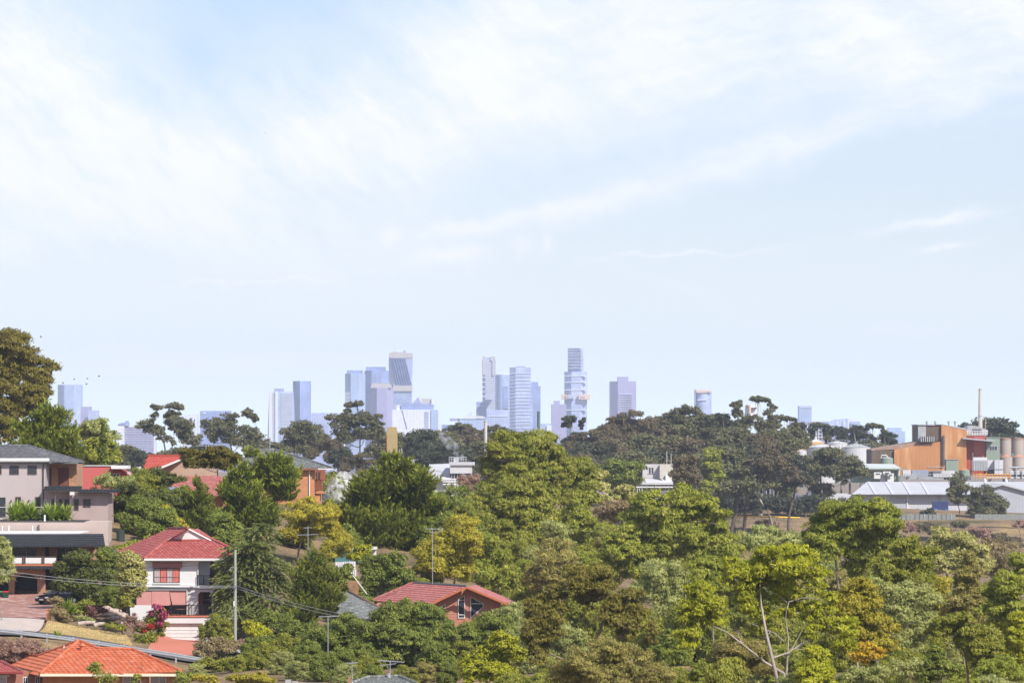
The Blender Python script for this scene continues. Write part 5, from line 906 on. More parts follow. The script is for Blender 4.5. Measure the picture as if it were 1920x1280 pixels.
# steam
stm = bpy.data.materials.new('drifting steam'); stm.use_nodes = True; t = stm.node_tree; t.nodes.clear(); so = N('ShaderNodeOutputMaterial', t); sv = N('ShaderNodeVolumePrincipled', t); L(sv.outputs[0], so.inputs['Volume'], t); sv.inputs['Color'].default_value = (.97, .97, .98, 1)
tcn = N('ShaderNodeTexCoord', t); sn = N('ShaderNodeTexNoise', t); sn.inputs['Scale'].default_value = .6; sn.inputs['Detail'].default_value = 5; sn.inputs['Roughness'].default_value = .65; L(tcn.outputs['Object'], sn.inputs[0], t); sr = N('ShaderNodeMapRange', t); sr.inputs['From Min'].default_value = .47; sr.inputs['From Max'].default_value = .72; sr.inputs['To Max'].default_value = .9; L(sn.outputs['Fac'], sr.inputs[0], t); L(sr.outputs[0], sv.inputs['Density'], t)
def steam(label, path, Y):
    mb = MB(); rings = []; n = 12
    flat = abs(path[-1][0]-path[0][0]) > abs(path[-1][1]-path[0][1])*1.5
    for x, y, r in path:
        c = np.array(P(x, y, Y)); k = r*Y/F
        rings.append([c+k*(np.array([0, math.cos(-a)*.8, math.sin(-a)]) if flat else np.array([math.cos(a), math.sin(a)*.8, 0])) for a in np.linspace(0, 2*math.pi, n, endpoint=False)])
    mb.add([q for r in rings for q in r], [(j*n+k, j*n+(k+1) % n, (j+1)*n+(k+1) % n, (j+1)*n+k) for j in range(len(rings)-1) for k in range(n)]+[tuple(range(n-1, -1, -1)), tuple((len(rings)-1)*n+k for k in range(n))])
    o = mb.build('steam', stm, label=label, cat='steam'); return o
steam('grey wisp of steam rising from the railed roof plant', [(866, 863, 3), (863, 857, 8), (858, 850, 11), (850, 840, 14), (842, 830, 15), (834, 820, 12), (828, 812, 7), (824, 808, 2)], 1299)
steam('white plume of steam drifting left above the slender pale flue', [(914, 787, 1), (911, 785, 4), (903, 780, 7), (892, 777, 8), (880, 779, 7), (870, 782, 4), (866, 784, 1)], 1750)
# dry scrub of the bank
BS = 'dry shrubs on the bare bank'
for px, py, rx, ry, lf, lab in ((1708, 990, 20, 9, 'pinkbrown', 'dry pinkish scrub at the left end of the bare bank'), (1745, 992, 26, 12, 'farrust', 'broad rusty scrub in the middle of the bare bank'), (1775, 1000, 24, 12, 'pinkbrown', 'dry scrub right of the broad rusty one'), (1835, 1005, 26, 18, 'pinkbrown', 'tall twiggy dry bush under the bushy gum'), (1870, 1010, 24, 14, 'farrust', 'dry bush right of the tall twiggy one'), (1900, 1020, 24, 16, 'farrust', 'olive-brown bush near the right edge of the bank'), (1800, 985, 16, 8, 'fargum', 'low dark bush at the foot of the slim gum'), (1725, 983, 10, 6, 'straw', 'straw tussock at the top of the bank'), (1440, 985, 30, 8, 'pinkbrown', 'dry scrub below the yellow barrier'), (1915, 985, 16, 8, 'pinkbrown', 'dry scrub at the right edge of the bank'), (1690, 1010, 20, 10, 'farrust', 'rusty scrub low on the bare bank')):
    Y = 1408 if py < 1000 else 1395; tree('shrub', lab, 'shrub', Y, [(px-rx*.4, py, rx*.6, ry*.8), (px+rx*.35, py+1, rx*.6, ry*.8), (px, py-ry*.3, rx*.6, ry*.7)], 'far', LM[lf], BK['grey'], group=BS, trunk=False, dens=.8, fill=0)
# ------------------------------------------------------------------ gums of the far ridge: seven grown kinds, then copies
RG = 'gums on the far ridge'
kinds = []
def proto(label, Y, x, lobes, leaf, bark='grey', **kw):
    base = P(x, 0, Y); base = np.array([base[0], Y, g1(base[0], Y)])
    t = tree('gum_tree', label, 'tree', Y, lobes, 'far', LM[leaf], BK[bark], base=base, group=RG, nsub=8, r0=.30, dens=.65, fill=1, **kw)
    top = min(l[1]-l[3] for l in lobes); kinds.append((t, (HZ-top)/F*Y-base[2])); return t
proto('open-headed gum with a flat cloud of leaves on top, above the red gabled roof', 1380, 320, [(296, 764, 15, 5), (322, 762, 20, 6), (338, 766, 10, 5), (268, 795, 17, 10), (282, 790, 10, 8), (318, 788, 14, 13), (330, 800, 14, 14), (297, 812, 14, 11), (345, 812, 20, 20), (350, 795, 16, 12), (365, 828, 18, 16), (318, 826, 14, 10)], 'fargum', 'pale')
proto('gum with a tuft reaching right, left of the white balconied tower', 1420, 430, [(440, 780, 12, 6), (462, 774, 14, 6), (475, 780, 8, 6), (480, 786, 6, 5), (400, 795, 22, 15), (420, 790, 18, 15), (395, 815, 18, 16), (430, 812, 22, 16), (462, 806, 18, 12), (480, 820, 20, 14), (450, 830, 26, 12)], 'fargum', 'pale')
proto('broad dark gum before the low square blue block', 1450, 565, [(572, 797, 24, 10), (548, 812, 22, 14), (590, 812, 24, 15), (565, 825, 26, 14), (535, 838, 20, 12), (605, 835, 24, 14), (575, 845, 34, 14)], 'fargum', 'dark')
proto('tall gum with a stray ball of leaves to its right, before the mauve tower', 1480, 672, [(652, 759, 10, 4), (673, 758, 13, 5), (648, 775, 7, 8), (625, 783, 13, 9), (660, 785, 18, 10), (682, 780, 16, 11), (692, 788, 12, 9), (711, 781, 8, 7), (640, 800, 20, 14), (668, 806, 18, 14), (702, 804, 16, 14), (690, 815, 16, 14), (710, 812, 10, 10), (650, 825, 26, 14)], 'fargum', 'pale')
proto('rust-tinted spreading gum on the crest of the ridge', 1550, 1190, [(1160, 785, 20, 10), (1190, 778, 20, 9), (1180, 800, 26, 12), (1215, 800, 20, 12), (1150, 812, 22, 12), (1195, 822, 26, 13)], 'farrust', 'pale')
proto('dark umbrella-headed gum at the top of the ridge', 1600, 1280, [(1262, 774, 16, 8), (1285, 768, 20, 8), (1305, 771, 14, 8), (1275, 788, 22, 10), (1310, 788, 18, 11), (1255, 800, 18, 12), (1290, 808, 26, 13)], 'fargum', 'pale')
proto('gum with two floating heads beside the whitish water tower', 1560, 1420, [(1376, 760, 8, 6), (1388, 758, 8, 7), (1412, 748, 8, 5), (1426, 747, 9, 4.5), (1437, 749, 6, 4), (1385, 778, 13, 8), (1405, 785, 14, 9), (1440, 775, 12, 10), (1450, 765, 6, 6), (1425, 790, 18, 12), (1395, 800, 20, 12), (1455, 788, 14, 11), (1440, 805, 22, 14)], 'fargum', 'pale', )
proto('pair of lollipop gum heads on bare stems, in front of the tallest tower', 1500, 1072, [(1064, 788, 9, 9), (1072, 785, 9, 8), (1060, 798, 7, 6), (1092, 790, 8, 5.5), (1090, 803, 3.5, 2.5), (1080, 822, 20, 10), (1062, 835, 16, 12), (1096, 838, 22, 13)], 'fardark', 'grey')
proto('dark round-topped evergreen behind the yellow chimney stack', 1400, 790, [(782, 812, 18, 10), (805, 818, 16, 12), (770, 825, 18, 12), (800, 835, 26, 14), (770, 848, 22, 14)], 'fardark', 'dark')
spots = [  # x, top, kind, row distance, words
    (232, 833, 2, 1300, 'low gum mass behind the pencil cypress'), (262, 842, 8, 1250, 'dark shrubby gum left of the red gabled roof'), (335, 838, 2, 1280, 'gum behind the flat-topped acacia'), (385, 832, 8, 1290, 'dark gum behind the dish of the flat-topped acacia'),
    (485, 812, 4, 1500, 'rusty gum at the foot of the white balconied tower'), (515, 828, 2, 1420, 'gum behind the dark tiled roof of the orange brick house'), (620, 822, 4, 1380, 'rusty gum behind the right end of the dark tiled roof'), (640, 838, 8, 1330, 'dark evergreen left of the yellow chimney stack'),
    (738, 808, 2, 1500, 'gum close behind the yellow chimney stack'), (828, 806, 2, 1450, 'greenish gum before the broad white building'), (858, 793, 5, 1560, 'gum with a high head left of the grey flue'), (884, 803, 4, 1500, 'rusty gum next to the grey flue'), (845, 830, 8, 1350, 'dark evergreen where the steam rises'), (806, 838, 8, 1370, 'dark evergreen left of the steam'), (900, 825, 2, 1400, 'gum at the foot of the grey flue'),
    (935, 797, 5, 1500, 'gum right of the grey flue'), (955, 806, 2, 1520, 'gum behind the tallest central olive gum'), (1115, 806, 4, 1480, 'gum left of the crest'), (1105, 826, 8, 1400, 'dark evergreen under the lollipop heads'), (1140, 792, 5, 1600, 'gum climbing the crest of the ridge'), (1168, 781, 6, 1650, 'thin-headed gum below the mauve-grey tower'), (1222, 782, 4, 1600, 'rusty gum on the crest right of the mauve-grey tower'), (1245, 776, 5, 1640, 'gum joining the two crests'),
    (1205, 812, 2, 1450, 'broad gum in the second row below the crest'), (1150, 822, 4, 1430, 'rusty gum in the second row'), (1255, 815, 2, 1420, 'broad gum behind the thin reddish-grey tree'), (1298, 822, 4, 1400, 'rusty gum over the bright green rounded one'), (1325, 776, 2, 1600, 'gum below the peach-capped tower'), (1350, 773, 7, 1560, 'gum with a small lone head right of the peach-capped tower'), (1340, 800, 5, 1500, 'umbrella gum right of the ridge top'), (1375, 800, 2, 1480, 'broad gum in the second row below the water tower'),
    (1415, 812, 4, 1450, 'rusty gum above the pipework'), (1450, 805, 2, 1470, 'broad gum left of the beige square silos'), (1475, 780, 6, 1560, 'thin-headed gum on the right shoulder of the ridge'), (1490, 800, 5, 1600, 'gum behind the beige square silos'), (1392, 828, 8, 1400, 'dark evergreen over the pipework'), (1360, 835, 2, 1380, 'gum behind the blackish dense trees'), (1435, 838, 4, 1380, 'rusty gum right of the pipework'), (1230, 838, 8, 1370, 'dark evergreen behind the white concrete plant building'), (1180, 845, 2, 1350, 'gum over the deep green spreading tree'), (1095, 850, 4, 1340, 'rusty gum right of the central olive gums'), (1500, 790, 7, 1750, 'small-headed gum before the white-framed office block'),
    (1532, 792, 6, 1900, 'spindly gum before the white-framed office block'), (1570, 797, 7, 1900, 'lollipop gum before the dark blue office wing'), (1605, 795, 7, 1880, 'lollipop gum left of the highest spindly one'), (1635, 793, 6, 1880, 'highest spindly gum behind the white storage tanks'), (1660, 808, 7, 1880, 'lollipop gum left of the orange plant building'), (1600, 826, 8, 1850, 'dark bushy tree behind the storage tanks'), (1645, 828, 2, 1860, 'low gum behind the storage tanks'), (1855, 780, 8, 1900, 'round dark tree behind the tall flue of the plant'), (1895, 815, 8, 1950, 'dark tree top behind the right-hand silos'), (1880, 800, 8, 1920, 'dark tree right of the round one behind the tall flue'),
    (150, 838, 8, 1150, 'dark tree mass behind the fresh green leafy tree'), (215, 848, 4, 1250, 'rusty gum behind the red flat-roofed house'), (300, 848, 4, 1230, 'rusty gum beside the red gabled roof'), (430, 845, 8, 1260, 'dark tree behind the hillside conifers'), (560, 855, 8, 1300, 'dark tree behind the orange brick house'), (680, 850, 4, 1300, 'rusty gum left of the yellow chimney stack'), (870, 850, 8, 1420, 'dark tree behind the white-roofed works'), (1050, 838, 8, 1380, 'dark tree right of the central olive gums'),
    (1300, 850, 8, 1380, 'dark tree left of the bright green rounded gum'), (1260, 860, 4, 1330, 'rusty tree right of the white concrete plant building'), (1480, 850, 8, 1400, 'dark tree below the beige square silos')]
gr = np.random.default_rng(5)
for x, top, k, Y, words in spots:
    src, h0 = kinds[k]; X = (x-CX)/F*Y; z = g1(X, Y); h = (HZ-top)/F*Y-z; sc = h/h0
    wide = sc*gr.uniform(.95, 1.3); t_ = copy_tree(src, (X, Y, z), gr.uniform(-.5, .5)+(math.pi if gr.uniform() < .5 else 0), wide, words, RG, sc)
# ---- trees and shrubs of the near slopes
TREES = [
 # name, label, cat, Y, lobes, style, leaf, bark, options
 ('gum_tree', 'giant brown-green gum cut by the left edge, rising above the cypress', 'tree', 650, [(15, 655, 62, 40), (62, 695, 38, 38), (5, 715, 50, 45), (50, 740, 40, 26), (10, 775, 40, 30), (72, 742, 22, 18), (-40, 690, 60, 60), (20, 815, 26, 26)], 'gum', 'rusty', 'grey', dict(group=HG, base_px=-5, nsub=7)),
 ('conifer', 'broad bright green cypress behind the grey tiled roof at the left edge', 'tree', 600, [(92, 778, 26, 26), (62, 812, 34, 32), (118, 812, 34, 34), (92, 838, 60, 28), (140, 845, 26, 24), (45, 850, 40, 25)], 'cypress', 'cypress', 'dark', dict(group=HG)),
 ('cypress', 'slim dark pencil cypress standing alone above the red flat-roofed house', 'tree', 585, [(193, 806, 4, 15, 0), (194, 825, 6.5, 20, 0), (194, 850, 8.5, 24, 0), (194, 872, 9, 20, 0)], 'round', 'cypdark', 'dark', dict(group=HG)),
 ('garden_tree', 'grey-green tree top behind the pencil cypress, left of it', 'tree', 680, [(178, 803, 34, 16), (205, 822, 24, 18), (160, 815, 20, 16)], 'gum', 'greygreen', 'grey', dict(group=HG)),
 ('garden_tree', 'fresh green leafy tree round the foot of the pencil cypress', 'tree', 620, [(172, 845, 26, 26), (212, 845, 18, 26), (190, 862, 34, 18)], 'round', 'green', 'grey', dict(group=HG)),
 ('shrub', 'grey-green bush below the red flat-roofed house', 'shrub', 545, [(205, 908, 30, 16), (240, 905, 22, 14)], 'airy', 'greygreen', 'grey', dict(group=HG)),
 ('acacia_tree', 'flat-topped golden olive acacia in front of the red gabled roof', 'tree', 560, [(358, 856, 30, 17), (398, 851, 34, 13), (432, 862, 30, 17), (372, 872, 30, 12), (412, 872, 30, 12)], 'acacia', 'bronze', 'pink', dict(group=HG, base_px=388, nsub=2)),
 ('acacia_tree', 'lower spreading olive acacia left of the flat-topped one', 'tree', 552, [(300, 892, 28, 17), (338, 905, 24, 14), (275, 905, 22, 13), (318, 915, 26, 12)], 'acacia', 'olivedark', 'grey', dict(group=HG)),
 ('garden_tree', 'large shady olive tree right of the pink rendered house', 'tree', 530, [(195, 942, 32, 22), (238, 925, 26, 20), (268, 940, 28, 22), (225, 965, 34, 22), (290, 955, 26, 22), (320, 940, 22, 18), (215, 1000, 16, 20), (180, 932, 22, 16), (184, 958, 22, 20)], 'gum', 'olivedark', 'grey', dict(group=HG, base_px=217)),
 ('garden_tree', 'small yellow-olive tree between the shady olive and the dark conifers', 'tree', 522, [(308, 972, 20, 24), (330, 985, 18, 20)], 'gum', 'golden', 'grey', dict(group=HG)),
 ('shrub', 'low bright green hedge behind the white house roof', 'shrub', 512, [(255, 1020, 24, 8), (285, 1015, 20, 8), (232, 1030, 18, 12), (220, 1040, 15, 15)], 'round', 'green', 'dark', dict(group=HG)),
 ('conifer', 'bright green cypress beside the orange brick house, rightmost of the hillside conifers', 'tree', 552, [(470, 848, 13, 15), (515, 870, 28, 24), (535, 900, 28, 34), (500, 905, 32, 30), (545, 925, 18, 25)], 'cypress', 'cypress', 'dark', dict(group=HG, base_px=520)),
 ('conifer', 'tall yellow-green cypress in the middle of the hillside conifers', 'tree', 538, [(455, 893, 24, 26), (440, 925, 36, 30), (475, 935, 36, 34), (455, 968, 52, 34), (500, 975, 32, 34)], 'cypress', 'cypress', 'dark', dict(group=HG)),
 ('conifer', 'dark green conifer with a pointed top left of the tall yellow-green cypress', 'tree', 530, [(370, 905, 9, 17), (372, 930, 22, 20), (365, 955, 38, 25), (395, 980, 46, 26), (345, 985, 30, 22)], 'cypress', 'cypdark', 'dark', dict(group=HG)),
 ('cedar_tree', 'dark drooping cedar beside the timber power pole', 'tree', 482, [(490, 1000, 38, 20), (470, 1028, 50, 18), (455, 1058, 56, 17), (500, 1062, 50, 20), (450, 1090, 56, 17), (500, 1100, 54, 20), (447, 1122, 50, 18), (500, 1138, 52, 20), (440, 1152, 42, 18), (480, 1165, 50, 16)], 'cedar', 'cedar', 'dark', dict(group=HG, base_px=478, dep=.6)),
 ('conifer', 'small dark conifer to the right of the drooping cedar', 'tree', 466, [(590, 1050, 22, 25), (580, 1085, 38, 24), (610, 1095, 32, 26), (585, 1122, 42, 26), (615, 1135, 30, 25), (560, 1150, 40, 24)], 'cypress', 'cypdark', 'dark', dict(group=HG)),
 ('gum_tree', 'golden yellow gum with bare pink boughs below the orange brick house', 'tree', 520, [(575, 950, 32, 18), (610, 970, 30, 24), (555, 970, 22, 20), (595, 995, 38, 20), (640, 1012, 14, 18), (545, 1000, 14, 16)], 'feather', 'golden', 'pink', dict(group=HG, base_px=560, nsub=6)),
 ('shrub', 'dull gold shrub in front of the teal shed', 'shrub', 508, [(620, 1035, 28, 20), (652, 1020, 16, 16)], 'feather', 'golden', 'grey', dict(group=HG)),
 ('conifer', 'huge rounded cypress in front of the yellow chimney stack', 'tree', 548, [(735, 892, 46, 32), (700, 918, 44, 38), (775, 915, 44, 38), (672, 950, 34, 34), (735, 945, 60, 42), (800, 950, 34, 34), (705, 985, 58, 34), (775, 990, 56, 34), (740, 1012, 60, 24), (658, 985, 24, 28)], 'cypress', 'cypress', 'dark', dict(group=HG, dep=1.0)),
 ('casuarina_tree', 'soft dark green tree at the right flank of the huge cypress', 'tree', 600, [(845, 938, 34, 32), (870, 965, 26, 22), (832, 970, 22, 22)], 'feather', 'dark', 'dark', dict(group=HG)),
 ('shrub', 'light green shrub in front of the teal shed, right of the dull gold one', 'shrub', 512, [(685, 1032, 16, 14), (672, 1046, 20, 10)], 'round', 'lime', 'grey', dict(group=HG)),
 ('garden_tree', 'mid green bushy tree behind the grey tiled roof', 'tree', 495, [(702, 1060, 32, 24), (740, 1055, 28, 22), (700, 1088, 34, 22), (745, 1085, 30, 24)], 'round', 'dark', 'grey', dict(group=HG)),
 ('gum_tree', 'feathery yellow-olive tree behind the pink tiled roof', 'tree', 512, [(862, 985, 34, 22), (835, 1020, 40, 30), (880, 1020, 34, 34), (810, 1055, 36, 28), (860, 1065, 40, 28)], 'feather', 'golden', 'grey', dict(group=HG, nsub=5)),
 ('garden_tree', 'fresh green tree right of the feathery yellow-olive one', 'tree', 516, [(915, 1030, 32, 34), (940, 1060, 30, 32), (905, 1075, 30, 28)], 'airy', 'green', 'grey', dict(group=HG)),
 ('gum_tree', 'tallest olive gum in the centre, in front of the glass towers', 'tree', 625, [(960, 828, 40, 20), (1005, 828, 42, 22), (930, 850, 34, 20), (985, 858, 52, 28), (1035, 858, 32, 26), (920, 885, 28, 18), (1020, 892, 44, 28), (1055, 885, 22, 22)], 'gum', 'olive', 'pink', dict(group=VG, nsub=5)),
 ('gum_tree', 'rounded olive gum just below the tallest central one', 'tree', 575, [(972, 918, 42, 26), (935, 945, 38, 28), (1010, 948, 42, 30), (965, 975, 52, 32), (1025, 985, 34, 28), (915, 985, 26, 26), (980, 1005, 44, 22)], 'gum', 'olive', 'grey', dict(group=VG, nsub=5)),
 ('gum_tree', 'dark olive gum right of the tallest central one', 'tree', 640, [(1080, 885, 32, 22), (1100, 905, 24, 26), (1068, 912, 28, 22), (1085, 935, 30, 22)], 'gum', 'olive', 'pale', dict(group=VG, nsub=5)),
 ('shrub', 'bright yellow flowering wattle beside the dark olive gum', 'shrub', 690, [(1122, 892, 13, 18), (1130, 915, 16, 16)], 'round', 'pale', 'grey', dict(group=VG)),
 ('shrub', 'yellow-green wattle in front of the white concrete plant building', 'shrub', 700, [(1175, 920, 18, 13), (1145, 935, 24, 14), (1192, 935, 12, 10)], 'round', 'pale', 'grey', dict(group=VG)),
 ('shrub', 'straw brown thin bush below the yellow wattles', 'shrub', 660, [(1150, 955, 34, 20), (1190, 945, 18, 16), (1135, 970, 24, 16)], 'scrub', 'straw', 'pale', dict(group=VG, nsub=8)),
 ('gum_tree', 'narrow deep green gum between the two central olive gums', 'tree', 600, [(1078, 955, 26, 24), (1095, 985, 24, 30), (1070, 1000, 24, 26)], 'gum', 'green', 'grey', dict(group=VG)),
 ('shrub', 'pinkish brown leafless thicket left of the central gums', 'shrub', 760, [(868, 905, 14, 16), (890, 900, 12, 12), (880, 920, 22, 12)], 'scrub', 'pinkbrown', 'grey', dict(group=VG)),
 ('gum_tree', 'grey-brown gum with thin pale boughs in the middle of the wood', 'tree', 485, [(1040, 1030, 36, 24), (1020, 1060, 34, 26), (1070, 1060, 32, 28), (1040, 1085, 40, 22), (1000, 1085, 22, 20)], 'airy', 'brownish', 'pale', dict(group=VG, nsub=7)),
 ('gum_tree', 'wide many-headed green gum with tall bare trunks in front of the factory trees', 'tree', 520, [(1225, 938, 38, 20), (1275, 935, 34, 22), (1320, 945, 34, 26), (1350, 975, 22, 24), (1195, 970, 30, 22), (1255, 975, 30, 20), (1170, 1005, 34, 24), (1240, 1005, 36, 26), (1300, 1010, 30, 26), (1345, 1015, 30, 24), (1150, 1040, 28, 24), (1205, 1040, 30, 24)], 'gum', 'green', 'pink', dict(group=VG, base_px=1322, nsub=5)),
 ('gum_tree', 'soft grey-green gum below the wide many-headed one', 'tree', 440, [(1235, 1075, 38, 26), (1275, 1095, 36, 28), (1220, 1110, 34, 26), (1300, 1125, 26, 26), (1255, 1135, 40, 24)], 'airy', 'greygreen', 'pale', dict(group=VG, nsub=6)),
 ('gum_tree', 'dark bronze gum with umbrella heads on bare pink stems', 'tree', 378, [(1085, 1078, 28, 17), (1125, 1078, 32, 18), (1105, 1097, 44, 15), (1045, 1112, 22, 18), (1010, 1142, 28, 24), (1000, 1172, 24, 22), (1180, 1115, 26, 14), (1150, 1140, 34, 18), (1175, 1165, 26, 18), (1040, 1160, 22, 20), (1222, 1178, 16, 16), (1010, 1205, 26, 22)], 'gum', 'rusty', 'pink', dict(group=VG, base_px=1105, nsub=3)),
 ('garden_tree', 'brilliant yellow-green rounded tree at the bottom centre', 'tree', 372, [(945, 1205, 30, 20), (915, 1228, 36, 24), (965, 1228, 22, 24), (890, 1258, 36, 22), (940, 1262, 36, 22)], 'round', 'lime', 'grey', dict(group=VG)),
 ('gum_tree', 'pale tan and green bushy gum at the bottom edge', 'tree', 300, [(1135, 1225, 44, 26), (1085, 1240, 40, 28), (1190, 1242, 44, 28), (1050, 1265, 34, 24), (1130, 1265, 56, 24), (1235, 1265, 40, 24)], 'airy', 'brownish', 'grey', dict(group=VG, dens=1.4)),
 ('shrub', 'light green sapling in the clearing at the bottom', 'shrub', 330, [(1320, 1252, 20, 16), (1308, 1268, 24, 12)], 'round', 'green', 'grey', dict(group=VG)),
 ('garden_tree', 'broad dark green tree in front of the pink tiled roof', 'tree', 430, [(770, 1140, 40, 20), (730, 1165, 44, 26), (800, 1168, 40, 28), (690, 1190, 46, 26), (765, 1200, 52, 28), (825, 1200, 32, 28), (720, 1228, 54, 26), (800, 1235, 44, 26)], 'gum', 'dark', 'dark', dict(group=HG)),
 ('garden_tree', 'muted green tree left of the tall aerial mast, below the cedar', 'tree', 434, [(640, 1180, 34, 24), (605, 1205, 36, 26), (570, 1225, 36, 26), (640, 1225, 40, 26), (560, 1255, 40, 22), (605, 1255, 40, 22)], 'gum', 'dark', 'dark', dict(group=HG)),
 ('garden_tree', 'dusky reddish-green tree in front of the timber gable', 'tree', 442, [(915, 1172, 34, 18), (950, 1175, 26, 22), (880, 1195, 36, 22), (925, 1200, 34, 20), (860, 1212, 26, 20)], 'airy', 'dark', 'dark', dict(group=HG, dens=1.4)),
 ('gum_tree', 'great lime-green gum with white sweeping boughs in the right foreground', 'tree', 320, [(1475, 1038, 44, 22), (1435, 1052, 34, 24), (1505, 1048, 26, 22), (1475, 1078, 34, 24), (1405, 1080, 34, 34), (1370, 1060, 18, 16), (1532, 1075, 20, 20), (1315, 1108, 26, 20), (1292, 1150, 26, 34), (1345, 1142, 28, 16), (1405, 1120, 26, 15), (1425, 1152, 26, 20), (1465, 1128, 20, 15), (1518, 1148, 24, 22), (1557, 1125, 16, 14), (1580, 1182, 34, 20), (1290, 1185, 18, 16)], 'gum', 'lime', 'pale', dict(group=VG, fill=1, base=(P(1472, 0, 319)[0], 319, g1(P(1472, 0, 319)[0], 319)), nsub=5, r0=.12)),
 ('gum_tree', 'golden-topped gum immediately right of the great lime-green one', 'tree', 332, [(1605, 1105, 34, 22), (1580, 1125, 26, 18), (1635, 1130, 26, 24), (1655, 1178, 38, 20), (1620, 1190, 26, 18), (1610, 1150, 30, 18)], 'gum', 'golden', 'pale', dict(group=VG, base_px=1620)),
 ('shrub', 'small bright orange-yellow gum sapling under the golden-topped one', 'shrub', 316, [(1625, 1218, 20, 12), (1608, 1232, 18, 12), (1648, 1226, 16, 12)], 'airy', 'orange', 'grey', dict(group=VG)),
 ('shrub', 'upright lime-green bush beside the pale trunk at the bottom edge', 'shrub', 305, [(1530, 1228, 28, 20), (1520, 1252, 34, 20), (1545, 1262, 24, 18)], 'gum', 'lime', 'grey', dict(group=VG)),
 ('gum_tree', 'tall olive gum in front of the long white shed', 'tree', 440, [(1560, 955, 34, 20), (1605, 950, 30, 20), (1650, 955, 34, 22), (1535, 985, 30, 22), (1585, 985, 40, 26), (1640, 985, 38, 26), (1670, 965, 16, 20), (1550, 1012, 30, 20), (1610, 1020, 44, 26), (1665, 1015, 26, 26)], 'gum', 'green', 'grey', dict(group=VG, nsub=5)),
 ('gum_tree', 'round-headed olive gum below the tall one in front of the white shed', 'tree', 402, [(1700, 1025, 28, 20), (1680, 1050, 36, 26), (1730, 1050, 28, 26), (1700, 1078, 44, 24), (1655, 1070, 22, 22)], 'gum', 'olive', 'grey', dict(group=VG, nsub=5)),
 ('gum_tree', 'grey-green gum with silvery twigs behind the golden-topped one', 'tree', 372, [(1690, 1110, 36, 24), (1730, 1125, 28, 26), (1690, 1150, 38, 26), (1735, 1170, 32, 26), (1700, 1190, 40, 24), (1640, 1095, 24, 18)], 'airy', 'greygreen', 'pale', dict(group=VG, nsub=7, dens=1.2)),
 ('gum_tree', 'pale yellow sunlit gum at the foot of the brown bank', 'tree', 700, [(1772, 1006, 26, 16), (1808, 1012, 30, 18), (1755, 1030, 28, 20), (1800, 1040, 44, 24), (1838, 1036, 24, 20), (1772, 1060, 36, 20), (1828, 1064, 38, 20), (1740, 1052, 24, 20)], 'round', 'pale', 'pale', dict(group=VG, nsub=5)),
 ('gum_tree', 'pinkish grey sparse gum right of the pale yellow one', 'tree', 720, [(1868, 1024, 26, 16), (1900, 1032, 24, 18), (1865, 1048, 30, 20), (1875, 1072, 34, 20), (1910, 1062, 26, 20)], 'airy', 'straw', 'pale', dict(group=VG, nsub=6)),
 ('gum_tree', 'column-shaped bronze-green gum in the right foreground', 'tree', 392, [(1815, 1052, 20, 16), (1810, 1078, 26, 22), (1818, 1108, 30, 24), (1795, 1130, 26, 20), (1830, 1135, 28, 22)], 'gum', 'brownish', 'grey', dict(group=VG, nsub=5)),
 ('gum_tree', 'tawny gum between the grey-green and the column-shaped gums', 'tree', 410, [(1765, 1095, 26, 22), (1750, 1122, 24, 22), (1775, 1140, 24, 18)], 'airy', 'golden', 'grey', dict(group=VG)),
 ('gum_tree', 'olive gum at the right edge, above the two bottom ones', 'tree', 385, [(1885, 1082, 28, 20), (1910, 1060, 24, 26), (1868, 1112, 28, 22), (1905, 1110, 26, 26), (1870, 1145, 34, 22), (1915, 1145, 26, 22)], 'gum', 'green', 'grey', dict(group=VG, nsub=5)),
 ('gum_tree', 'tan-green gum with slender twin trunks at the bottom right', 'tree', 322, [(1790, 1162, 34, 14), (1760, 1180, 28, 18), (1810, 1182, 24, 18), (1850, 1188, 30, 20), (1840, 1212, 36, 22), (1868, 1215, 22, 20)], 'gum', 'olive', 'pink', dict(group=VG, base_px=1808, nsub=5)),
 ('gum_tree', 'vivid green gum cut by the right edge of the picture', 'tree', 335, [(1908, 1165, 18, 20), (1900, 1190, 22, 22), (1920, 1215, 22, 26)], 'gum', 'lime', 'grey', dict(group=VG)),
 ('shrub', 'dark green bush at the bottom right, left of the twin trunks', 'shrub', 318, [(1755, 1228, 24, 18), (1765, 1252, 32, 22), (1735, 1262, 24, 18)], 'round', 'dark', 'dark', dict(group=VG)),
 ('gum_tree', 'mid green gum in the bottom right corner', 'tree', 310, [(1880, 1248, 28, 20), (1905, 1265, 28, 22), (1850, 1262, 26, 20)], 'gum', 'green', 'grey', dict(group=VG)),
 ('shrub', 'grey-green scrub at the bottom, between the lime bush and the dark bush', 'shrub', 312, [(1640, 1262, 34, 18), (1690, 1255, 34, 22), (1600, 1268, 30, 14)], 'airy', 'greygreen', 'grey', dict(group=VG, dens=1.3)),
 ('shrub', 'brown-green scrub in the hollow left of the pale foreground trunk', 'shrub', 335, [(1370, 1215, 40, 24), (1420, 1225, 34, 22), (1370, 1255, 44, 22), (1440, 1258, 34, 18)], 'scrub', 'brownish', 'grey', dict(group=VG, dens=1.5, nsub=8)),
 ('shrub', 'dark scrub between the bronze gum and the pale tan bush', 'shrub', 340, [(1255, 1205, 24, 20), (1238, 1225, 22, 18), (1275, 1230, 18, 20)], 'airy', 'dark', 'dark', dict(group=VG, dens=1.3)),
 ('shrub', 'pale grey-green scrub at the edge of the valley below the factory gate', 'shrub', 560, [(1440, 1000, 34, 16), (1415, 1020, 30, 20), (1480, 1015, 26, 18), (1450, 1035, 34, 18)], 'airy', 'greygreen', 'grey', dict(group=VG, dens=1.3)),
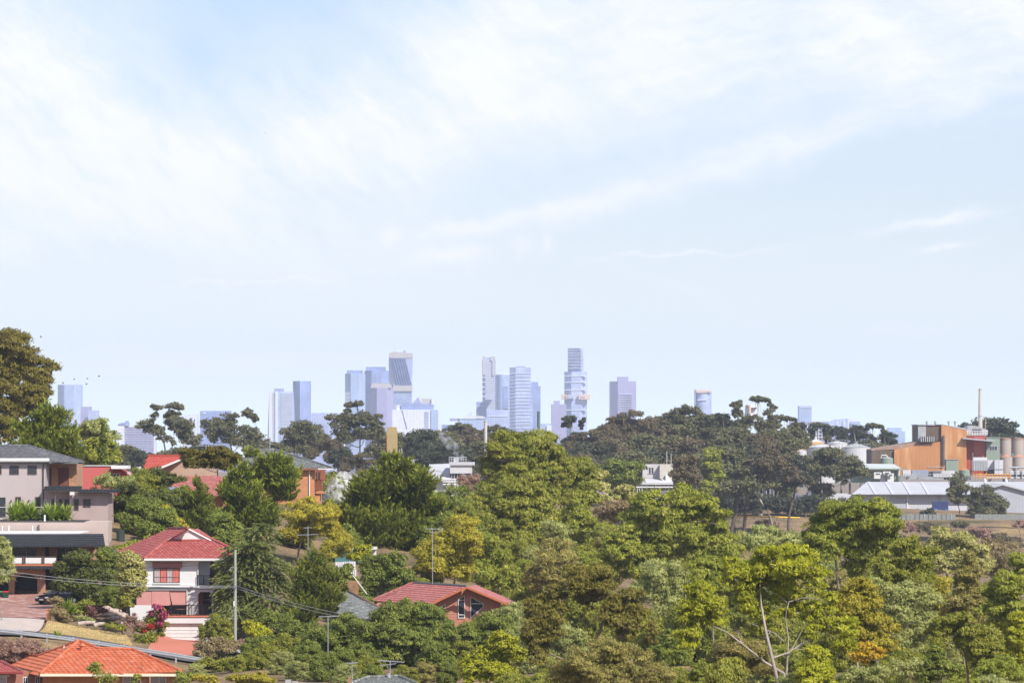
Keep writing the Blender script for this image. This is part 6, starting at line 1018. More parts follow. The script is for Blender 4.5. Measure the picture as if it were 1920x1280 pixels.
 ('shrub', 'cream-flowered shrub beside the bare bank of the valley', 'shrub', 640, [(1390, 1005, 14, 12), (1400, 1020, 14, 12)], 'scrub', 'pale', 'grey', dict(group=VG)),
 ('gum_tree', 'mid green gum filling the gap left of the great lime-green one', 'tree', 405, [(1370, 1030, 24, 20), (1345, 1065, 34, 24), (1310, 1070, 26, 22), (1330, 1100, 30, 20)], 'gum', 'green', 'grey', dict(group=VG)),
 # front gardens
 ('garden_tree', 'grey-green tree cut by the left edge before the black garage', 'tree', 470, [(5, 1020, 14, 22), (12, 1050, 18, 22), (5, 1075, 24, 20)], 'airy', 'greygreen', 'grey', dict(group=HG, dens=1.4)),
 ('garden_tree', 'dense round pepper tree hiding the end of the brown brick house', 'tree', 484, [(145, 1048, 36, 18), (125, 1070, 34, 22), (165, 1072, 34, 24), (145, 1095, 46, 26), (170, 1112, 24, 20), (118, 1098, 24, 18)], 'round', 'olivedark', 'grey', dict(group=HG, base_px=160, fill=0)),
 ('garden_tree', 'dark little tree between the pepper tree and the clipped one', 'tree', 492, [(200, 1045, 18, 16), (205, 1070, 16, 22), (208, 1095, 16, 20)], 'round', 'dark', 'dark', dict(group=HG)),
 ('garden_tree', 'clipped pale variegated tree left of the white house', 'tree', 474, [(243, 1048, 23, 13, 0), (245, 1062, 27, 17, 0), (246, 1082, 31, 18, 0), (249, 1098, 29, 16, 0), (246, 1112, 22, 10, 0)], 'round', 'variegated', 'grey', dict(group=HG, base_px=231, sub_=False, fill=0, dens=1.2)),
 ('shrub', 'tawny flax bush beside the brick gate pier', 'shrub', 474, [(108, 1130, 18, 12), (112, 1150, 22, 12), (128, 1160, 24, 8)], 'scrub', 'straw', 'grey', dict(group=HG, trunk=False, dens=1.6)),
 ('shrub', 'dull olive bush under the pepper tree', 'shrub', 480, [(160, 1135, 20, 12), (145, 1145, 16, 12)], 'round', 'olive', 'grey', dict(group=HG, trunk=False)),
 ('shrub', 'maroon low shrub by the rock edging', 'shrub', 476, [(180, 1145, 17, 9), (172, 1152, 14, 7)], 'round', 'maroon', 'grey', dict(group=HG, trunk=False)),
 ('shrub', 'grey-blue ground-hugging plant beside the maroon shrub', 'shrub', 473, [(160, 1160, 15, 6), (172, 1163, 10, 4)], 'scrub', 'greygreen', 'grey', dict(group=HG, trunk=False)),
 ('shrub', 'small rounded rosemary bush at the top of the dry lawn', 'shrub', 469, [(210, 1175, 16, 8), (222, 1178, 12, 7)], 'scrub', 'olive', 'grey', dict(group=HG, trunk=False, dens=1.5)),
 ('shrub', 'short shrub at the stem of the clipped variegated tree', 'shrub', 473, [(236, 1130, 14, 14), (226, 1135, 8, 10)], 'round', 'olive', 'grey', dict(group=HG, trunk=False)),
 ('shrub', 'reddish dry creeper on the slope beside the white garden wall', 'shrub', 471, [(250, 1160, 10, 10), (242, 1175, 12, 10), (262, 1172, 10, 12)], 'scrub', 'pinkbrown', 'grey', dict(group=HG, trunk=False)),
 ('shrub', 'green climber with cream flowers at the foot of the bougainvillea', 'shrub', 466, [(270, 1198, 16, 14), (262, 1208, 14, 8), (283, 1200, 12, 14)], 'round', 'olive', 'grey', dict(group=HG, trunk=False)),
 ('shrub', 'long pinkish hedge at the left edge below the guard rail', 'shrub', 438, [(10, 1212, 34, 16), (50, 1218, 36, 14), (85, 1224, 26, 10), (30, 1235, 40, 12)], 'scrub', 'pinkbrown', 'grey', dict(group=HG, trunk=False, dens=1.7)),
 ('shrub', 'straw-coloured flax clump beside the red driveway', 'shrub', 448, [(390, 1215, 26, 16), (420, 1215, 28, 20), (375, 1228, 20, 10)], 'scrub', 'straw', 'grey', dict(group=HG, trunk=False, dens=1.6)),
 ('shrub', 'maroon shrub beside the black side gate', 'shrub', 474, [(418, 1178, 12, 12)], 'round', 'maroon', 'grey', dict(group=HG, trunk=False)),
 ('shrub', 'mauve-brown twiggy bush right of the power pole', 'shrub', 452, [(470, 1212, 26, 18), (490, 1225, 20, 12)], 'scrub', 'pinkbrown', 'grey', dict(group=HG, trunk=False, dens=1.5)),
 ('shrub', 'yellow-green bush right of the power pole, above the twiggy one', 'shrub', 458, [(480, 1180, 24, 12), (495, 1192, 20, 14), (465, 1172, 10, 12)], 'round', 'lime', 'grey', dict(group=HG, trunk=False)),
 ('shrub', 'tangled olive scrub in front of the parked silver car', 'shrub', 436, [(430, 1245, 40, 14), (480, 1250, 40, 14), (385, 1245, 26, 12), (520, 1245, 22, 16)], 'scrub', 'olive', 'grey', dict(group=HG, trunk=False, dens=1.6)),
 ('shrub', 'golden clipped bush at the bottom edge, right of the orange roof', 'shrub', 408, [(378, 1272, 18, 9), (400, 1275, 14, 7)], 'round', 'golden', 'grey', dict(group=HG, trunk=False)),
 ('shrub', 'wide golden bush at the bottom edge, right of the clipped one', 'shrub', 405, [(440, 1272, 24, 8), (475, 1270, 28, 8), (505, 1275, 20, 6)], 'round', 'golden', 'grey', dict(group=HG, trunk=False)),
 ('shrub', 'rambling flowering scrub on the slope above the rusty fence', 'shrub', 446, [(520, 1215, 22, 16), (545, 1230, 22, 18), (525, 1240, 20, 14)], 'scrub', 'olive', 'grey', dict(group=HG, trunk=False, dens=1.5)),
 ('shrub', 'thin young gum sprouting in front of the orange tiled roof', 'shrub', 412, [(190, 1262, 30, 14), (175, 1250, 10, 10), (205, 1272, 22, 10)], 'airy', 'olive', 'grey', dict(group=HG, dens=.16, nsub=8, fill=0)),
 ('shrub', 'green bush at the right corner of the orange roofed house', 'shrub', 414, [(345, 1272, 14, 14), (255, 1272, 9, 10)], 'scrub', 'green', 'grey', dict(group=HG, trunk=False, dens=1.4)),
 ('shrub', 'bare tan bush beside the lower aerials', 'shrub', 420, [(785, 1262, 12, 16), (800, 1255, 14, 18)], 'scrub', 'straw', 'grey', dict(group=HG, nsub=8)),
 # along the factory
 ('gum_tree', 'large gum in front of the white storage tanks', 'tree', 1480, [(1560, 855, 34, 16), (1530, 872, 22, 18), (1595, 868, 26, 18), (1560, 885, 30, 18), (1612, 888, 16, 12), (1518, 900, 22, 16), (1545, 925, 26, 16)], 'far', 'fargum', 'pale', dict(group='gums along the factory fence', base_px=1547, nsub=6)),
 ('gum_tree', 'dark leaning gums left of the large one before the tanks', 'tree', 1470, [(1450, 860, 26, 18), (1470, 885, 22, 22), (1445, 900, 22, 22), (1425, 880, 20, 20), (1470, 920, 18, 18), (1440, 925, 22, 14)], 'far', 'fargum', 'pale', dict(group='gums along the factory fence', base_px=1458, nsub=7)),
 ('gum_tree', 'slim gum before the white shed, left of the pair', 'tree', 1440, [(1797, 900, 20, 14), (1802, 918, 18, 14), (1785, 925, 12, 12), (1808, 938, 12, 10)], 'far', 'fargum', 'dark', dict(group='gums along the factory fence', base_px=1800, nsub=6)),
 ('gum_tree', 'bushy gum before the gabled grey shed', 'tree', 1440, [(1845, 925, 24, 18), (1865, 945, 24, 22), (1828, 945, 16, 16), (1850, 965, 30, 18)], 'far', 'fargum', 'dark', dict(group='gums along the factory fence', base_px=1850)),
 ('shrub', 'dark round bush against the factory fence', 'shrub', 1425, [(1745, 963, 15, 11)], 'far', 'fardark', 'dark', dict(group='gums along the factory fence', trunk=False)),
 ('gum_tree', 'bright green rounded gum left of the pipework', 'tree', 1330, [(1333, 852, 20, 16), (1335, 872, 22, 16), (1320, 890, 20, 14), (1345, 895, 18, 16), (1325, 915, 18, 14)], 'far', 'green', 'pale', dict(group='gums along the factory fence', base_px=1328, nsub=5)),
 ('garden_tree', 'blackish green dense trees beneath the pipework', 'tree', 1400, [(1385, 920, 26, 26), (1370, 870, 14, 24), (1372, 900, 14, 24), (1410, 935, 22, 22), (1365, 945, 26, 20)], 'far', 'fardark', 'dark', dict(group='gums along the factory fence')),
 ('shrub', 'long blackish thicket behind the yellow barrier', 'shrub', 1436, [(1345, 930, 28, 22), (1380, 942, 28, 18), (1415, 945, 26, 17), (1350, 950, 28, 14), (1330, 945, 20, 18)], 'far', 'fardark', 'dark', dict(group='gums along the factory fence', trunk=False)),
 ('shrub', 'blackish thicket in front of the slate blue shed', 'shrub', 1438, [(1448, 946, 26, 16), (1480, 948, 24, 16), (1512, 946, 26, 18), (1545, 950, 28, 18), (1580, 950, 26, 18)], 'far', 'fardark', 'dark', dict(group='gums along the factory fence', trunk=False)),
 ('garden_tree', 'deep green spreading tree left of the white concrete plant building', 'tree', 1120, [(1150, 875, 28, 16), (1180, 882, 26, 18), (1128, 890, 20, 16), (1165, 900, 40, 14)], 'far', 'dark', 'dark', dict(group='gums along the factory fence')),
 ('gum_tree', 'thin reddish-grey tree right of the white concrete plant building', 'tree', 1100, [(1285, 870, 22, 20), (1275, 895, 20, 20), (1295, 900, 20, 18)], 'far', 'farrust', 'grey', dict(group='gums along the factory fence', dens=.8)),
]
_st = {}
for (nm, lab, cat, Y, lobes, sty, lf, bk, kw) in TREES:
    o_ = tree(nm, lab, cat, Y, lobes, sty, LM[lf], BK[bk], **kw)
    if lab.startswith('great lime-green'):                  # the white boughs that sweep out in front of its crown
        for pts_, r_ in (([(1473, 1300), (1470, 1262), (1435, 1241), (1392, 1207), (1365, 1186), (1338, 1173)], .17), ([(1473, 1290), (1476, 1240), (1478, 1195), (1473, 1160), (1476, 1128)], .13), ([(1476, 1232), (1496, 1196), (1508, 1172), (1514, 1160)], .08), ([(1476, 1140), (1484, 1112), (1508, 1100), (1542, 1101)], .06), ([(1478, 1128), (1505, 1120), (1530, 1121), (1549, 1128)], .055),
                         ([(1474, 1205), (1452, 1186), (1428, 1176), (1404, 1166)], .07), ([(1452, 1186), (1440, 1196), (1420, 1192)], .04), ([(1475, 1128), (1455, 1112), (1438, 1108)], .05), ([(1392, 1207), (1384, 1190), (1388, 1168)], .06), ([(1470, 1290), (1452, 1262), (1440, 1235)], .08), ([(1478, 1270), (1500, 1282), (1520, 1276)], .06)):
            q_ = [np.array(P(x, y, Y-.5-.12*k)) for k, (x, y) in enumerate(pts_)]; MB().tube(q_, list(np.linspace(r_*.62, r_*.2, len(q_))), 6).build('bough', BK['pale'], o_, smooth=True)
print('leaf triangles', NT[0])
# ------------------------------------------------------------------ street, gardens and small things of the hillside
def sheet(name, pts, mt, lift=.03, n=26, label=None):
    """a ground sheet laid over the terrain: pts = corner pixels with distances, filled as a grid between four corners"""
    a, b, c, d = [np.array(P(*q)) for q in pts]; mb = MB(); vs = []; fs = []
    for i in range(n+1):
        for j in range(n+1):
            s, t_ = i/n, j/n; p = (a*(1-s)+b*s)*(1-t_)+(d*(1-s)+c*s)*t_; vs.append(p)
    V = np.array(vs); V[:, 2] = gz(V[:, 0], V[:, 1])+lift
    for i in range(n):
        for j in range(n): k = i*(n+1)+j; fs.append((k, k+n+1, k+n+2, k+1))
    mb.add(V, fs); o = mb.build(name, mt, kind='structure', smooth=True); return o
concrete = mat('pale pinkish concrete', (.43, .36, .32), rough=.9, var=.15, scale=.8, stain=((.36, .29, .25), 1.2, .5)); asphalt = mat('grey asphalt', (.085, .085, .09), rough=.9, var=.25, scale=1.2)
paver = mat('pink-brown brick paving', (.30, .135, .105), var=.25, scale=.5, kind='paver', size=(.42, .21), col2=(.22, .10, .085), mortar=(.36, .22, .18), stain=((.55, .48, .46), .9, .5))
redcon = mat('red painted concrete', (.44, .15, .10), rough=.85, var=.1, scale=.7); dry = mat('dry straw lawn', (.50, .37, .17), rough=.95, var=.35, scale=1.6, bump=.8, stain=((.22, .24, .05), .5, .3))
def ground_hit(px, py, Y0, Y1):
    best = None
    for Y in np.linspace(Y0, Y1, 200):
        d = abs(g1((px-CX)/F*Y, Y)-(HZ-py)/F*Y)
        if best is None or d < best[0]: best = (d, Y)
    return best[1]
sheet('road', [(-60, 1200, 445.5), (470, 1262, 445.5), (470, 1240, 453.5), (-60, 1178, 453.5)], asphalt, .14, 60)
sheet('kerb', [(-60, 1178, 453.7), (470, 1240, 453.7), (470, 1240, 454.1), (-60, 1178, 454.1)], concrete, .26, 60)
sheet('concrete_driveway', [(-30, 1181, 454.3), (68, 1187, 454.3), (84, 1163, 473), (-30, 1162, 473)], concrete, .16)
sheet('brick_driveway', [(-40, 1163, 473.2), (84, 1163, 473.2), (112, 1127, 499), (-40, 1127, 499)], paver, .18, 40)
sheet('red_driveway', [(272, 1232, 454.3), (372, 1240, 454.3), (380, 1207, 482.2), (298, 1207, 482.2)], redcon, .16)
sheet('lawn', [(72, 1187, 454.5), (255, 1214, 454.5), (238, 1178, 471), (90, 1163, 473)], dry, .15, 40)
# tufts of dry grass over the lawn
mb_T = []; gq = np.random.default_rng(3); n = 9000
aa = gq.uniform(0, 1, n); bb = gq.uniform(0, 1, n)
c4 = [np.array(P(*q)) for q in ((72, 1187, 454.5), (255, 1214, 454.5), (238, 1178, 471), (90, 1163, 473))]
pp_ = (c4[0][None]*(1-aa)[:, None]+c4[1][None]*aa[:, None])*(1-bb)[:, None]+(c4[3][None]*(1-aa)[:, None]+c4[2][None]*aa[:, None])*bb[:, None]
pp_[:, 2] = gz(pp_[:, 0], pp_[:, 1])+.14
def blades(pos, g, hh, ww, lean=.5):
    n = len(pos); d = rdir(n, g)*lean+np.array([0, 0, 1.0]); d = unit(d); s_ = unit(np.cross(d, rdir(n, g))); h = hh*g.uniform(.5, 1.4, n)[:, None]
    return np.stack([pos-s_*ww/2, pos+s_*ww/2, pos+d*h], 1)
grass = bpy.data.objects.new('grass', tri_mesh('grass', blades(pp_, gq, .10, .06, .8), gq.beta(2, 2, n), LM['drygrass'])); C.objects.link(grass); tag(grass, kind='stuff')
# guard rail
gr_ = thing('guard_rail', 'long galvanised guard rail along the sloping street', 'guard rail', P(190, 1222, 444))
galv = mat('galvanised steel', (.50, .52, .54), rough=.38, var=.12, scale=2, metal=.6)
RLP = [(-60, 1171), (0, 1177.5), (45, 1183), (112, 1191.5), (208, 1205.5), (330, 1224), (385, 1233.5), (440, 1243)]
def rail_y(x): return float(np.interp(x, [a for a, b in RLP], [b for a, b in RLP]))
prof = [(0, 0), (-.05, -.03), (-.05, -.10), (0, -.15), (-.05, -.20), (-.05, -.28), (0, -.32)]
vs = []; fs = []; xs = np.linspace(-60, 440, 70); m_ = len(prof)
for i, x in enumerate(xs):
    X, Z = XZ(x, rail_y(x), 444)
    for a, b in prof: vs.append((X, 444+a, Z+b))
    if i: fs += [((i-1)*m_+k, i*m_+k, i*m_+k+1, (i-1)*m_+k+1) for k in range(m_-1)]
MB().add(vs, fs).build('rail', galv, gr_)
for x in (-8, 40, 88, 137, 185, 233, 282, 330, 380, 430): y = rail_y(x); MB().pb(x-1.6, x+1.6, y-1.5, y+22, 444.03, .16).build('post', galv, gr_)
# brick gate pier, rocks, logs
pr = thing('gate_pier', 'short orange brick pier beside the brick driveway', 'pier', P(91, 1166, 473)); MB().pb(87, 95, 1143, 1167, 473, .42).build('brick_shaft', brick_orange, pr); MB().pb(86, 96, 1140.5, 1142.9, 472.95, .5).build('cap', brick_orange, pr)
rockm = mat('weathered pink-brown rock', (.36, .26, .21), rough=.95, var=.4, scale=2.5, bump=.8); logm = mat('silvery old timber', (.36, .30, .26), rough=.9, var=.4, scale=3, bump=.7)
def rock(label, px, py, Y, rx, rz, ry=None, group='rocks of the garden edging', name='rock', cat='rock', mt=None):
    g = np.random.default_rng(hash_(label) % 9999); c = np.array(P(px, py, Y)); mb = MB(); n = 9; rings = []
    for i, t_ in enumerate(np.linspace(-.9, .95, 5)):
        k = math.sqrt(max(0, 1-t_*t_)); rings.append([c+np.array([rx*k*math.cos(a)*g.uniform(.75, 1.2), (ry or rx)*k*math.sin(a)*g.uniform(.8, 1.1), rz*t_*g.uniform(.8, 1.1)]) for a in np.linspace(0, 2*math.pi, n, endpoint=False)])
    v = [q for r in rings for q in r]; fs = [(j*n+k, j*n+(k+1) % n, (j+1)*n+(k+1) % n, (j+1)*n+k) for j in range(4) for k in range(n)]+[tuple(range(n-1, -1, -1)), tuple(4*n+k for k in range(n))]
    mb.add(v, fs); return mb.build(name, mt or rockm, label=label, cat=cat, group=group)
R_ = [(200, 1140, 480, 1.0, .35, 'topmost rock of the pile left of the white garden wall'), (215, 1145, 479, 1.1, .35, 'second rock down the pile, right of the topmost'), (228, 1152, 478, 1.0, .32, 'rock at the right shoulder of the pile'), (203, 1152, 478, 1.2, .35, 'wide rock in the middle of the pile'), (218, 1158, 477, 1.1, .30, 'rock low in the pile, above the timber'), (238, 1163, 476, .9, .3, 'rock at the right foot of the pile'), (242, 1172, 473, .9, .35, 'rock beside the dry creeper'), (229, 1168, 475, .8, .25, 'flat rock under the right shoulder of the pile')]
for px, py, Y, rx, rz, lab in R_: rock(lab, px, py, Y, rx*.62, rz*.75)
for a, b, lab in (((146, 1169), (178, 1166), 'long silvery log lying at the top of the dry lawn'), ((176, 1172), (196, 1168), 'shorter silvery log right of the long one'), ((205, 1142), (234, 1156), 'grey beam lying across the rock pile')):
    MB().tube([P(*a, 471), ((np.array(P(*a, 471))+P(*b, 471.5))/2+(0, 0, .06)), P(*b, 471.5)], [.20, .17, .13], 8).build('log', logm, label=lab, cat='log', group='old logs of the garden edging')
# spiky plants
def yucca(label, px, py, Y, r, n, group='spiky plants', leaf='yucca', up=.45):
    g = np.random.default_rng(hash_(label) % 9999); base = np.array(P(px, py, Y)); o = thing('yucca', label, 'plant', base, group)
    T = []; 
    for k in range(n):
        a = g.uniform(0, 2*math.pi); e = g.uniform(-.1, 1.3); d = np.array([math.cos(a)*math.cos(e), math.sin(a)*math.cos(e), math.sin(e)+up*.3]); d /= np.linalg.norm(d)
        s_ = np.cross(d, (0, 0, 1.0)); s_ /= np.linalg.norm(s_)+1e-6; c = base+np.array([g.normal()*r*.12, g.normal()*r*.12, r*.08]); Ln = r*g.uniform(.75, 1.15); m1 = c+d*Ln*.55; tip = c+d*Ln+np.array([0, 0, -.18*Ln*math.cos(e)]); w = r*.05
        T += [[c-s_*w*.6, c+s_*w*.6, m1+s_*w], [c-s_*w*.6, m1+s_*w, m1-s_*w], [m1-s_*w, m1+s_*w, tip]]
    T = np.array(T)-base; f = bpy.data.objects.new('leaf_rosette', tri_mesh('leaf_rosette', T, np.repeat(g.beta(2, 2, n), 3), LM[leaf])); C.objects.link(f); f.parent = o
    MB().tube([base-(0, 0, .2), base+np.array([0, 0, r*.12])], [.1, .08]).build('stem', BK['dark'], o); return o
for px, py, Y, r, n, lab in ((32, 978, 514.5, 2.2, 260, 'broad yucca on the terrace, under the two small square windows'), (52, 978, 515, 2.2, 260, 'tallest yucca on the terrace, left of the downpipe'), (75, 977, 515, 1.1, 70, 'smallest yucca on the terrace, between the two large clumps'), (96, 978, 514.5, 2.0, 240, 'yucca on the terrace in front of the white door'), (117, 978, 515, 1.9, 240, 'rightmost yucca on the terrace'), (127, 1152, 474, 1.55, 150, 'spiky yucca beside the brick driveway'), (108, 1196, 449, .9, 40, 'small palm behind the guard rail')):
    yucca(lab, px, py, Y, r, n)
# bougainvillea
def climber(name, label, Y, lobes, style, leafs, base_px):
    o = tree(name, label, 'shrub', Y, lobes, style, LM['olive'], BK['grey'], base_px=base_px, dens=.8, group=None, fill=0)
    base = ORI[o]; px = Y/F; g = np.random.default_rng(11)
    for lf, lbs in leafs:
        lw = np.array([np.r_[P(l[0], l[1], Y-.6), l[2]*px, l[2]*px, l[3]*px] for l in lbs]); T, U, _ = crown_arrays(lw, px, style, g, .55)
        c = bpy.data.objects.new('blossom', tri_mesh('blossom', T-base, U, LM[lf])); C.objects.link(c); c.parent = o
climber('bougainvillea', 'sprawling magenta and red bougainvillea over the white garden wall', 478, [(300, 1150, 14, 16), (285, 1165, 20, 14), (300, 1178, 16, 14), (270, 1178, 14, 10), (292, 1195, 14, 12)], 'round', [('magenta', [(295, 1139, 14, 8), (306, 1155, 9, 16), (283, 1150, 8, 7), (300, 1170, 8, 8)]), ('crimson', [(278, 1174, 13, 6), (262, 1172, 7, 5), (272, 1182, 8, 4)])], 283)
# poles and wires
pm = mat('greenish treated timber', (.30, .315, .26), rough=.85, var=.2, scale=2)
pl_ = thing('power_pole', 'tall bare greenish timber power pole before the drooping cedar', 'pole', P(441, 1206, 466)); MB().cyl(P(441, 0, 466)[0], 466, P(0, 1208, 466)[2], P(0, 1030, 466)[2], .15, .115, n=12).build('shaft', pm, pl_)
MB().pb(437.5, 440, 1126, 1136, 465.75, .12).build('meter_plate', white_trim, pl_)
wire = mat('grey cable', (.26, .26, .27), rough=.6, var=.05); wire_d = mat('black cable', (.03, .03, .03), rough=.6, var=.05)
def cable(label, a, b, sag, r=.022, mt=None):
    a, b = np.array(P(*a)), np.array(P(*b)); ps = [a+(b-a)*t_-np.array([0, 0, 4*sag*t_*(1-t_)]) for t_ in np.linspace(0, 1, 15)]; MB().tube(ps, r, 4).build('power_line', mt or wire, label=label, cat='power line', group='overhead power lines')
cable('upper grey power line from the left edge to the timber pole', (-40, 1063, 446), (440, 1098, 466), .45); cable('lower grey power line from the left edge to the timber pole', (-40, 1069.5, 446), (440, 1101, 466), .45)
cable('thin black power line crossing the white house under its eave', (120, 1063, 455), (441, 1052, 466), .3, .018, wire_d)
cable('upper power line falling right from the timber pole', (441, 1097, 466), (665, 1155, 440), .2, .024); cable('lower power line falling right from the timber pole', (441, 1101, 466), (640, 1156.5, 440), .2, .024)
cable('thick service cable drooping from the pink terrace wall', (203, 1014, 508), (243, 1064, 474), .35, .045)
# television aerials
alu = mat('aerial aluminium', (.45, .45, .46), rough=.4, var=.1, metal=.5)
def aerial(label, x, t, b, Y, booms):
    o = thing('tv_aerial', label, 'aerial', P(x, b, Y), 'television aerials'); MB().tube([P(x, b, Y), P(x, t, Y)], .035, 6).build('mast', alu, o)
    for (y, x0, x1, tilt) in booms:
        mb = MB(); A1, A2 = np.array(P(x0, y+tilt, Y)), np.array(P(x1, y-tilt, Y)); mb.bar(A1, A2, .022); n = max(5, int((x1-x0)/3.2))
        for i in range(n): q = A1+(A2-A1)*i/(n-1); w = .45-.2*i/n; mb.bar(q-(0.05, w, 0.12*w), q+(0.05, w, 0.12*w), .012)
        mb.build('antenna_array', alu, o)
aerial('tallest aerial mast, standing among the muted green trees', 615, 1154, 1300, 420, [(1155, 598, 634, .5), (1238, 606, 620, .3)]); aerial('short aerial left of the one on the bottom roof', 660, 1239, 1300, 400, [(1242, 650, 671, .4)])
aerial('wide aerial on the grey roof at the bottom edge', 731.5, 1237, 1272, 397, [(1239, 710, 757, -1.5), (1245, 714, 742, 1.5)]); aerial('aerial on a tall thin mast behind the faded red tiled roof', 811, 990, 1094, 484, [(991, 799, 831, 0), (997, 806, 828, 1)])
aerial('aerial with two booms beside the golden gum', 577.5, 986, 1045, 500, [(989, 570, 583, .3), (1002, 558, 596, .6)]); aerial('aerial on the dark tiled roof of the orange brick house', 506, 819, 845, 584, [(822, 489, 508, .3), (830, 499, 511, -2)])
aerial('low flat aerial above the flat-topped acacia', 386, 834.5, 860, 610, [(835.5, 367, 406, 0)])
# wheelie bins
def bin_(label, px, py, Y, lid, w=.58, h_=1.02):
    x, _, z = P(px, py, Y); z = max(z, -1e3); o = thing('wheelie_bin', label, 'bin', (x, Y, z), 'wheelie bins'); dg = mat('dark green bin plastic', (.02, .05, .035), rough=.5, var=.1)
    MB().loft([(x+a*w*.42, Y+b*w*.45, z+.06) for a, b in ((-1, -1), (1, -1), (1, 1), (-1, 1))], [(x+a*w*.5, Y+b*w*.55, z+h_*.9) for a, b in ((-1, -1), (1, -1), (1, 1), (-1, 1))]).build('body', dg, o)
    MB().loft([(x+a*w*.53, Y+b*w*.6, z+h_*.905) for a, b in ((-1, -1), (1, -1), (1, 1), (-1, 1))], [(x+a*w*.48, Y+b*w*.5, z+h_*1.0) for a, b in ((-1, -1), (1, -1), (1, 1), (-1, 1))]).build('lid', mat(lid+' bin lid', {'red': (.5, .02, .03), 'green': (.02, .25, .12), 'yellow': (.72, .55, .03)}[lid], rough=.4, var=.05), o)
    for s in (-1, 1): mb = MB(); mb.tube([(x+s*w*.36, Y+w*.5, z+.1), (x+s*w*.46, Y+w*.5, z+.1)], .1, 10); mb.build('wheel', fr_dark, o)
bin_('wheelie bin with a red lid beside the left brick arch', 10.5, 1127, 498, 'red'); bin_('wheelie bin with a green lid at the left edge', -1, 1127, 498.2, 'green'); bin_('wheelie bin with a red lid beside the side gate of the white house', 421, 1212, 472, 'red'); bin_('wheelie bin with a yellow lid at the foot of the timber power pole', 433.5, 1213, 470.5, 'yellow', .72, 1.08)
# cars
def car(label, px, py, Y, yaw, paint, name='parked_car'):
    o = thing(name, label, 'car', (0, 0, 0)); b = lambda pts, w0, w1=None: [(x, s*(w1 or w0), z) for s in (-1, 1) for x, z in pts]
    def extr(mb, pts, w, taper=0.):
        n = len(pts); zs = [z for _, z in pts]; top, bot = max(zs), min(zs); vs = [(x, s*(w-taper*((z-bot)/(top-bot+1e-6))), z) for s in (-1, 1) for x, z in pts]
        return mb.add(vs, [tuple(range(n-1, -1, -1)), tuple(range(n, 2*n))]+[(i, (i+1) % n, (i+1) % n+n, i+n) for i in range(n)])
    body = [(-2.25, .35), (-2.32, .6), (-2.25, .92), (-1.5, .98), (.75, .95), (1.75, .85), (2.22, .70), (2.3, .5), (2.22, .3), (1.75, .22), (-1.8, .22)]
    bo = extr(MB(), body, .88, .06).build('body', paint, o); ORI[bo] = np.zeros(3)
    extr(MB(), [(-1.75, .97), (-1.15, 1.36), (-.2, 1.45), (.25, 1.40), (1.0, .95)], .80, .20).build('cabin', paint, o)
    extr(MB(), [(-1.5, 1.0), (-1.05, 1.32), (-.2, 1.385), (.2, 1.34), (.8, .99)], .815, .20).build('side_window', glass_dark, o)
    MB().add([(1.03, -.66, .97), (1.03, .66, .97), (.29, .55, 1.395), (.29, -.55, 1.395)], [(0, 1, 2, 3)]).build('windscreen', glass_dark, o)
    for x in (-1.4, 1.4):
        for s in (-1, 1):
            w_ = MB().tube([(x, s*.70, .32), (x, s*.91, .32)], .32, 16).build('wheel', mat('tyre rubber', (.02, .02, .02), rough=.8), o); MB().tube([(x, s*.90, .32), (x, s*.925, .32)], .2, 12).build('rim', galv, w_)
    for s in (-1, 1): MB().box(2.12, 2.27, s*.62-.16, s*.62+.16, .60, .74).build('headlight', mat('clear headlight', (.7, .7, .7), rough=.1), o); MB().box(.75, .95, s*.95-.08, s*.95+.08, .95, 1.07).build('mirror', paint, o)
    MB().box(2.285, 2.31, -.25, .25, .42, .53).build('number_plate', white_paint, o); MB().box(2.2, 2.29, -.45, .45, .58, .70).build('grille', fr_dark, o)
    o.location = P(px, py, Y); o.rotation_euler = (0, 0, yaw); return o
car('black sedan parked nose out under the brown brick house', 108, 1131.5, 494, math.radians(232), mat('glossy black car paint', (.006, .006, .008), rough=.12, var=.0, spec=.7))
car('silver-white car half hidden by scrub below the timber power pole', 442, 1249, 449.5, math.radians(176), mat('silver car paint', (.62, .62, .63), rough=.25, var=.0, spec=.6))
# back yard pieces in the middle of the hillside
sh = thing('garden_shed', 'low white and teal shed behind the golden shrubs', 'shed', P(668, 1052, 516)); MB().pb(628, 690, 1030, 1054, 516, 2.5).build('wall', mat('teal wall', (.06, .18, .19), var=.15), sh); MB().pb(622, 706, 1025.5, 1029.8, 515.6, 3.4).build('roof', white_trim, sh); MB().pb(691, 705, 1030, 1040, 516.1, 1.5).build('white_end', white_paint, sh)
fn = thing('fence', 'pale corrugated metal fence panels on the cut bank', 'fence', P(650, 1086, 503)); cor = mat('pale lilac corrugated metal', (.58, .54, .56), rough=.5, var=.08, kind='rib', size=(.22, .1), bump=.8)
for a, b, t_ in ((628, 640, 1053), (640.3, 653, 1052.5), (653.3, 667, 1052)): MB().pb(a, b, t_, 1066.5, 503, .05).build('panel', cor, fn); MB().pb(a+4, b+1, 1067.6, 1080, 502.2, .05).build('panel', cor, fn)
MB().pb(628, 668, 1066.6, 1067.5, 502.9, .12).build('rail', white_trim, fn)
wl = thing('retaining_wall', 'brown timber sleeper retaining wall beside the grey tiled roof', 'wall', P(665, 1112, 490))
for k, y in enumerate(np.arange(1088, 1112, 4.2)): MB().pp([(650+k*2.2, y), (672, y), (672, y+3.9), (648+k*1.2, y+3.9)], 490-k*.06, .2).build('sleeper', mat('brown sleeper timber', (.26, .15, .08), rough=.9, var=.35, scale=2), wl)
MB().bar(P(662, 1078, 489), P(688, 1113, 487), .05).build('prop', white_trim, wl)
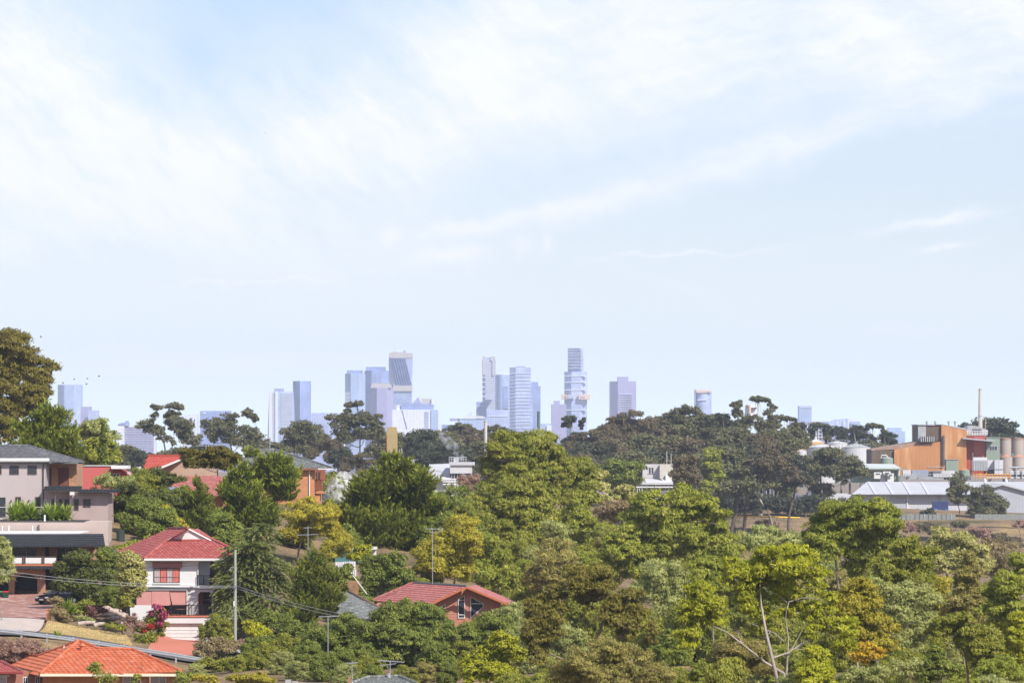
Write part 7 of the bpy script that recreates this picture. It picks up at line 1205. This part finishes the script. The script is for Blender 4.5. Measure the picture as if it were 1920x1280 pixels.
nt_ = thing('netted_tree', 'small fruit tree shrouded in white bird netting right of the orange brick house', 'tree', P(635, 935, 572)); base = ORI[nt_]; g = np.random.default_rng(2); lw = np.array([np.r_[P(x, y, 572), rx*.06, rx*.055, ry*.06] for x, y, rx, ry in ((632, 905, 24, 17), (618, 915, 16, 16), (650, 910, 14, 14))]); T, U, CC_ = crown_arrays(lw, 572/F, 'round', g, .5)
c_ = bpy.data.objects.new('crown', tri_mesh('crown', T-base, U, LM['greygreen'])); C.objects.link(c_); c_.parent = nt_
net = bpy.data.materials.new('white bird netting'); net.use_nodes = True; t = net.node_tree; pn = t.nodes['Principled BSDF']; pn.inputs['Base Color'].default_value = (.75, .76, .78, 1); pn.inputs['Roughness'].default_value = .8; tb_ = N('ShaderNodeBsdfTransparent', t); mxn = N('ShaderNodeMixShader', t)
vn = N('ShaderNodeTexNoise', t); vn.inputs['Scale'].default_value = 2.2; vn.inputs['Detail'].default_value = 6; tcn = N('ShaderNodeTexCoord', t); L(tcn.outputs['Object'], vn.inputs[0], t); rr = N('ShaderNodeMapRange', t); rr.inputs['From Min'].default_value = .35; rr.inputs['From Max'].default_value = .65; rr.inputs['To Min'].default_value = .0; rr.inputs['To Max'].default_value = .5; L(vn.outputs['Fac'], rr.inputs[0], t); L(rr.outputs[0], mxn.inputs[0], t); L(tb_.outputs[0], mxn.inputs[1], t); L(pn.outputs[0], mxn.inputs[2], t); L(mxn.outputs[0], t.nodes['Material Output'].inputs[0], t)
mb = MB(); n = 22; rings = []
for i, s_ in enumerate(np.linspace(0, 1, 9)):
    z = P(0, 940-s_*52, 572)[2]; k = math.sqrt(max(.02, 1-max(0, s_*1.35-.4)**2)); rings.append([(P(630, 0, 572)[0]+1.55*k*math.cos(a)*(1+.22*math.sin(3*a+s_*5))+.9*s_*math.sin(2.2*s_), 572+1.8*k*math.sin(a), z+.32*math.sin(3*a+2*s_)) for a in np.linspace(0, 2*math.pi, n, endpoint=False)])
mb.add([q for r in rings for q in r], [(j*n+k, j*n+(k+1) % n, (j+1)*n+(k+1) % n, (j+1)*n+k) for j in range(8) for k in range(n)]+[tuple(8*n+k for k in range(n))]); mb.build('netting', net, nt_, smooth=True)
wt_ = thing('water_tank', 'dark green round water tank in the shade behind the pink terrace wall', 'tank', P(226, 1012, 516)); X_ = P(226, 0, 516)[0]; MB().cyl(X_, 516, P(0, 1014, 516)[2], P(0, 994, 516)[2], .42, n=16).build('tank_body', mat('dark green tank', (.03, .045, .035), rough=.5), wt_); MB().cyl(X_, 516, P(0, 993.9, 516)[2], P(0, 992.5, 516)[2], .43, .2, n=16).build('lid', mat('dark green tank', (0, 0, 0)), wt_)
rf = thing('fence', 'rusty low fence at the bottom edge left of the tallest aerial', 'fence', P(570, 1290, 412)); 
for k in range(4): MB().pb(535+k*13, 546+k*13, 1273+k*3, 1292, 412, .05).build('panel', mat('mottled grey fence metal', (.35, .33, .33), rough=.7, var=.3), rf)
# birds
bm_ = mat('dark bird plumage', (.03, .028, .03), rough=.8, var=.2)
def bird(label, px, py, Y, s, a, tilt):
    o = thing('bird', label, 'bird', P(px, py, Y), 'birds in flight'); c, sn = math.cos(a), math.sin(a); B = np.array(P(px, py, Y)); f = np.array([c, .3, sn]); f /= np.linalg.norm(f); r = np.cross(f, (0, 1, 0)); r /= np.linalg.norm(r); side = np.cross(f, r)
    MB().tube([B-f*s*.45, B-f*s*.2, B+f*s*.1, B+f*s*.4, B+f*s*.5], [s*.02, s*.10, s*.13, s*.08, s*.02], 7).build('body', bm_, o)
    for k in (-1, 1):
        w = k*side*.75+r*tilt; w /= np.linalg.norm(w); tip = B+w*s*1.0-f*s*.18; mid_ = B+w*s*.5+f*s*.12
        MB().add([B+f*s*.2, mid_, tip, B+w*s*.45-f*s*.22, B-f*s*.2], [(0, 1, 3, 4), (1, 2, 3)]).build('wing', bm_, o)
    MB().add([B-f*s*.4, B-f*s*.75+side*s*.14, B-f*s*.75-side*s*.14], [(0, 1, 2)]).build('tail', bm_, o)
for px, py, s, a, ti, lab in ((77, 632, .28, .3, .9, 'highest bird near the left edge, above the gum'), (119, 718, .27, 1.0, .9, 'leftmost bird of the low flock, over the blue tower'), (140, 711, .25, 1.1, .8, 'second bird from the left in the low flock'), (164, 710, .24, .4, .6, 'upper of the two birds one above the other'), (163, 720, .27, 1.0, .9, 'lower of the two birds one above the other'), (186.5, 705, .28, 1.3, .7, 'rightmost bird of the low flock'), (498, 250, .20, .2, .5, 'lone bird high against the white cloud'), (840, 310, .13, .5, .5, 'left of two tiny birds high in the middle'), (908, 312, .12, .2, .5, 'right of two tiny birds high in the middle'), (391, 237, .12, .4, .4, 'tiny bird left of the lone high one'), (532, 136, .12, .3, .5, 'tiny bird highest of all')):
    bird(lab, px, py, 640, s, a, ti)
# ------------------------------------------------------------------ undergrowth of the valley and hedges between the gardens: a few grown kinds, then copies
def grown(nm, label, cat, x, Y, lobes, style, leaf, bark, group, **kw):
    X = (x-CX)/F*Y; z = g1(X, Y); y0 = HZ-z/Y*F; lb = [(x+a, y0-b, rx, ry) for a, b, rx, ry in lobes]
    return tree(nm, label, cat, Y, lb, style, LM[leaf], BK[bark], base=np.array([X, Y, z]), group=group, fill=0, **kw)
UG = [('olive', 'gum', 'olive', 'bushy olive gum sapling in the valley wood, partly hidden by larger gums', 'olive gum saplings of the valley wood'), ('green', 'round', 'green', 'rounded green bush in the valley wood, partly hidden by larger gums', 'green bushes of the valley wood'),
      ('brown', 'airy', 'brownish', 'brownish bush in the valley wood, partly hidden by larger gums', 'brownish bushes of the valley wood'), ('grey', 'airy', 'greygreen', 'grey-green bush in the valley wood, partly hidden by larger gums', 'grey-green bushes of the valley wood'), ('dark', 'round', 'dark', 'dark green bush deep in the valley wood or between the gardens', 'dark bushes of the slopes')]
first = []; used = set()
places = [(1150, 470), (1330, 430), (1010, 450), (1500, 520), (620, 500)]
KN = ['olive sapling', 'green bush', 'brownish bush', 'grey-green bush', 'dark bush']
def nick(l):
    for cut in (' below', ' beside', ' behind', ' in front', ' at the', ' right of', ' left of', ' between', ' under', ' immediately', ' just', ' in the', ' to the', ' with', ' round', ' hiding', ' filling', ' cut', ' of the', ' above', ' rightmost', ' on the', ' by the', ','): l = l.split(cut)[0]
    return l
NICKS = [(nick(l), x, Y) for l, x, Y in NICK if Y < 800]
def where(k, x, Y, sc):
    """names a bush by the grown tree it stands next to"""
    for nk, tx, tY in sorted(NICKS, key=lambda q: abs(q[1]-x)/40+abs(q[2]-Y)/45)[:9]:
        rel = 'behind' if Y > tY+25 else ('in front of' if Y < tY-25 else ('left of' if x < tx else 'right of'))
        for size in ('', 'small ' if sc < .7 else 'large '):
            lab = f'{size}{KN[k]} {rel} the {nk}'
            if lab not in used and len(lab.split()) <= 15: used.add(lab); return lab
    return None
for i, ((k, sty, lf, lab, grp), (x, Y)) in enumerate(zip(UG, places)):
    lab = where(i, x, Y, 1.0)
    first.append((grown('shrub', lab, 'shrub', x, Y, [(-30, 30, 36, 26), (28, 34, 36, 28), (0, 62, 34, 26), (-22, 70, 24, 20), (10, 20, 46, 22), (24, 66, 22, 18)], sty, lf, 'grey', grp, nsub=3), grp, Y))
gq = np.random.default_rng(21); cnt = 0
def put(k, X, Y, sc):
    global cnt
    lab = where(k, X/Y*F+CX, Y, sc)
    if lab is None: return
    src, grp, Y0 = first[k]; copy_tree(src, (X, Y, g1(X, Y)-.2), gq.uniform(0, 6.28), sc, lab, grp, sc*gq.uniform(.85, 1.25)); cnt += 1
for Y in list(range(300, 420, 24))+list(range(420, 770, 38)):
    x = 985 if Y > 330 else 1230
    if Y > 560: x = 900
    while x < 1945:
        X = (x-CX)/F*Y
        k = int(gq.choice([0, 0, 1, 2, 3, 4], p=[.25, .25, .2, .12, .12, .06]))
        near = Y < 400; sc = gq.uniform(.45, .75) if near else gq.uniform(.75, 1.15)
        if not (Y > 445 and x > 1690): put(k, X+gq.normal()*1.0, Y+gq.normal()*6, sc)
        x += gq.uniform(70, 108)*(520/Y)**.5
# hedges and bushes between the houses
for x, Y, sc, k in [(600, 452, .7, 4), (560, 448, .8, 4), (520, 462, .8, 4), (660, 448, .7, 4), (700, 440, .6, 0), (780, 445, .8, 4), (840, 450, .7, 4), (900, 452, .8, 0), (950, 448, .8, 3), (980, 462, .9, 0), (1010, 470, .9, 1), (640, 478, .5, 1), (760, 500, .8, 4), (800, 506, .9, 0), (690, 490, .6, 4), (930, 500, .9, 1), (970, 520, 1, 0), (880, 540, 1, 4), (830, 545, 1, 4), (920, 555, 1.1, 0), (350, 512, .8, 4), (300, 518, .8, 4), (270, 522, .8, 4), (420, 520, .9, 4), (560, 535, .9, 4), (610, 548, .8, 0), (640, 530, .7, 4), (330, 545, .8, 4), (270, 550, .8, 0), (420, 560, .9, 4), (180, 540, .6, 4), (410, 470, .5, 0), (540, 440, .6, 0), (500, 432, .45, 0), (580, 428, .5, 4), (640, 425, .5, 4), (690, 420, .45, 0), (820, 420, .55, 4), (860, 432, .6, 0), (480, 446, .5, 4), (450, 432, .35, 0), (370, 430, .35, 3), (780, 560, 1, 4), (700, 560, .9, 4), (600, 600, 1.1, 4), (660, 620, 1.2, 0), (780, 640, 1.3, 4), (880, 640, 1.3, 0), (200, 505, .5, 4), (225, 500, .5, 4), (190, 492, .5, 4), (215, 488, .45, 4), (150, 496, .45, 4), (655, 510, .55, 1), (700, 506, .6, 4), (740, 512, .7, 4), (780, 515, .8, 0), (660, 532, .7, 4), (640, 492, .4, 3), (560, 418, .4, 3), (610, 415, .45, 4), (530, 425, .4, 3), (650, 412, .35, 3), (700, 408, .35, 4), (760, 410, .4, 0), (800, 412, .4, 2), (840, 408, .4, 4), (340, 425, .25, 3), (1720, 520, .8, 0), (1762, 560, .8, 3), (1842, 560, .8, 0), (1705, 600, .9, 0), (1790, 610, .8, 2), (1885, 600, .85, 0), (1742, 480, .7, 1), (1690, 560, .8, 1), (1820, 500, .7, 3), (985, 545, .8, 0), (1010, 540, .7, 3), (960, 552, .7, 1), (1010, 500, .7, 0), (1210, 505, .8, 0), (1245, 520, .7, 1), (1180, 512, .8, 2)]:
    put(k, (x-CX)/F*Y, Y, sc)
print('undergrowth', cnt)
